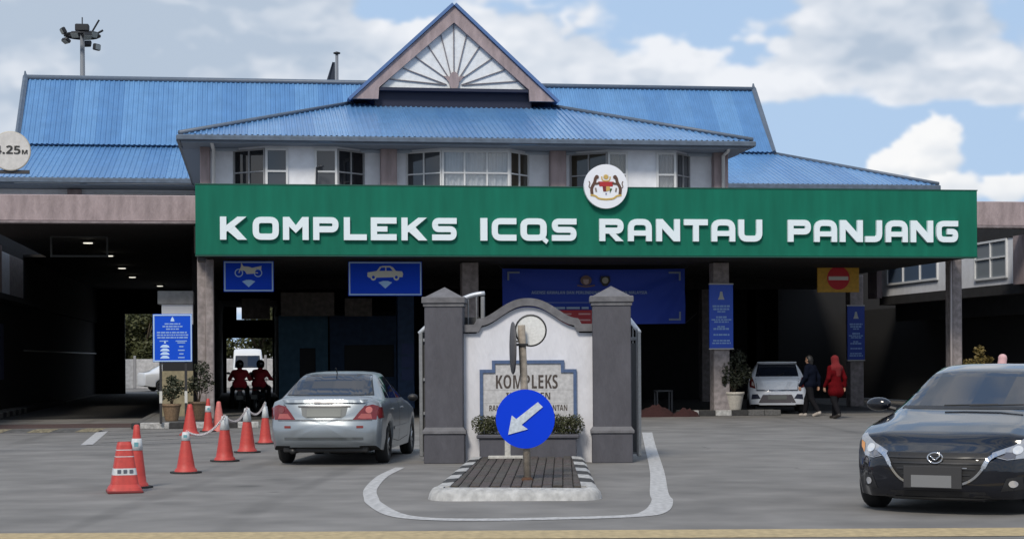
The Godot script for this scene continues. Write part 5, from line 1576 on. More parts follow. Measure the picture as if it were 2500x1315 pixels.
func cones() -> void:
	cone("broad red block cone with printed white band, nearest of all the cones", Vector3(-1.57, 0, -21.85), 0.62, 0.21, "square")
	cone("tall slim red cone with white ring standing directly behind the broad block cone", Vector3(-1.47, 0, -22.6), 0.80, 0.17, "band")
	cone("red cone with white upper ring standing alone left of the chain", Vector3(-0.97, 0, -25.4), 0.60, 0.19, "ring")
	cone("red cone with white cap, nearer end of the white plastic chain", Vector3(-0.47, 0, -28.2), 0.72, 0.2, "cap")
	cone("red cone with white cap in the middle of the white plastic chain", Vector3(-0.13, 0, -30.8), 0.77, 0.2, "cap")
	cone("plain red cone without any white before the lane island kerb", Vector3(-1.37, 0, -38.3), 0.67, 0.23, "plain")
	cone("slim faded cone with white sleeve between the plain red and the pale cone", Vector3(-1.03, 0, -40.0), 0.75, 0.16, "band")
	cone("pale pinkish faded cone farthest back beside the lane island", Vector3(-0.8, 0, -40.2), 0.68, 0.21, "pale")
	var w := cone("white-and-pink cone half hidden behind the rear corner of the silver sedan", Vector3(0.2, 0, -33.9), 0.72, 0.17, "cap")
	part("pole", MB.new(true).tube([Vector3(0, 0.6, 0), Vector3(0.0, 0.8, 0)], 0.02, 8), mat("cone_white", Color(0.6, 0.63, 0.65), 0.5), w)
	# chain hung from cone to cone
	var c := thing("plastic_chain", "white plastic chain sagging from cone to cone towards the silver sedan", "chain")
	var pts := [Vector3(-0.97, 0.6, -25.4), Vector3(-0.47, 0.73, -28.2), Vector3(-0.13, 0.78, -30.8), Vector3(0.2, 0.8, -33.9)]
	var sag := [0.16, 0.16, 0.17]
	for i in 3:
		var m := MB.new(true)
		var n := 56
		for k in n:
			var t := (k + 0.5) / n
			var p: Vector3 = pts[i].lerp(pts[i + 1], t) - Vector3(0, sag[i] * 4.0 * t * (1 - t), 0)
			var d: Vector3 = (pts[i + 1] - pts[i]).normalized()
			var side := d.cross(Vector3.UP).normalized() if k % 2 == 0 else Vector3.UP
			var ring := []
			for a in 7: ring.append(p + d * cos(TAU * a / 6.0) * 0.036 + side * sin(TAU * a / 6.0) * 0.018)
			m.tube(ring, 0.0065, 5, -1.0, false)
		part("chain_span", m, mat("chain_white", Color(0.6, 0.54, 0.53), 0.6), c)

# ------------------------------------------------------------------ cars
# Body lofted through sections along z (front at -z). Keys: z, half-width, belt height, half-width of the top edge, top height, underside height.
class Body:
	var tris := PackedVector3Array()
	var bins := {}
	var mesh: ArrayMesh
	var wells: ArrayMesh
	var slant := 1.0
	const C := 0.08

	static func lerp_keys(keys: Array, z: float) -> Array:
		if z <= keys[0][0]: return keys[0].slice(1)
		for i in keys.size() - 1:
			if z <= keys[i + 1][0]:
				var t: float = (z - keys[i][0]) / (keys[i + 1][0] - keys[i][0])
				var o := []
				for c in range(1, 6): o.append(lerpf(keys[i][c], keys[i + 1][c], t))
				return o
		return keys[-1].slice(1)

	func build(keys: Array, axles: Array, arch: float, deform: Callable) -> void:
		var z0: float = keys[0][0]
		var z1: float = keys[-1][0]
		var zs := []
		var z := z0
		while z < z1:
			zs.append(z)
			var step := 0.05
			for a in axles:
				if absf(z - a) < arch + 0.04: step = 0.03
			if z - z0 < 0.25 or z1 - z < 0.25: step = 0.025
			z += step
		zs.append(z1)
		for a in axles:
			for s in [-1.0, 1.0]:
				zs.append(a + s * arch); zs.append(a + s * (arch - 0.002))
		zs.sort()
		var rows := []
		for zz in zs:
			var acc := [0.0, 0.0, 0.0, 0.0, 0.0]
			var w := minf(0.09, minf(zz - z0, z1 - zz))
			for k in 5:
				var v := lerp_keys(keys, zz + w * (k - 2) / 2.0)
				for c in 5: acc[c] += v[c] / 5.0
			var wb: float = acc[0]
			var yb: float = acc[1]
			var wt: float = acc[2]
			var yt: float = acc[3]
			var yl: float = acc[4]
			var ya := yl + 0.02
			for a in axles:
				var d: float = absf(zz - a)
				if d < arch - 0.001: ya = maxf(ya, 0.30 + sqrt(arch * arch - d * d))
			ya = minf(ya, yb - 0.12)
			var cr := minf(0.06, (yt - yb) * 0.45)
			var ws := wb * 0.955
			var ym := maxf(yl + (yb - yl) * 0.5, ya + 0.02)
			var p := [Vector2(0, yl), Vector2(wb - 0.26, yl), Vector2(wb - 0.26, ya), Vector2(ws, ya)]
			p.append(Vector2(lerpf(ws, wb, 0.7), lerpf(ya, ym, 0.5)))
			p.append(Vector2(wb, ym))
			p.append(Vector2(wb * 0.998, lerpf(ym, yb, 0.45)))
			p.append(Vector2(wb * 0.985, lerpf(ym, yb, 0.8)))
			p.append(Vector2(wb * 0.955, yb))
			var e := Vector2(wt, yt - cr)
			for k in [0.08, 0.3, 0.55, 0.8]:
				var q := Vector2(wb * 0.95, yb).lerp(e, k)
				q.x += sin(k * PI) * 0.03 * clampf((yt - yb) * 3.0, 0, 1)
				p.append(q)
			p.append(e + Vector2(0.0, 0.0))
			p.append(Vector2(wt * 0.94, yt - cr * 0.62))
			p.append(Vector2(wt * 0.8, yt - cr * 0.3))
			p.append(Vector2(wt * 0.5, yt - cr * 0.06))
			p.append(Vector2(0, yt))
			rows.append([zz, p])
		# closing faces: the end sections shrink onto themselves
		var full := []
		var first: Array = rows[0]
		var last: Array = rows[-1]
		var shrink := func(r: Array, k: float, dz: float) -> Array:
			var o := []
			var cy: float = (r[1][0].y + r[1][-1].y) / 2.0
			for v in r[1]: o.append(Vector2(v.x * k, cy + (v.y - cy) * k))
			return [r[0] + dz, o]
		for k in [[0.0, -0.028], [0.45, -0.028], [0.8, -0.024], [0.93, -0.014]]: full.append(shrink.call(first, k[0], k[1]))
		full.append_array(rows)
		for k in [[0.93, 0.014], [0.8, 0.024], [0.45, 0.028], [0.0, 0.028]]: full.append(shrink.call(last, k[0], k[1]))
		var m := MB.new(true)
		var wm := MB.new()
		var n: int = full[0][1].size()
		for s in [-1.0, 1.0]:
			for i in full.size() - 1:
				for j in n - 1:
					var q := [Vector3(full[i][1][j].x * s, full[i][1][j].y, full[i][0]), Vector3(full[i + 1][1][j].x * s, full[i + 1][1][j].y, full[i + 1][0]), Vector3(full[i + 1][1][j + 1].x * s, full[i + 1][1][j + 1].y, full[i + 1][0]), Vector3(full[i][1][j + 1].x * s, full[i][1][j + 1].y, full[i][0])]
					for k in 4: q[k] = deform.call(q[k])
					if s > 0: q.reverse()
					# outside is on the left when going towards +z and upwards on the right-hand side
					if j < 3 and i >= 4 and i < full.size() - 5:
						wm.quad(q[0], q[1], q[2], q[3])
					else:
						m.quad(q[0], q[1], q[2], q[3])
						tris.append_array([q[0], q[1], q[2], q[0], q[2], q[3]])
		mesh = m.commit()
		wells = wm.commit()

	func key(ax: int, a: float, b: float) -> Vector3i:
		return Vector3i(ax, int(floor(a / C)), int(floor(b / C)))

	func index(ax: int) -> void:
		for i in range(0, tris.size(), 3):
			var lo := Vector2(1e9, 1e9)
			var hi := -lo
			for k in 3:
				var v := flat2(ax, tris[i + k])
				lo = lo.min(v); hi = hi.max(v)
			for a in range(int(floor(lo.x / C)), int(floor(hi.x / C)) + 1):
				for b in range(int(floor(lo.y / C)), int(floor(hi.y / C)) + 1):
					var kk := Vector3i(ax, a, b)
					if not bins.has(kk): bins[kk] = PackedInt32Array()
					bins[kk].append(i)

	# ax 0 looks along x (u = z, v = y); ax 2 looks along z (u = x, v = y); ax 1 looks down (u = x, v = z)
	static func flat2(ax: int, p: Vector3) -> Vector2:
		return Vector2(p.z, p.y) if ax == 0 else (Vector2(p.x, p.y) if ax == 2 else Vector2(p.x, p.z))

	func hit(ax: int, sg: float, u: Vector2) -> float:
		var best := -1e9
		for i in bins.get(key(ax, u.x, u.y), PackedInt32Array()):
			var a := flat2(ax, tris[i])
			var b := flat2(ax, tris[i + 1])
			var c := flat2(ax, tris[i + 2])
			var d := (b - a).cross(c - a)
			if absf(d) < 1e-9: continue
			var s := (u - a).cross(c - a) / d
			var t := (b - a).cross(u - a) / d
			if s < -0.002 or t < -0.002 or s + t > 1.002: continue
			var w := (tris[i][ax] * (1 - s - t) + tris[i + 1][ax] * s + tris[i + 2][ax] * t) * sg
			if w > best:
				best = w
				var nn := (tris[i + 1] - tris[i]).cross(tris[i + 2] - tris[i]).normalized()
				slant = 1.0 / maxf(0.3, absf(nn[ax]))
		return best

	# a piece lying on the body: outline seen along the axis, set proud of the surface
	func patch(outline: PackedVector2Array, ax: int, sg: float, off: float, cell := 0.05) -> MB:
		var m := MB.new(true)
		var lo := outline[0]
		var hi := outline[0]
		for v in outline:
			lo = lo.min(v); hi = hi.max(v)
		var cache := {}
		var big := PackedVector2Array()
		for v in outline: big.append(v * 200.0)
		var nx := int(ceil((hi.x - lo.x) / cell))
		var ny := int(ceil((hi.y - lo.y) / cell))
		for i in nx:
			for j in ny:
				var c0 := lo + Vector2(i, j) * cell
				var c1 := c0 + Vector2(cell, cell)
				var sq := PackedVector2Array([c0, Vector2(c1.x, c0.y), c1, Vector2(c0.x, c1.y)])
				for k in 4: sq[k] *= 200.0
				for pl in Geometry2D.intersect_polygons(sq, big):
					var ix := Geometry2D.triangulate_polygon(pl)
					for t in range(0, ix.size(), 3):
						var q := []
						for k in 3:
							var v: Vector2 = pl[ix[t + k]] / 200.0
							var kk := Vector2i(roundi(v.x * 5000), roundi(v.y * 5000))
							if not cache.has(kk):
								cache[kk] = hit(ax, sg, v)
								if cache[kk] > -1e8: cache[kk] += off * slant
							var w: float = cache[kk]
							if w < -1e8: break
							w = w * sg
							q.append(Vector3(w, v.y, v.x) if ax == 0 else (Vector3(v.x, v.y, w) if ax == 2 else Vector3(v.x, w, v.y)))
						if q.size() == 3:
							var o := Vector3()
							o[ax] = sg
							if (q[1] - q[0]).cross(q[2] - q[0]).dot(o) < 0.0: m.tri(q[0], q[2], q[1])
							else: m.tri(q[0], q[1], q[2])
		return m

func wheel(parent: Node3D, at: Vector3, r: float, w: float, sgn: float) -> void:
	var t := Transform3D(Basis(Vector3(0, 0, 1), -sgn * PI / 2), at)
	var ty := part("wheel", MB.new(true).lathe([Vector2(r * 0.6, -w / 2), Vector2(r * 0.9, -w / 2), Vector2(r * 0.985, -w * 0.36), Vector2(r, -w * 0.2), Vector2(r, w * 0.2), Vector2(r * 0.985, w * 0.36), Vector2(r * 0.9, w / 2), Vector2(r * 0.66, w / 2), Vector2(r * 0.63, w * 0.42)], 36, t), mat("tyre", Color(0.018, 0.018, 0.019), 0.85, 0.2, 0.4), parent)
	var al := mat("alloy", Color(0.42, 0.43, 0.44), 0.35, 0.0, 1.0, 0.8)
	part("rim", MB.new(true).lathe([Vector2(r * 0.65, w * 0.46), Vector2(r * 0.6, w * 0.44), Vector2(r * 0.58, w * 0.1), Vector2(0.0, w * 0.1)], 32, t), mat("rim_dark", Color(0.05, 0.05, 0.052), 0.5, 0.0, 1.0, 0.6), ty)
	var sp := MB.new()
	for k in 7:
		var a := TAU * k / 7.0
		sp.box(Vector3(0, w * 0.36, r * 0.34), Vector3(r * 0.13, w * 0.1, r * 0.54), 0.008, t * Transform3D(Basis(Vector3.UP, a), Vector3.ZERO))
	sp.smooth().lathe([Vector2(r * 0.13, w * 0.3), Vector2(r * 0.13, w * 0.44), Vector2(0, w * 0.45)], 16, t)
	part("spokes", sp, al, ty)

func mirror_x(p: PackedVector2Array) -> PackedVector2Array:
	var o := PackedVector2Array()
	for v in p: o.append(Vector2(-v.x, v.y))
	return o

func car_base(b: Node3D, B: Body, pm: Material, axles: Array, r: float, tw: float) -> void:
	part("body", B.mesh, pm, b)
	part("underbody", B.wells, mat("underbody", Color(0.012, 0.012, 0.012), 0.9), b)
	for z in axles:
		for s in [-1.0, 1.0]:
			wheel(b, Vector3(s * tw, r, z), r, 0.19, s)
	for ax in 3: B.index(ax)

func seam(B: Body, path: Array, ax: int, sg: float, w := 0.009) -> MB:
	var m := MB.new(true)
	var pts := poly(path)
	for i in pts.size() - 1:
		var d := (pts[i + 1] - pts[i]).normalized()
		var n := Vector2(-d.y, d.x) * w / 2
		var p := B.patch(PackedVector2Array([pts[i] - n, pts[i + 1] - n, pts[i + 1] + n, pts[i] + n]), ax, sg, 0.002, 0.08)
		m.st.append_from(p.commit(), 0, Transform3D())
	return m

func cars() -> void:
	var gl := glass("car_glass", Color(0.012, 0.016, 0.026))
	gl.metallic_specular = 0.2
	var seam_m := mat("seam", Color(0.02, 0.02, 0.022), 0.7)
	var trim := mat("trim_black", Color(0.012, 0.012, 0.013), 0.5)
	var red := mat("lamp_red", Color(0.13, 0.004, 0.006), 0.3)
	red.metallic_specular = 0.35
	var clear := paint("lamp_clear", Color(0.5, 0.5, 0.52), 0.1, 0.3)
	var plate := mat("plate_grey", Color(0.15, 0.16, 0.15), 0.6)
	# ---- silver saloon seen from behind
	var sv := paint("paint_silver", Color(0.27, 0.305, 0.335), 0.3, 0.5)
	sv.clearcoat = 0.35
	var b := thing("silver_sedan", "silver four-door sedan seen from behind, entering the left gate lane", "car", Vector3(1.53, 0, -28.75), -13.0)
	var B := Body.new()
	var axl := [-1.3, 1.3]
	B.build([[-2.13, 0.68, 0.60, 0.5, 0.66, 0.26], [-2.0, 0.79, 0.70, 0.62, 0.75, 0.2], [-1.5, 0.855, 0.80, 0.68, 0.86, 0.19], [-1.0, 0.865, 0.88, 0.70, 0.95, 0.19], [-0.8, 0.868, 0.91, 0.70, 0.99, 0.19], [-0.05, 0.87, 0.94, 0.575, 1.37, 0.19], [0.3, 0.87, 0.945, 0.585, 1.42, 0.19], [0.85, 0.868, 0.95, 0.58, 1.41, 0.19], [1.2, 0.866, 0.955, 0.57, 1.36, 0.19], [1.78, 0.855, 0.965, 0.70, 1.05, 0.2], [2.08, 0.845, 0.96, 0.70, 1.04, 0.24], [2.17, 0.82, 0.95, 0.69, 1.02, 0.27], [2.2, 0.79, 0.93, 0.66, 0.985, 0.285]], axl, 0.34,
		func(p: Vector3) -> Vector3:
			if p.z > 1.9:
				var k := smoothstep(1.9, 2.2, p.z)
				p.z += k * (0.075 * smoothstep(0.70, 0.665, p.y) - 0.05 * smoothstep(0.72, 0.98, p.y) - 0.07 * smoothstep(0.40, 0.28, p.y))
				p.z -= k * 0.16 * pow(absf(p.x) / 0.82, 3.0)
			return p)
	car_base(b, B, sv, axl, 0.3, 0.755)
	part("rear_window", B.patch(poly([-0.66, 1.07, 0.66, 1.07, 0.57, 1.27, 0.525, 1.355, 0.3, 1.375, -0.3, 1.375, -0.525, 1.355, -0.57, 1.27]), 2, 1, 0.010), gl, b)
	part("window_surround", B.patch(poly([-0.68, 1.058, 0.68, 1.058, 0.585, 1.28, 0.537, 1.366, 0.3, 1.386, -0.3, 1.386, -0.537, 1.366, -0.585, 1.28]), 2, 1, 0.006), trim, b)
	for s in [-1.0, 1.0]:
		part("door_window", B.patch(poly([-0.62, 0.985, 0.28, 0.99, 0.28, 1.33, -0.02, 1.31, -0.3, 1.19]), 0, s, 0.004), gl, b)
		part("door_window", B.patch(poly([0.34, 0.99, 1.02, 1.0, 0.98, 1.22, 0.85, 1.32, 0.34, 1.335]), 0, s, 0.004), gl, b)
		part("quarter_window", B.patch(poly([1.06, 1.0, 1.35, 1.01, 1.08, 1.2]), 0, s, 0.004), gl, b)
		part("door_seam", seam(B, [-0.72, 0.93, -0.7, 0.35, 0.28, 0.3, 0.3, 0.97], 0, s), seam_m, b)
		part("door_seam", seam(B, [0.32, 0.97, 0.32, 0.3, 0.9, 0.35, 1.08, 0.7, 1.06, 0.97], 0, s), seam_m, b)
		part("side_moulding", B.patch(rect(-0.85, 0.50, 0.88, 0.55), 0, s, 0.012), sv, b)
		for z in [-0.1, 0.93]:
			part("door_handle", MB.new().box(Vector3(s * 0.868, 0.83, z + 0.1), Vector3(0.03, 0.028, 0.17), 0.01), sv, b)
		part("mirror", MB.new(true).ball(Vector3(s * 0.955, 0.97, -0.62), Vector3(0.085, 0.06, 0.05)), trim, b)
		# tail lamp wraps the corner
		var tl := poly([0.44, 0.70, 0.78, 0.70, 0.80, 0.90, 0.72, 0.925, 0.60, 0.90, 0.52, 0.81])
		var lamp := part("tail_lamp", B.patch(tl if s > 0 else mirror_x(tl), 2, 1, 0.008, 0.04), red, b)
		var tc := disc(Vector2(s * 0.67, 0.845), 0.05, 14)
		part("reverse_lens", B.patch(tc, 2, 1, 0.012, 0.03), paint("lamp_pink", Color(0.45, 0.12, 0.1), 0.1) if s > 0 else paint("lamp_red_dark", Color(0.13, 0.01, 0.01), 0.1), lamp)
		var ti := poly([0.5, 0.715, 0.72, 0.715, 0.7, 0.79, 0.56, 0.79])
		part("indicator_lens", B.patch(ti if s > 0 else mirror_x(ti), 2, 1, 0.011, 0.04), paint("lamp_rose", Color(0.3, 0.06, 0.05), 0.12), lamp)
		part("tail_lamp_side", B.patch(poly([1.83, 0.72, 2.06, 0.71, 2.06, 0.89, 1.92, 0.88]), 0, s, 0.006, 0.04), red, lamp)
		part("reflector", B.patch(rect(s * 0.55 - 0.05, 0.575, s * 0.55 + 0.05, 0.61), 2, 1, 0.006), paint("reflector_red", Color(0.2, 0.025, 0.02), 0.2), b)
		part("headlamp", B.patch(poly([0.45, 0.6, 0.72, 0.6, 0.74, 0.72, 0.5, 0.72]) if s > 0 else mirror_x(poly([0.45, 0.6, 0.72, 0.6, 0.74, 0.72, 0.5, 0.72])), 2, -1, 0.006), clear, b)
	var rec := part("plate_recess", B.patch(poly([-0.36, 0.90, 0.36, 0.90, 0.33, 0.76, 0.27, 0.725, -0.27, 0.725, -0.33, 0.76]), 2, 1, 0.003), mat("recess_grey", Color(0.13, 0.14, 0.14), 0.6), b)
	part("plate", B.patch(rect(-0.26, 0.745, 0.26, 0.865), 2, 1, 0.012), plate, rec)
	part("plate_trim", B.patch(rect(-0.4, 0.89, 0.4, 0.91), 2, 1, 0.014), mat("trim_grey", Color(0.1, 0.1, 0.105), 0.4, 0.0, 1.0, 0.3), b)
	part("boot_lip", B.patch(poly([-0.62, 0.955, 0.62, 0.955, 0.66, 1.0, -0.66, 1.0]), 2, 1, 0.03, 0.05), sv, b)
	part("boot_seam", seam(B, [-0.64, 0.93, -0.6, 0.9, -0.44, 0.7, 0.44, 0.7, 0.6, 0.9, 0.64, 0.93], 2, 1), seam_m, b)
	part("bumper_seam", seam(B, [-0.72, 0.685, 0.72, 0.685], 2, 1), seam_m, b)
	part("bumper_groove", B.patch(rect(-0.6, 0.40, 0.6, 0.435), 2, 1, 0.008), mat("groove_grey", Color(0.09, 0.1, 0.105), 0.5, 0.0, 1.0, 0.3), b)
	part("bumper_valance", MB.new().box(Vector3(0, 0.25, 2.02), Vector3(1.3, 0.1, 0.16), 0.02), trim, b)
	part("exhaust", MB.new(true).tube([Vector3(-0.5, 0.22, 1.8), Vector3(-0.5, 0.22, 2.14)], 0.045, 12), mat("exhaust", Color(0.06, 0.06, 0.06), 0.5, 0.0, 1.0, 0.8), b)
	part("exhaust_muffler", MB.new(true).ball(Vector3(0.2, 0.25, 1.75), Vector3(0.3, 0.1, 0.22)), trim, b)
	part("antenna", MB.new(true).tube([Vector3(0, 1.385, 1.08), Vector3(0, 1.47, 1.2)], 0.008, 6), trim, b)
	part("badge", B.patch(rect(-0.16, 0.95, 0.14, 0.985), 2, 1, 0.034), mat("badge_grey", Color(0.28, 0.28, 0.29), 0.4, 0.0, 1.0, 0.4), b)
	# ---- black hatchback facing the camera
	var bk := paint("paint_black", Color(0.003, 0.004, 0.008), 0.12)
	bk.metallic_specular = 0.35
	bk.clearcoat = 0.85
	b = thing("black_hatchback", "glossy black hatchback with chrome-edged grille facing the camera at the right edge", "car", Vector3(8.04, 0, -18.55), BLACK_YAW)
	b.scale = Vector3(1.13, 1.01, 1.06)
	B = Body.new()
	axl = [-1.25, 1.3]
	B.build([[-2.0, 0.66, 0.56, 0.46, 0.63, 0.15], [-1.9, 0.74, 0.64, 0.58, 0.71, 0.15], [-1.7, 0.81, 0.75, 0.62, 0.80, 0.16], [-1.35, 0.845, 0.84, 0.64, 0.895, 0.17], [-0.95, 0.85, 0.90, 0.66, 0.985, 0.18], [-0.78, 0.85, 0.93, 0.67, 1.03, 0.18], [0.1, 0.85, 0.97, 0.56, 1.43, 0.18], [0.5, 0.85, 0.98, 0.565, 1.50, 0.18], [1.0, 0.85, 1.0, 0.555, 1.49, 0.18], [1.6, 0.84, 1.02, 0.53, 1.40, 0.2], [1.95, 0.80, 1.0, 0.56, 1.08, 0.25], [2.03, 0.74, 0.94, 0.52, 1.0, 0.3]], axl, 0.34,
		func(p: Vector3) -> Vector3:
			if p.z < -1.6:
				var k := smoothstep(-1.6, -2.0, p.z)
				p.z += k * (0.20 * pow(absf(p.x) / 0.75, 2.6) + 0.09 * smoothstep(0.5, 0.75, p.y) + 0.05 * smoothstep(0.3, 0.14, p.y))
			return p)
	car_base(b, B, bk, axl, 0.3, 0.745)
	part("windscreen", B.patch(poly([-0.655, 1.055, 0.655, 1.055, 0.60, 1.25, 0.53, 1.385, 0.3, 1.415, -0.3, 1.415, -0.53, 1.385, -0.60, 1.25]), 2, -1, 0.004), gl, b)
	part("cowl", B.patch(poly([-0.67, 1.025, 0.67, 1.025, 0.66, 1.055, -0.66, 1.055]), 2, -1, 0.003), trim, b)
	for s in [-1.0, 1.0]:
		part("wiper", MB.new().tube([Vector3(s * 0.12 + 0.1, 1.062, -0.80), Vector3(s * 0.12 - 0.4, 1.075, -0.78)], 0.008, 5), trim, b)
		part("door_window", B.patch(poly([-0.45, 1.01, 0.3, 1.02, 0.3, 1.385, 0.08, 1.36, -0.2, 1.2]), 0, s, 0.004), gl, b)
		part("door_window", B.patch(poly([0.36, 1.02, 1.1, 1.05, 1.1, 1.33, 0.8, 1.39, 0.36, 1.39]), 0, s, 0.004), gl, b)
		part("door_seam", seam(B, [-0.6, 0.95, -0.6, 0.35, 0.3, 0.3, 0.32, 0.99], 0, s), seam_m, b)
		part("door_handle", MB.new().box(Vector3(s * 0.855, 0.88, 0.15), Vector3(0.03, 0.03, 0.18), 0.01), bk, b)
		var mi := part("mirror", MB.new(true).ball(Vector3(s * 0.965, 1.06, -0.42), Vector3(0.125, 0.075, 0.07), 18, 10), bk, b)
		part("mirror_stalk", MB.new().tube([Vector3(s * 0.80, 1.0, -0.4), Vector3(s * 0.92, 1.04, -0.42)], 0.025, 6), trim, mi)
		var hl := poly([0.47, 0.595, 0.60, 0.56, 0.725, 0.575, 0.775, 0.67, 0.775, 0.785, 0.745, 0.80, 0.63, 0.70, 0.47, 0.63])
		if s < 0: hl = mirror_x(hl)
		var h := part("headlamp", B.patch(hl, 2, -1, 0.006, 0.03), paint("lamp_clear_grey", Color(0.36, 0.37, 0.39), 0.08, 0.45), b)
		part("headlamp_surround", B.patch(poly([0.50, 0.60, 0.60, 0.572, 0.66, 0.575, 0.66, 0.63, 0.56, 0.635]) if s > 0 else mirror_x(poly([0.50, 0.60, 0.60, 0.572, 0.66, 0.575, 0.66, 0.63, 0.56, 0.635])), 2, -1, 0.009, 0.03), paint("lamp_inner_dark", Color(0.08, 0.08, 0.09), 0.1), h)
		part("projector_lens", B.patch(disc(Vector2(s * 0.665, 0.655), 0.042, 16), 2, -1, 0.013, 0.03), paint("lamp_bright", Color(0.62, 0.64, 0.66), 0.06, 0.3), h)
		part("indicator_lens", B.patch(poly([0.735, 0.60, 0.772, 0.66, 0.772, 0.73, 0.74, 0.70]) if s > 0 else mirror_x(poly([0.735, 0.60, 0.772, 0.66, 0.772, 0.73, 0.74, 0.70])), 2, -1, 0.012, 0.03), paint("lamp_amber", Color(0.55, 0.25, 0.08), 0.1), h)
		var fg := part("fog_recess", B.patch(poly([0.55, 0.25, 0.72, 0.27, 0.71, 0.40, 0.60, 0.38]) if s > 0 else mirror_x(poly([0.55, 0.25, 0.72, 0.27, 0.71, 0.40, 0.60, 0.38])), 2, -1, 0.003, 0.03), trim, b)
		part("fog_lamp", B.patch(disc(Vector2(s * 0.65, 0.325), 0.035, 14), 2, -1, 0.01, 0.03), clear, fg)
		part("tail_lamp", B.patch(poly([0.5, 0.8, 0.72, 0.8, 0.7, 0.98, 0.55, 0.98]) if s > 0 else mirror_x(poly([0.5, 0.8, 0.72, 0.8, 0.7, 0.98, 0.55, 0.98])), 2, 1, 0.006), red, b)
	var gr := poly([-0.46, 0.625, 0.46, 0.625, 0.42, 0.50, 0.33, 0.37, 0.22, 0.305, -0.22, 0.305, -0.33, 0.37, -0.42, 0.50])
	var gp := part("grille", B.patch(gr, 2, -1, 0.004, 0.04), mat("grille_black", Color(0.008, 0.008, 0.009), 0.6), b)
	for k in 5:
		var y := 0.58 - k * 0.055
		var w := 0.44 - k * 0.045
		part("grille_bar", B.patch(rect(-w, y - 0.008, w, y + 0.008), 2, -1, 0.014, 0.05), mat("grille_bar", Color(0.022, 0.022, 0.024), 0.35), gp)
	var ch := mat("chrome", Color(0.62, 0.63, 0.65), 0.12, 0.0, 1.0, 1.0)
	var wing := MB.new(true)
	var lower := soft([-0.57, 0.645, -0.46, 0.59, -0.41, 0.47, -0.32, 0.355, -0.16, 0.295, 0.16, 0.295, 0.32, 0.355, 0.41, 0.47, 0.46, 0.59, 0.57, 0.645], 0.1)
	for i in lower.size() - 1:
		var d := (lower[i + 1] - lower[i])
		if d.length() < 0.001: continue
		var n := Vector2(-d.y, d.x).normalized() * (0.011 if absf(lower[i].x) < 0.42 else 0.019)
		wing.st.append_from(B.patch(PackedVector2Array([lower[i] - n, lower[i + 1] - n, lower[i + 1] + n, lower[i] + n]), 2, -1, 0.022, 0.06).commit(), 0, Transform3D())
	part("grille_chrome", wing, ch, b)
	part("grille_line", B.patch(rect(-0.28, 0.475, 0.28, 0.486), 2, -1, 0.02, 0.06), mat("chrome_dull", Color(0.3, 0.3, 0.31), 0.3, 0.0, 1.0, 0.9), gp)
	var em := MB.new(true)
	em.ribbon(disc(Vector2(0, 0.575), 0.066, 28, 0.052), 0.013, true, 0, 0.012)
	em.ribbon(soft([-0.05, 0.6, -0.03, 0.582, 0, 0.548, 0.03, 0.582, 0.05, 0.6], 0.02), 0.011, false, 0, 0.011)
	var ez := B.hit(2, -1, Vector2(0, 0.575))
	part("emblem", em, ch, b, Transform3D(Basis(Vector3(-1, 0, 0), Vector3.UP, Vector3(0, 0, -1)), Vector3(0, 0, -ez - 0.024)))
	var fp := part("plate", MB.new().box(Vector3(0.02, 0.385, -B.hit(2, -1, Vector2(0, 0.39)) - 0.022), Vector3(0.52, 0.22, 0.012), 0.004), mat("plate_dim", Color(0.03, 0.03, 0.032), 0.6), b)
	part("plate_panel", MB.new().box(Vector3(0.03, 0.345, -B.hit(2, -1, Vector2(0, 0.39)) - 0.03), Vector3(0.36, 0.12, 0.006)), mat("plate_light", Color(0.17, 0.175, 0.18), 0.6), fp)
	part("lower_intake", B.patch(poly([-0.48, 0.185, 0.48, 0.185, 0.42, 0.245, -0.42, 0.245]), 2, -1, 0.003), trim, b)
	part("front_lip", B.patch(rect(-0.55, 0.165, 0.55, 0.18), 2, -1, 0.012), mat("lip_black", Color(0.03, 0.03, 0.03), 0.5), b)
	# ---- white hatchback under the canopy
	var wt := paint("paint_white", Color(0.8, 0.83, 0.88), 0.25)
	b = thing("white_hatchback", "small white hatchback seen from behind beside the potted shrub, under the canopy", "car", Vector3(14.95, 0, -49.4), -15.0)
	B = Body.new()
	axl = [-1.22, 1.22]
	B.build([[-1.85, 0.62, 0.58, 0.45, 0.64, 0.22], [-1.75, 0.72, 0.66, 0.55, 0.72, 0.2], [-1.4, 0.79, 0.80, 0.6, 0.86, 0.2], [-1.0, 0.805, 0.9, 0.62, 0.98, 0.2], [-0.2, 0.81, 0.95, 0.56, 1.42, 0.2], [0.3, 0.81, 0.97, 0.56, 1.49, 0.2], [1.0, 0.81, 0.99, 0.555, 1.49, 0.2], [1.42, 0.805, 1.0, 0.545, 1.44, 0.2], [1.66, 0.80, 0.99, 0.60, 1.07, 0.22], [1.74, 0.79, 0.94, 0.60, 1.02, 0.24], [1.77, 0.76, 0.90, 0.56, 0.98, 0.26]], axl, 0.32,
		func(p: Vector3) -> Vector3:
			if p.z > 1.55:
				p.z += smoothstep(1.55, 1.77, p.z) * (0.07 * smoothstep(0.66, 0.6, p.y) - 0.14 * pow(absf(p.x) / 0.78, 3.0))
			return p)
	car_base(b, B, wt, axl, 0.28, 0.70)
	part("rear_window", B.patch(poly([-0.60, 1.06, 0.60, 1.06, 0.57, 1.2, 0.525, 1.40, -0.525, 1.40, -0.57, 1.2]), 2, 1, 0.005), gl, b)
	part("wiper", MB.new().tube([Vector3(0, 1.07, 1.70), Vector3(0.2, 1.16, 1.64)], 0.012, 5), trim, b)
	part("roof_spoiler", MB.new().box(Vector3(0, 1.45, 1.44), Vector3(1.1, 0.035, 0.16), 0.015), wt, b)
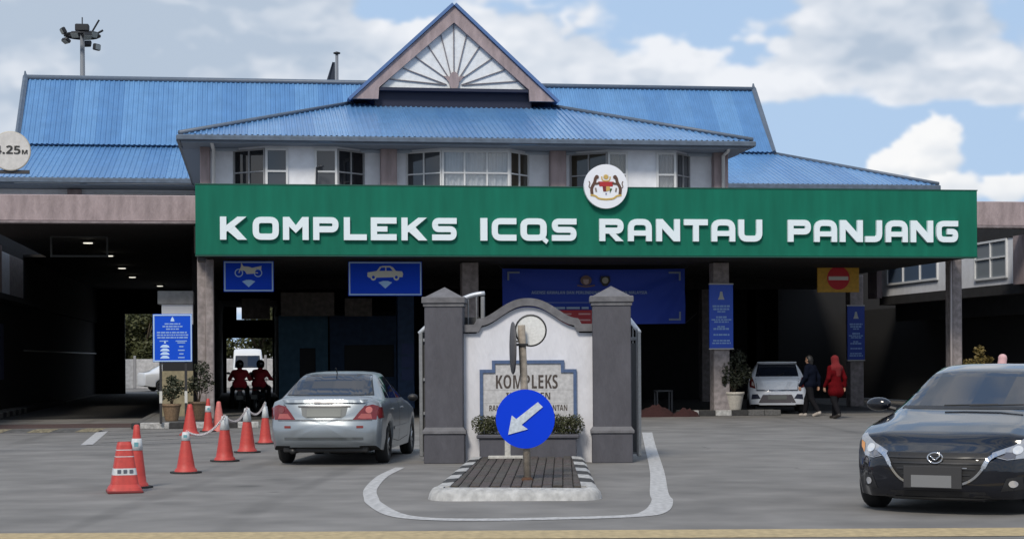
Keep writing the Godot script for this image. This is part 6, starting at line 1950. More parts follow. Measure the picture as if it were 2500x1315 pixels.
	for s in [-1.0, 1.0]:
		part("door_window", B.patch(poly([-0.6, 0.99, 0.2, 1.0, 0.2, 1.36, -0.1, 1.35, -0.4, 1.18]), 0, s, 0.004), gl, b)
		part("door_window", B.patch(poly([0.26, 1.0, 1.15, 1.04, 1.05, 1.35, 0.26, 1.37]), 0, s, 0.004), gl, b)
		var tl := poly([0.60, 0.72, 0.76, 0.76, 0.78, 0.98, 0.69, 1.04, 0.64, 0.9])
		var lamp := part("tail_lamp", B.patch(tl if s > 0 else mirror_x(tl), 2, 1, 0.01, 0.04), red, b)
		var ti := poly([0.63, 0.78, 0.71, 0.82, 0.70, 0.94, 0.65, 0.88])
		part("clear_lens", B.patch(ti if s > 0 else mirror_x(ti), 2, 1, 0.016, 0.04), paint("lamp_cream", Color(0.55, 0.42, 0.36), 0.1), lamp)
		var tr := poly([0.46, 0.44, 0.72, 0.42, 0.70, 0.56, 0.55, 0.57])
		part("bumper_vent", B.patch(tr if s > 0 else mirror_x(tr), 2, 1, 0.005), mat("vent_navy", Color(0.02, 0.025, 0.05), 0.5), b)
		part("mirror", MB.new(true).ball(Vector3(s * 0.92, 1.02, -0.55), Vector3(0.1, 0.07, 0.06)), wt, b)
	part("boot_seam", seam(B, [-0.6, 1.0, -0.56, 0.68, 0.56, 0.68, 0.6, 1.0], 2, 1, 0.014), seam_m, b)
	part("badge_strip", B.patch(rect(-0.58, 0.655, 0.58, 0.69), 2, 1, 0.012), mat("badge_blue_grey", Color(0.12, 0.14, 0.18), 0.3, 0.0, 1.0, 0.5), b)
	var df := part("diffuser", B.patch(poly([-0.40, 0.55, 0.40, 0.55, 0.52, 0.32, -0.52, 0.32]), 2, 1, 0.005), mat("diffuser_grey", Color(0.11, 0.10, 0.11), 0.6), b)
	part("plate", B.patch(rect(-0.26, 0.42, 0.26, 0.53), 2, 1, 0.014), plate, df)

const BLACK_YAW := -217.0

# ------------------------------------------------------------------ people: one continuous skin drawn round tapered bones
# bone: [from, to, radius from, radius to]; smooth union, surface nets
func net(bones: Array, cell: float, soft_ := 0.03) -> MB:
	var lo := Vector3.ONE * 1e9
	var hi := -lo
	for b in bones:
		for k in 2:
			lo = lo.min(b[k] - Vector3.ONE * (b[2 + k] + cell * 2.5))
			hi = hi.max(b[k] + Vector3.ONE * (b[2 + k] + cell * 2.5))
	var n := Vector3i(((hi - lo) / cell).ceil()) + Vector3i.ONE
	var F := PackedFloat32Array()
	F.resize(n.x * n.y * n.z)
	F.fill(1.0)
	for b in bones:
		var A: Vector3 = b[0]
		var D: Vector3 = b[1] - b[0]
		var dd := maxf(D.length_squared(), 1e-8)
		var m: float = maxf(b[2], b[3]) + cell * 2.5 + soft_
		var i0 := Vector3i(((A.min(b[1]) - Vector3.ONE * m - lo) / cell).floor()).clamp(Vector3i.ZERO, n - Vector3i.ONE)
		var i1 := Vector3i(((A.max(b[1]) + Vector3.ONE * m - lo) / cell).ceil()).clamp(Vector3i.ZERO, n - Vector3i.ONE)
		for z in range(i0.z, i1.z + 1):
			for y in range(i0.y, i1.y + 1):
				for x in range(i0.x, i1.x + 1):
					var p := lo + Vector3(x, y, z) * cell
					var t := clampf((p - A).dot(D) / dd, 0.0, 1.0)
					var d := p.distance_to(A + D * t) - lerpf(b[2], b[3], t)
					var ix := x + n.x * (y + n.y * z)
					var f := F[ix]
					var h := maxf(soft_ - absf(f - d), 0.0) / soft_
					F[ix] = minf(f, d) - h * h * soft_ * 0.25
	var V := {}
	var sx := 1
	var sy := n.x
	var sz := n.x * n.y
	var m2 := MB.new(true)
	var offs := [0, sx, sy, sx + sy, sz, sx + sz, sy + sz, sx + sy + sz]
	var ed := [[0, 1], [2, 3], [4, 5], [6, 7], [0, 2], [1, 3], [4, 6], [5, 7], [0, 4], [1, 5], [2, 6], [3, 7]]
	for z in n.z - 1:
		for y in n.y - 1:
			for x in n.x - 1:
				var ix := x + sy * y + sz * z
				var neg := 0
				for k in 8:
					if F[ix + offs[k]] < 0.0: neg += 1
				if neg == 0 or neg == 8: continue
				var s := Vector3.ZERO
				var c := 0
				for e in ed:
					var a := F[ix + offs[e[0]]]
					var b := F[ix + offs[e[1]]]
					if (a < 0.0) != (b < 0.0):
						var t := a / (a - b)
						var p0 := Vector3(e[0] & 1, (e[0] >> 1) & 1, e[0] >> 2)
						var p1 := Vector3(e[1] & 1, (e[1] >> 1) & 1, e[1] >> 2)
						s += p0.lerp(p1, t)
						c += 1
				V[ix] = lo + (Vector3(x, y, z) + s / c) * cell
	for ix in V:
		for ax in 3:
			var st: int = [sx, sy, sz][ax]
			var u: int = [sy, sz, sx][ax]
			var w: int = [sz, sx, sy][ax]
			var a := F[ix]
			var b := F[ix + st]
			if (a < 0.0) == (b < 0.0): continue
			if not (V.has(ix - u) and V.has(ix - w) and V.has(ix - u - w)): continue
			var q := [V[ix], V[ix - u], V[ix - u - w], V[ix - w]]
			if a < 0.0: m2.quad(q[0], q[1], q[2], q[3])
			else: m2.quad(q[3], q[2], q[1], q[0])
	return m2

func inflate(bones: Array, r: float) -> Array:
	var o := []
	for b in bones: o.append([b[0], b[1], b[2] + r, b[3] + r])
	return o

# a walking figure facing -z; stride moves the feet apart
func walker(stride: float) -> Dictionary:
	var d := {}
	var hip := Vector3(0, 0.86, 0)
	var neck := Vector3(0, 1.36, -0.03)
	d.head = [[Vector3(0, 1.40, -0.02), Vector3(0, 1.46, -0.035), 0.055, 0.06], [Vector3(0, 1.47, -0.05), Vector3(0, 1.55, -0.045), 0.075, 0.085], [Vector3(0, 1.455, -0.10), Vector3(0, 1.49, -0.12), 0.03, 0.028], [Vector3(0, 1.505, -0.135), Vector3(0, 1.485, -0.148), 0.012, 0.015], [Vector3(0, 1.52, -0.03), Vector3(0.088, 1.51, -0.03), 0.03, 0.018], [Vector3(0, 1.52, -0.03), Vector3(-0.088, 1.51, -0.03), 0.03, 0.018]]
	d.torso = [[hip + Vector3(-0.07, 0, 0), hip + Vector3(0.07, 0, 0), 0.115, 0.115], [hip + Vector3(0, 0.05, 0), Vector3(0, 1.08, 0), 0.12, 0.115], [Vector3(-0.07, 1.2, 0), Vector3(0.07, 1.2, 0), 0.115, 0.115], [Vector3(0, 1.05, 0), Vector3(0, 1.25, -0.01), 0.12, 0.12], [Vector3(-0.15, 1.31, 0), Vector3(0.15, 1.31, 0), 0.055, 0.055], [Vector3(0, 1.3, -0.01), neck + Vector3(0, 0.04, 0), 0.065, 0.052]]
	d.arms = []
	d.hands = []
	d.legs = []
	d.feet = []
	for s in [-1.0, 1.0]:
		var sw: float = s * stride * 0.55
		var el := Vector3(s * 0.23, 1.05, 0.05 + sw * 0.4)
		var wr := Vector3(s * 0.25, 0.84, -0.03 + sw * 0.9)
		d.arms.append_array([[Vector3(s * 0.18, 1.3, 0), el, 0.05, 0.041], [el, wr, 0.04, 0.028]])
		var pa := wr + Vector3(0, -0.07, -0.015)
		d.hands.append([wr, pa, 0.027, 0.03])
		for k in 4:
			var f := pa + Vector3(0, -0.01, -0.027 + k * 0.018)
			var kn := f + Vector3(-s * 0.004, -0.038 + absf(k - 1.3) * 0.004, 0)
			d.hands.append([f, kn, 0.0095, 0.009]); d.hands.append([kn, kn + Vector3(-s * 0.018, -0.026, 0), 0.009, 0.008])
		d.hands.append([wr + Vector3(0, -0.03, -0.02), wr + Vector3(-s * 0.01, -0.075, -0.055), 0.011, 0.009])
		var ft: float = -s * stride
		var kn2 := Vector3(s * 0.085, 0.47, ft * 0.45 - 0.04)
		var an := Vector3(s * 0.08, 0.09 + (0.06 if ft > 0 else 0.0), ft + 0.03)
		d.legs.append_array([[Vector3(s * 0.085, 0.84, 0), kn2, 0.088, 0.058], [kn2, an, 0.056, 0.037]])
		var toe := Vector3(s * 0.095, 0.035, ft - 0.12)
		d.feet.append_array([[an + Vector3(0, -0.05, 0.02), toe, 0.04, 0.03], [an, an + Vector3(0, -0.03, 0.01), 0.038, 0.04]])
	return d

func cloth(m: StandardMaterial3D) -> StandardMaterial3D:
	m.metallic_specular = 0.12
	return m

func people() -> void:
	var skin := mat("skin", Color(0.36, 0.2, 0.13), 0.6)
	var red := mat("cloth_red", Color(0.12, 0.006, 0.009), 0.95, 0.25, 0.3)
	var blk := mat("cloth_black", Color(0.012, 0.012, 0.014), 0.85)
	var cell := 0.021
	for m in [red, blk]: cloth(m)
	var d := walker(0.19)
	var p := thing("person", "person in red hijab and long red top with black trousers, walking away under the canopy", "person", Vector3(14.85, 0, -43.75), 20.0)
	part("body", net(d.head + d.torso + d.arms + d.hands + d.legs + d.feet, 0.016), skin, p)
	var tunic: Array = inflate(d.torso, 0.022) + inflate(d.arms, 0.018)
	tunic.append([Vector3(-0.07, 0.70, 0.02), Vector3(0.07, 0.70, 0.02), 0.155, 0.155])
	tunic.append([Vector3(0, 0.74, 0.01), Vector3(0, 1.0, 0), 0.17, 0.14])
	part("top", net(tunic, cell), red, p)
	part("hijab", net([[Vector3(0, 1.5, -0.02), Vector3(0, 1.54, -0.02), 0.1, 0.105], [Vector3(0, 1.44, 0.0), Vector3(0, 1.36, 0.01), 0.1, 0.125], [Vector3(-0.11, 1.3, 0.02), Vector3(0.11, 1.3, 0.02), 0.1, 0.1], [Vector3(0, 1.3, 0.06), Vector3(0, 1.14, 0.08), 0.13, 0.09]], cell), mat("cloth_scarlet", Color(0.17, 0.007, 0.01), 0.95, 0.2, 0.3), p)
	part("trousers", net(inflate(d.legs, 0.025), cell), blk, p)
	part("shoes", net(inflate(d.feet, 0.012), cell), mat("shoe_dark", Color(0.03, 0.025, 0.022), 0.6), p)
	# companion in dark clothes
	d = walker(0.27)
	p = thing("person", "person in dark navy clothes with pale shoes striding left of the person in red", "person", Vector3(14.78, 0, -45.6), 40.0)
	part("body", net(d.head + d.torso + d.arms + d.hands + d.legs + d.feet, 0.016), skin, p)
	part("top", net(inflate(d.torso, 0.025) + inflate(d.arms, 0.022), cell), cloth(mat("cloth_navy", Color(0.006, 0.008, 0.016), 1.0)), p)
	part("hair", net([[Vector3(0, 1.53, -0.02), Vector3(0, 1.56, -0.03), 0.095, 0.09], [Vector3(0, 1.47, 0.0), Vector3(0, 1.43, 0.02), 0.08, 0.06]], cell), mat("hair_black", Color(0.01, 0.009, 0.009), 0.6), p)
	part("trousers", net(inflate(d.legs, 0.022), cell), blk, p)
	part("shoes", net(inflate(d.feet, 0.012), cell), mat("shoe_pale", Color(0.4, 0.36, 0.32), 0.7), p)
	# someone in a pink headscarf beyond the black car
	d = walker(0.1)
	p = thing("person", "person in a pale pink headscarf, head just showing above the black car roof", "person", Vector3(17.55, 0, -39.6), -60.0)
	part("body", net(d.head + d.torso + d.arms + d.hands + d.legs + d.feet, 0.02), skin, p)
	part("top", net(inflate(d.torso, 0.025) + inflate(d.arms, 0.02), 0.026), mat("cloth_grey", Color(0.1, 0.1, 0.11), 0.85), p)
	part("headscarf", net([[Vector3(0, 1.5, -0.02), Vector3(0, 1.54, -0.02), 0.1, 0.105], [Vector3(0, 1.44, 0.0), Vector3(0, 1.34, 0.01), 0.1, 0.13]], cell), mat("cloth_pink", Color(0.55, 0.34, 0.35), 0.8), p)
	part("trousers", net(inflate(d.legs, 0.025), 0.026), blk, p)
	part("shoes", net(inflate(d.feet, 0.012), 0.026), blk, p)
	# motorcyclists waiting in the narrow lane
	rider("motorcyclist in dark red shirt and black helmet, left of the pair in the narrow lane", "small black motorcycle under the left rider in the narrow lane", Vector3(-0.45, 0, -55.3), 0.0, Color(0.40, 0.02, 0.03))
	rider("motorcyclist in maroon shirt, right of the pair in the narrow lane", "small black motorcycle under the right rider in the narrow lane", Vector3(0.2, 0, -56.2), -14.0, Color(0.33, 0.018, 0.028))

func rider(who: String, which: String, at: Vector3, turn: float, shirt: Color) -> void:
	var b := thing("motorcycle", which, "motorcycle", at, turn, "motorcycles waiting in the narrow lane")
	var bk := mat("bike_black", Color(0.015, 0.015, 0.017), 0.35)
	var tr := mat("tyre", Color(0.018, 0.018, 0.019), 0.85)
	for z in [0.62, -0.62]:
		var w := part("wheel", MB.new(true).lathe([Vector2(0.2, -0.04), Vector2(0.26, -0.045), Vector2(0.285, 0.0), Vector2(0.26, 0.045), Vector2(0.2, 0.04), Vector2(0.2, -0.04)], 24, Transform3D(Basis(Vector3(0, 0, 1), PI / 2), Vector3(0, 0.285, z))), tr, b)
		var sp := MB.new()
		for k in 6:
			var a := TAU * k / 6.0
			sp.tube([Vector3(0, 0.285, z), Vector3(0, 0.285 + cos(a) * 0.21, z + sin(a) * 0.21)], 0.012, 5)
		part("spokes", sp, mat("alloy", Color(0.42, 0.43, 0.44), 0.35), w)
	part("body", net([[Vector3(0, 0.55, 0.55), Vector3(0, 0.5, -0.1), 0.1, 0.09], [Vector3(0, 0.4, 0.0), Vector3(0, 0.35, -0.2), 0.12, 0.11], [Vector3(0, 0.5, -0.15), Vector3(0, 0.85, -0.45), 0.07, 0.08], [Vector3(0, 0.62, 0.75), Vector3(0, 0.6, 0.5), 0.05, 0.09]], 0.03), bk, b)
	part("seat", MB.new().box(Vector3(0, 0.72, 0.3), Vector3(0.25, 0.09, 0.62), 0.03), mat("seat_black", Color(0.02, 0.02, 0.02), 0.8), b)
	part("rear_fender", MB.new().box(Vector3(0, 0.52, 0.86), Vector3(0.13, 0.28, 0.04), 0.01), bk, b)
	part("tail_lamp", MB.new().box(Vector3(0, 0.68, 0.84), Vector3(0.14, 0.06, 0.05), 0.015), paint("lamp_red", Color(0.22, 0.008, 0.01), 0.12), b)
	part("plate", MB.new().box(Vector3(0, 0.46, 0.89), Vector3(0.2, 0.13, 0.01)), mat("plate_grey", Color(0.2, 0.21, 0.2), 0.5), b)
	part("handlebar", MB.new(true).tube([Vector3(-0.34, 0.98, -0.3), Vector3(-0.12, 0.98, -0.42), Vector3(0.12, 0.98, -0.42), Vector3(0.34, 0.98, -0.3)], 0.016, 8), bk, b)
	part("fork", MB.new().tube([Vector3(0, 0.95, -0.42), Vector3(0, 0.3, -0.62)], 0.04, 8), bk, b)
	for s in [-1.0, 1.0]:
		part("mirror", MB.new().tube([Vector3(s * 0.25, 0.98, -0.36), Vector3(s * 0.33, 1.18, -0.36)], 0.008, 5).ball(Vector3(s * 0.35, 1.2, -0.36), Vector3(0.06, 0.04, 0.015), 10, 6), bk, b)
	part("exhaust", MB.new(true).tube([Vector3(0.14, 0.3, 0.0), Vector3(0.16, 0.36, 0.8)], 0.04, 10), mat("exhaust", Color(0.06, 0.06, 0.06), 0.5), b)
	var p := thing("person", who, "person", at, turn, "motorcyclists in the narrow lane")
	var head := [[Vector3(0, 1.28, 0.06), Vector3(0, 1.36, 0.04), 0.05, 0.055], [Vector3(0, 1.42, 0.03), Vector3(0, 1.47, 0.03), 0.08, 0.085]]
	var torso := [[Vector3(-0.09, 0.86, 0.25), Vector3(0.09, 0.86, 0.25), 0.12, 0.12], [Vector3(0, 0.88, 0.25), Vector3(0, 1.1, 0.17), 0.13, 0.13], [Vector3(-0.08, 1.14, 0.13), Vector3(0.08, 1.14, 0.13), 0.115, 0.115], [Vector3(-0.16, 1.23, 0.09), Vector3(0.16, 1.23, 0.09), 0.06, 0.06], [Vector3(0, 1.2, 0.1), Vector3(0, 1.3, 0.06), 0.07, 0.055]]
	var arms := []
	var hands := []
	var legs := []
	var feet := []
	for s in [-1.0, 1.0]:
		var el := Vector3(s * 0.31, 1.02, -0.03)
		var wr := Vector3(s * 0.31, 0.99, -0.26)
		arms.append_array([[Vector3(s * 0.2, 1.22, 0.09), el, 0.052, 0.042], [el, wr, 0.04, 0.03]])
		hands.append([wr, wr + Vector3(0, 0, -0.05), 0.03, 0.032])
		for k in 4: hands.append([wr + Vector3(-0.03 + k * 0.018, 0.01, -0.06), wr + Vector3(-0.03 + k * 0.018, -0.03, -0.085), 0.01, 0.009])
		hands.append([wr + Vector3(-s * 0.02, 0, -0.03), wr + Vector3(-s * 0.04, -0.03, -0.05), 0.011, 0.009])
		var kn := Vector3(s * 0.22, 0.72, -0.12)
		var an := Vector3(s * 0.27, 0.1, 0.05)
		legs.append_array([[Vector3(s * 0.1, 0.84, 0.25), kn, 0.09, 0.062], [kn, an, 0.058, 0.04]])
		feet.append([an + Vector3(0, -0.05, 0.02), an + Vector3(0, -0.065, -0.14), 0.04, 0.032])
	part("body", net(head + torso + arms + hands + legs + feet, 0.022), mat("skin", Color(0.36, 0.2, 0.13), 0.6), p)
	part("shirt", net(inflate(torso, 0.025) + inflate(arms.slice(0, 4), 0.018), 0.028), mat("shirt_%d" % int(shirt.r * 100), shirt, 0.85), p)
	part("trousers", net(inflate(legs, 0.02), 0.028), mat("cloth_black", Color(0.012, 0.012, 0.014), 0.85), p)
	part("shoes", net(inflate(feet, 0.012), 0.028), mat("shoe_dark", Color(0.03, 0.025, 0.022), 0.6), p)
	part("helmet", net([[Vector3(0, 1.45, 0.03), Vector3(0, 1.49, 0.03), 0.125, 0.13], [Vector3(0, 1.42, -0.02), Vector3(0, 1.4, -0.05), 0.1, 0.08]], 0.025), mat("helmet_black", Color(0.012, 0.012, 0.014), 0.15), p)

# ------------------------------------------------------------------ beyond the hall, and the rest
func far_things() -> void:
	# mast with floodlights
	var dk := mat("mast_dark", Color(0.012, 0.015, 0.02), 0.6)
	var m := thing("floodlight_mast", "tall grey mast with a ring of dark floodlights behind the rear hall", "lamp post", Vector3(-9.33, 0, -100))
	part("pole", MB.new(true).tube([Vector3(0, 0, 0), Vector3(0, 19.9, 0)], 0.26, 12, 0.12), mat("mast_grey", Color(0.16, 0.18, 0.21), 0.5), m)
	part("ring", MB.new(true).lathe([Vector2(0.9, 19.55), Vector2(1.0, 19.6), Vector2(1.0, 19.68), Vector2(0.9, 19.7)], 20).tube([Vector3(-1, 19.62, 0), Vector3(1, 19.62, 0)], 0.06, 6).tube([Vector3(0, 19.62, -1), Vector3(0, 19.62, 1)], 0.06, 6), dk, m)
	part("finial", MB.new().tube([Vector3(0, 19.9, 0), Vector3(0, 20.65, 0)], 0.035, 6).box(Vector3(0, 20.05, 0), Vector3(0.75, 0.4, 0.6), 0.05), dk, m)
	part("arm", MB.new().tube([Vector3(0.5, 19.7, 0.3), Vector3(0.95, 20.45, 0.4)], 0.05, 6).tube([Vector3(0.6, 19.6, 0.2), Vector3(1.15, 19.9, 0.3)], 0.06, 6), dk, m)
	var lamps := [[-1.15, 19.85, 0.4, 0.0], [-0.95, 19.2, 0.7, 0.5], [0.95, 18.85, 0.6, -0.4], [0.75, 19.6, 0.7, -0.2], [-0.35, 19.55, 0.9, 0.2], [0.4, 19.45, 0.95, 0.3], [0.2, 19.3, -0.9, 0.0]]
	for l in lamps:
		var t := Transform3D(Basis(Vector3.UP, atan2(l[0], l[2])) * Basis(Vector3.RIGHT, 0.5 + l[3]), Vector3(l[0] * 0.86, 19.6 + (l[1] - 19.6) * 0.9, l[2] * 0.86))
		var f := part("floodlight", MB.new().box(Vector3.ZERO, Vector3(0.5, 0.36, 0.22), 0.05, t), dk, m)
		part("lens", MB.new().box(Vector3(0, 0, 0.112), Vector3(0.42, 0.28, 0.01), 0.0, t), mat("flood_lens", Color(0.25, 0.28, 0.28), 0.2), f)
	# flagpole
	var p := thing("flagpole", "grey flagpole with a drooping dark flag behind the rear hall ridge", "flagpole", Vector3(4.02, 0, -85))
	part("pole", MB.new(true).tube([Vector3(0, 0, 0), Vector3(0, 16.3, 0)], 0.12, 10, 0.075), mat("mast_grey", Color(0.16, 0.18, 0.21), 0.5), p)
	part("finial", MB.new(true).lathe([Vector2(0, 16.27), Vector2(0.16, 16.3), Vector2(0.17, 16.36), Vector2(0.05, 16.4), Vector2(0, 16.42)], 12), dk, p)
	var fl := MB.new(true)
	for i in 10:
		for j in 8:
			var q := []
			for k in [[0, 0], [1, 0], [1, 1], [0, 1]]:
				var u: float = (i + k[0]) / 10.0
				var v: float = (j + k[1]) / 8.0
				q.append(Vector3(-0.09 - u * 0.85 * (0.15 + 0.85 * v), 15.9 - v * 1.5 - u * 0.75 * v, 0.07 * sin(u * 9.0 + v * 2.0) * u))
			fl.quad(q[0], q[1], q[2], q[3])
	part("flag", fl, mat("flag_navy", Color(0.02, 0.03, 0.05), 0.8), p)
	# outside, seen through the two lane exits
	var wv := paint("paint_van", Color(0.66, 0.68, 0.7), 0.3)
	var v := thing("white_van", "white van facing the checkpoint beyond the narrow lane exit", "van", Vector3(-0.35, 0, -97.5), 180.0)
	var B := Body.new()
	B.build([[-2.3, 0.72, 0.9, 0.62, 1.0, 0.25], [-2.2, 0.8, 1.05, 0.7, 1.15, 0.22], [-1.6, 0.84, 1.15, 0.72, 2.0, 0.22], [-1.2, 0.85, 1.2, 0.72, 2.22, 0.22], [2.1, 0.85, 1.25, 0.74, 2.25, 0.22], [2.3, 0.82, 1.2, 0.7, 2.15, 0.3]], [-1.3, 1.3], 0.34, func(q: Vector3) -> Vector3: return q)
	car_base(v, B, wv, [-1.3, 1.3], 0.3, 0.74)
	part("windscreen", B.patch(poly([-0.7, 1.2, 0.7, 1.2, 0.64, 1.85, -0.64, 1.85]), 2, -1, 0.005), glass("car_glass", Color(0.01, 0.014, 0.022)), v)
	part("grille", B.patch(rect(-0.4, 0.75, 0.4, 0.9), 2, -1, 0.006), mat("trim_black", Color(0.012, 0.012, 0.013), 0.5), v)
	for s in [-1.0, 1.0]:
		part("headlamp", B.patch(rect(minf(s * 0.45, s * 0.68), 0.75, maxf(s * 0.45, s * 0.68), 0.92), 2, -1, 0.006), paint("lamp_clear", Color(0.5, 0.5, 0.52), 0.1, 0.3), v)
	v = thing("parked_car", "pale parked car partly visible through the left lane exit", "car", Vector3(-3.9, 0, -95.0), -70.0)
	B = Body.new()
	B.build([[-2.0, 0.7, 0.62, 0.5, 0.7, 0.22], [-1.8, 0.8, 0.75, 0.62, 0.82, 0.2], [-0.9, 0.84, 0.9, 0.66, 1.0, 0.2], [-0.1, 0.84, 0.95, 0.56, 1.42, 0.2], [0.9, 0.84, 0.97, 0.56, 1.45, 0.2], [1.7, 0.82, 0.97, 0.6, 1.05, 0.22], [2.1, 0.76, 0.9, 0.6, 0.98, 0.28]], [-1.25, 1.25], 0.33, func(q: Vector3) -> Vector3: return q)
	car_base(v, B, wv, [-1.25, 1.25], 0.29, 0.73)
	for s in [-1.0, 1.0]:
		part("side_window", B.patch(poly([-0.6, 1.0, 1.2, 1.02, 0.9, 1.36, -0.1, 1.35]), 0, s, 0.004), glass("car_glass", Color(0.01, 0.014, 0.022)), v)
	part("windscreen", B.patch(poly([-0.65, 1.05, 0.65, 1.05, 0.55, 1.37, -0.55, 1.37]), 2, -1, 0.004), glass("car_glass", Color(0.01, 0.014, 0.022)), v)
	# white boundary wall and trees beyond
	var w := thing("boundary_wall", "white panelled boundary wall beyond the lane exits", "wall", Vector3(-2, 0, -104))
	var wm := mat("boundary_white", Color(0.55, 0.55, 0.56), 0.8, 0.2, 2.0)
	for k in 16:
		part("panel", MB.new().box(Vector3(-11.6 + k * 1.5, 0.85, 0), Vector3(1.36, 1.7, 0.1), 0.02), wm, w)
		part("post", MB.new().box(Vector3(-12.35 + k * 1.5, 0.95, 0), Vector3(0.14, 1.9, 0.18), 0.02), mat("boundary_post", Color(0.3, 0.3, 0.31), 0.8), w)
	var g := RandomNumberGenerator.new()
	g.seed = 17
	var tl := mat("tree_leaf", Color(0.10, 0.11, 0.035), 0.65, 0.4, 1.0)
	tl.backlight_enabled = true
	tl.backlight = Color(0.2, 0.22, 0.05)
	var tw := ["yellow-green tree beyond the left lane exit", "broad yellow-green tree beyond the narrow lane exit", "olive tree between the two lane exits beyond the hall", "second yellow-green tree set back left of the left lane exit", "second olive tree set back behind the parked pale car"]
	var tx := [-6.6, 0.4, -3.2, -8.6, -4.9]
	for k in 5:
		var t := thing("tree", tw[k], "tree", Vector3(tx[k], 0, -109 - k * 1.5), 0.0, "trees beyond the hall")
		var tm := MB.new(true)
		tm.tube([Vector3(0, 0, 0), Vector3(0.1, 1.4, 0), Vector3(0, 2.8, 0.1)], 0.2, 8, 0.12)
		for q in 5:
			var a := TAU * q / 5.0
			tm.tube([Vector3(0.02, 2.0, 0.05), Vector3(cos(a) * 0.8, 3.1, sin(a) * 0.8), Vector3(cos(a) * 1.4, 3.9, sin(a) * 1.4)], 0.08, 6, 0.03)
		part("trunk", tm, mat("bark", Color(0.08, 0.06, 0.04), 0.9), t)
		var cm := MB.new()
		for q in 12:
			cm.leaves(Vector3(g.randf_range(-2.2, 2.2), g.randf_range(1.3, 4.6), g.randf_range(-1.5, 1.5)), Vector3(1.3, 0.9, 1.0), 1000, 0.22, g, 0.5)
		stuff(part("crown", cm, tl, t))

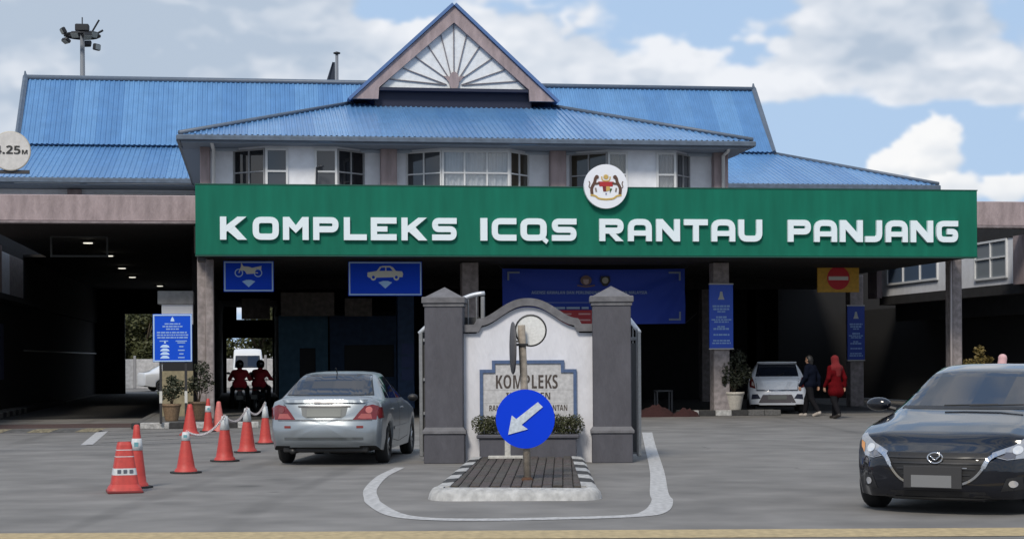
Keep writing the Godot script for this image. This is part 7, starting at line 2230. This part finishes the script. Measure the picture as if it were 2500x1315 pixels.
func rest() -> void:
	# height limit disc at the left edge
	var h := thing("height_limit_sign", "round white height limit disc cut by the left edge of the view", "sign", Vector3(-4.02, 5.08, -30))
	part("disc", MB.new().prism(disc(Vector2.ZERO, 0.31, 48), -0.008, 0.01, Transform3D(Basis(), Vector3(0.05, 0, 0))), mat("disc_white", Color(0.62, 0.61, 0.60), 0.5, 0.1, 0.8), h)
	part("rim", MB.new(true).lathe([Vector2(0.3, 0.008), Vector2(0.325, 0.012), Vector2(0.33, 0.0), Vector2(0.325, -0.012), Vector2(0.3, -0.012)], 48, Transform3D(Basis(Vector3.RIGHT, PI / 2), Vector3(0.05, 0, 0))), mat("rim_cream", Color(0.42, 0.40, 0.36), 0.5), h)
	text("lettering", "4.25", 0.14, 0.42, mat("sign_black", Color(0.02, 0.02, 0.02), 0.5), h, Vector3(0.0, 0.02, 0.018))
	text("lettering", "M", 0.07, 0.09, mat("sign_black", Color(0.02, 0.02, 0.02), 0.5), h, Vector3(0.28, -0.015, 0.018))
	part("crossbar", MB.new().box(Vector3(-0.6, -0.34, -0.05), Vector3(1.9, 0.06, 0.06), 0.005), mat("steel_dark", Color(0.04, 0.04, 0.045), 0.6), h)
	part("post", MB.new(true).tube([Vector3(-1.5, -5.08, -0.05), Vector3(-1.5, -0.3, -0.05)], 0.06, 10), mat("mast_grey", Color(0.16, 0.18, 0.21), 0.5), h)
	# right-hand column: striped kerb and the potted shrub
	var kw := mat("kerb_white", Color(0.6, 0.6, 0.58), 0.85)
	var kb := mat("kerb_dark", Color(0.05, 0.05, 0.05), 0.85)
	var k := thing("column_kerb", "low kerb with worn black and white stones round the nearer notice column", "kerb", Vector3(11.55, 0, -46.75), -6.0)
	part("slab", MB.new().box(Vector3(1.35, 0.07, -0.8), Vector3(2.7, 0.14, 1.3)), mat("slab_concrete", Color(0.2, 0.2, 0.19), 0.9), k)
	for i in 6:
		part("kerb_stone", MB.new().box(Vector3(0.22 + i * 0.45, 0.08, -0.1), Vector3(0.44, 0.16, 0.16), 0.015), [kw, kb, kw, kb, mat("kerb_grey", Color(0.14, 0.14, 0.14), 0.9, 0.3, 0.5), mat("kerb_grey", Color(0.14, 0.14, 0.14), 0.9)][i], k)
	pot_plant("potted_shrub", "drooping dark shrub in a white tapered pot before the nearer notice column", Vector3(13.05, 0.15, -47.0), 0.27, 0.5, mat("pot_white", Color(0.55, 0.52, 0.46), 0.6, 0.2, 0.5),
		[[Vector3(0.08, 1.38, 0), Vector3(0.3, 0.3, 0.3), 0.08], [Vector3(-0.22, 1.05, 0.1), Vector3(0.2, 0.3, 0.2), 0.08], [Vector3(0.28, 1.0, 0), Vector3(0.25, 0.3, 0.25), 0.08], [Vector3(0.05, 0.8, 0.05), Vector3(0.25, 0.22, 0.22), 0.08], [Vector3(-0.3, 0.8, 0.1), Vector3(0.08, 0.16, 0.1), 0.07]], 300, 33, Color(0.035, 0.042, 0.022))
	pot_plant("potted_shrub", "yellow-leaved shrub showing above the black car beside the end column", Vector3(18.75, 0, -44.0), 0.3, 0.6, mat("pot_tan", Color(0.30, 0.20, 0.12), 0.7),
		[[Vector3(0, 1.42, 0), Vector3(0.32, 0.16, 0.3), 0.09], [Vector3(0.12, 1.72, 0), Vector3(0.16, 0.16, 0.16), 0.09], [Vector3(0.3, 1.5, 0), Vector3(0.2, 0.1, 0.2), 0.09]], 220, 34, Color(0.22, 0.16, 0.04))
	# crumpled red cloth heaps on the ground past the gate
	for q in [[Vector3(10.75, 0, -46.6), 0.42, "low crumpled red cloth heap on the road right of the right gate pillar", 3], [Vector3(11.55, 0, -46.5), 0.3, "smaller crumpled red cloth heap against the striped column kerb", 5]]:
		var c := thing("cloth_heap", q[2], "cloth", q[0], 0.0, "red cloth heaps by the column kerb")
		var n := FastNoiseLite.new()
		n.seed = q[3]
		n.frequency = 2.4
		var m := MB.new(true)
		var S := 16
		var P := func(i: int, j: int) -> Vector3:
			var r: float = q[1] * i / S
			var a := TAU * j / 24.0
			var e := r * (1.0 + 0.25 * n.get_noise_2d(cos(a), sin(a)))
			var y: float = 0.3 * q[1] / 0.42 * (1.0 - pow(float(i) / S, 2.0)) + 0.09 * n.get_noise_2d(cos(a) * e * 3.0 + 7.0, sin(a) * e * 3.0) * (1.0 if i < S else 0.0)
			return Vector3(cos(a) * e * 1.3, maxf(y, 0.012 if i < S else 0.0), sin(a) * e * 0.7)
		for i in S:
			for j in 24:
				m.cquad(P.call(i, j), P.call(i + 1, j), P.call(i + 1, j + 1), P.call(i, j + 1), Vector3(0, -1.0, 0))
		part("cloth", m, mat("cloth_brick_red", Color(0.045, 0.012, 0.012), 0.95, 0.35, 0.3), c)
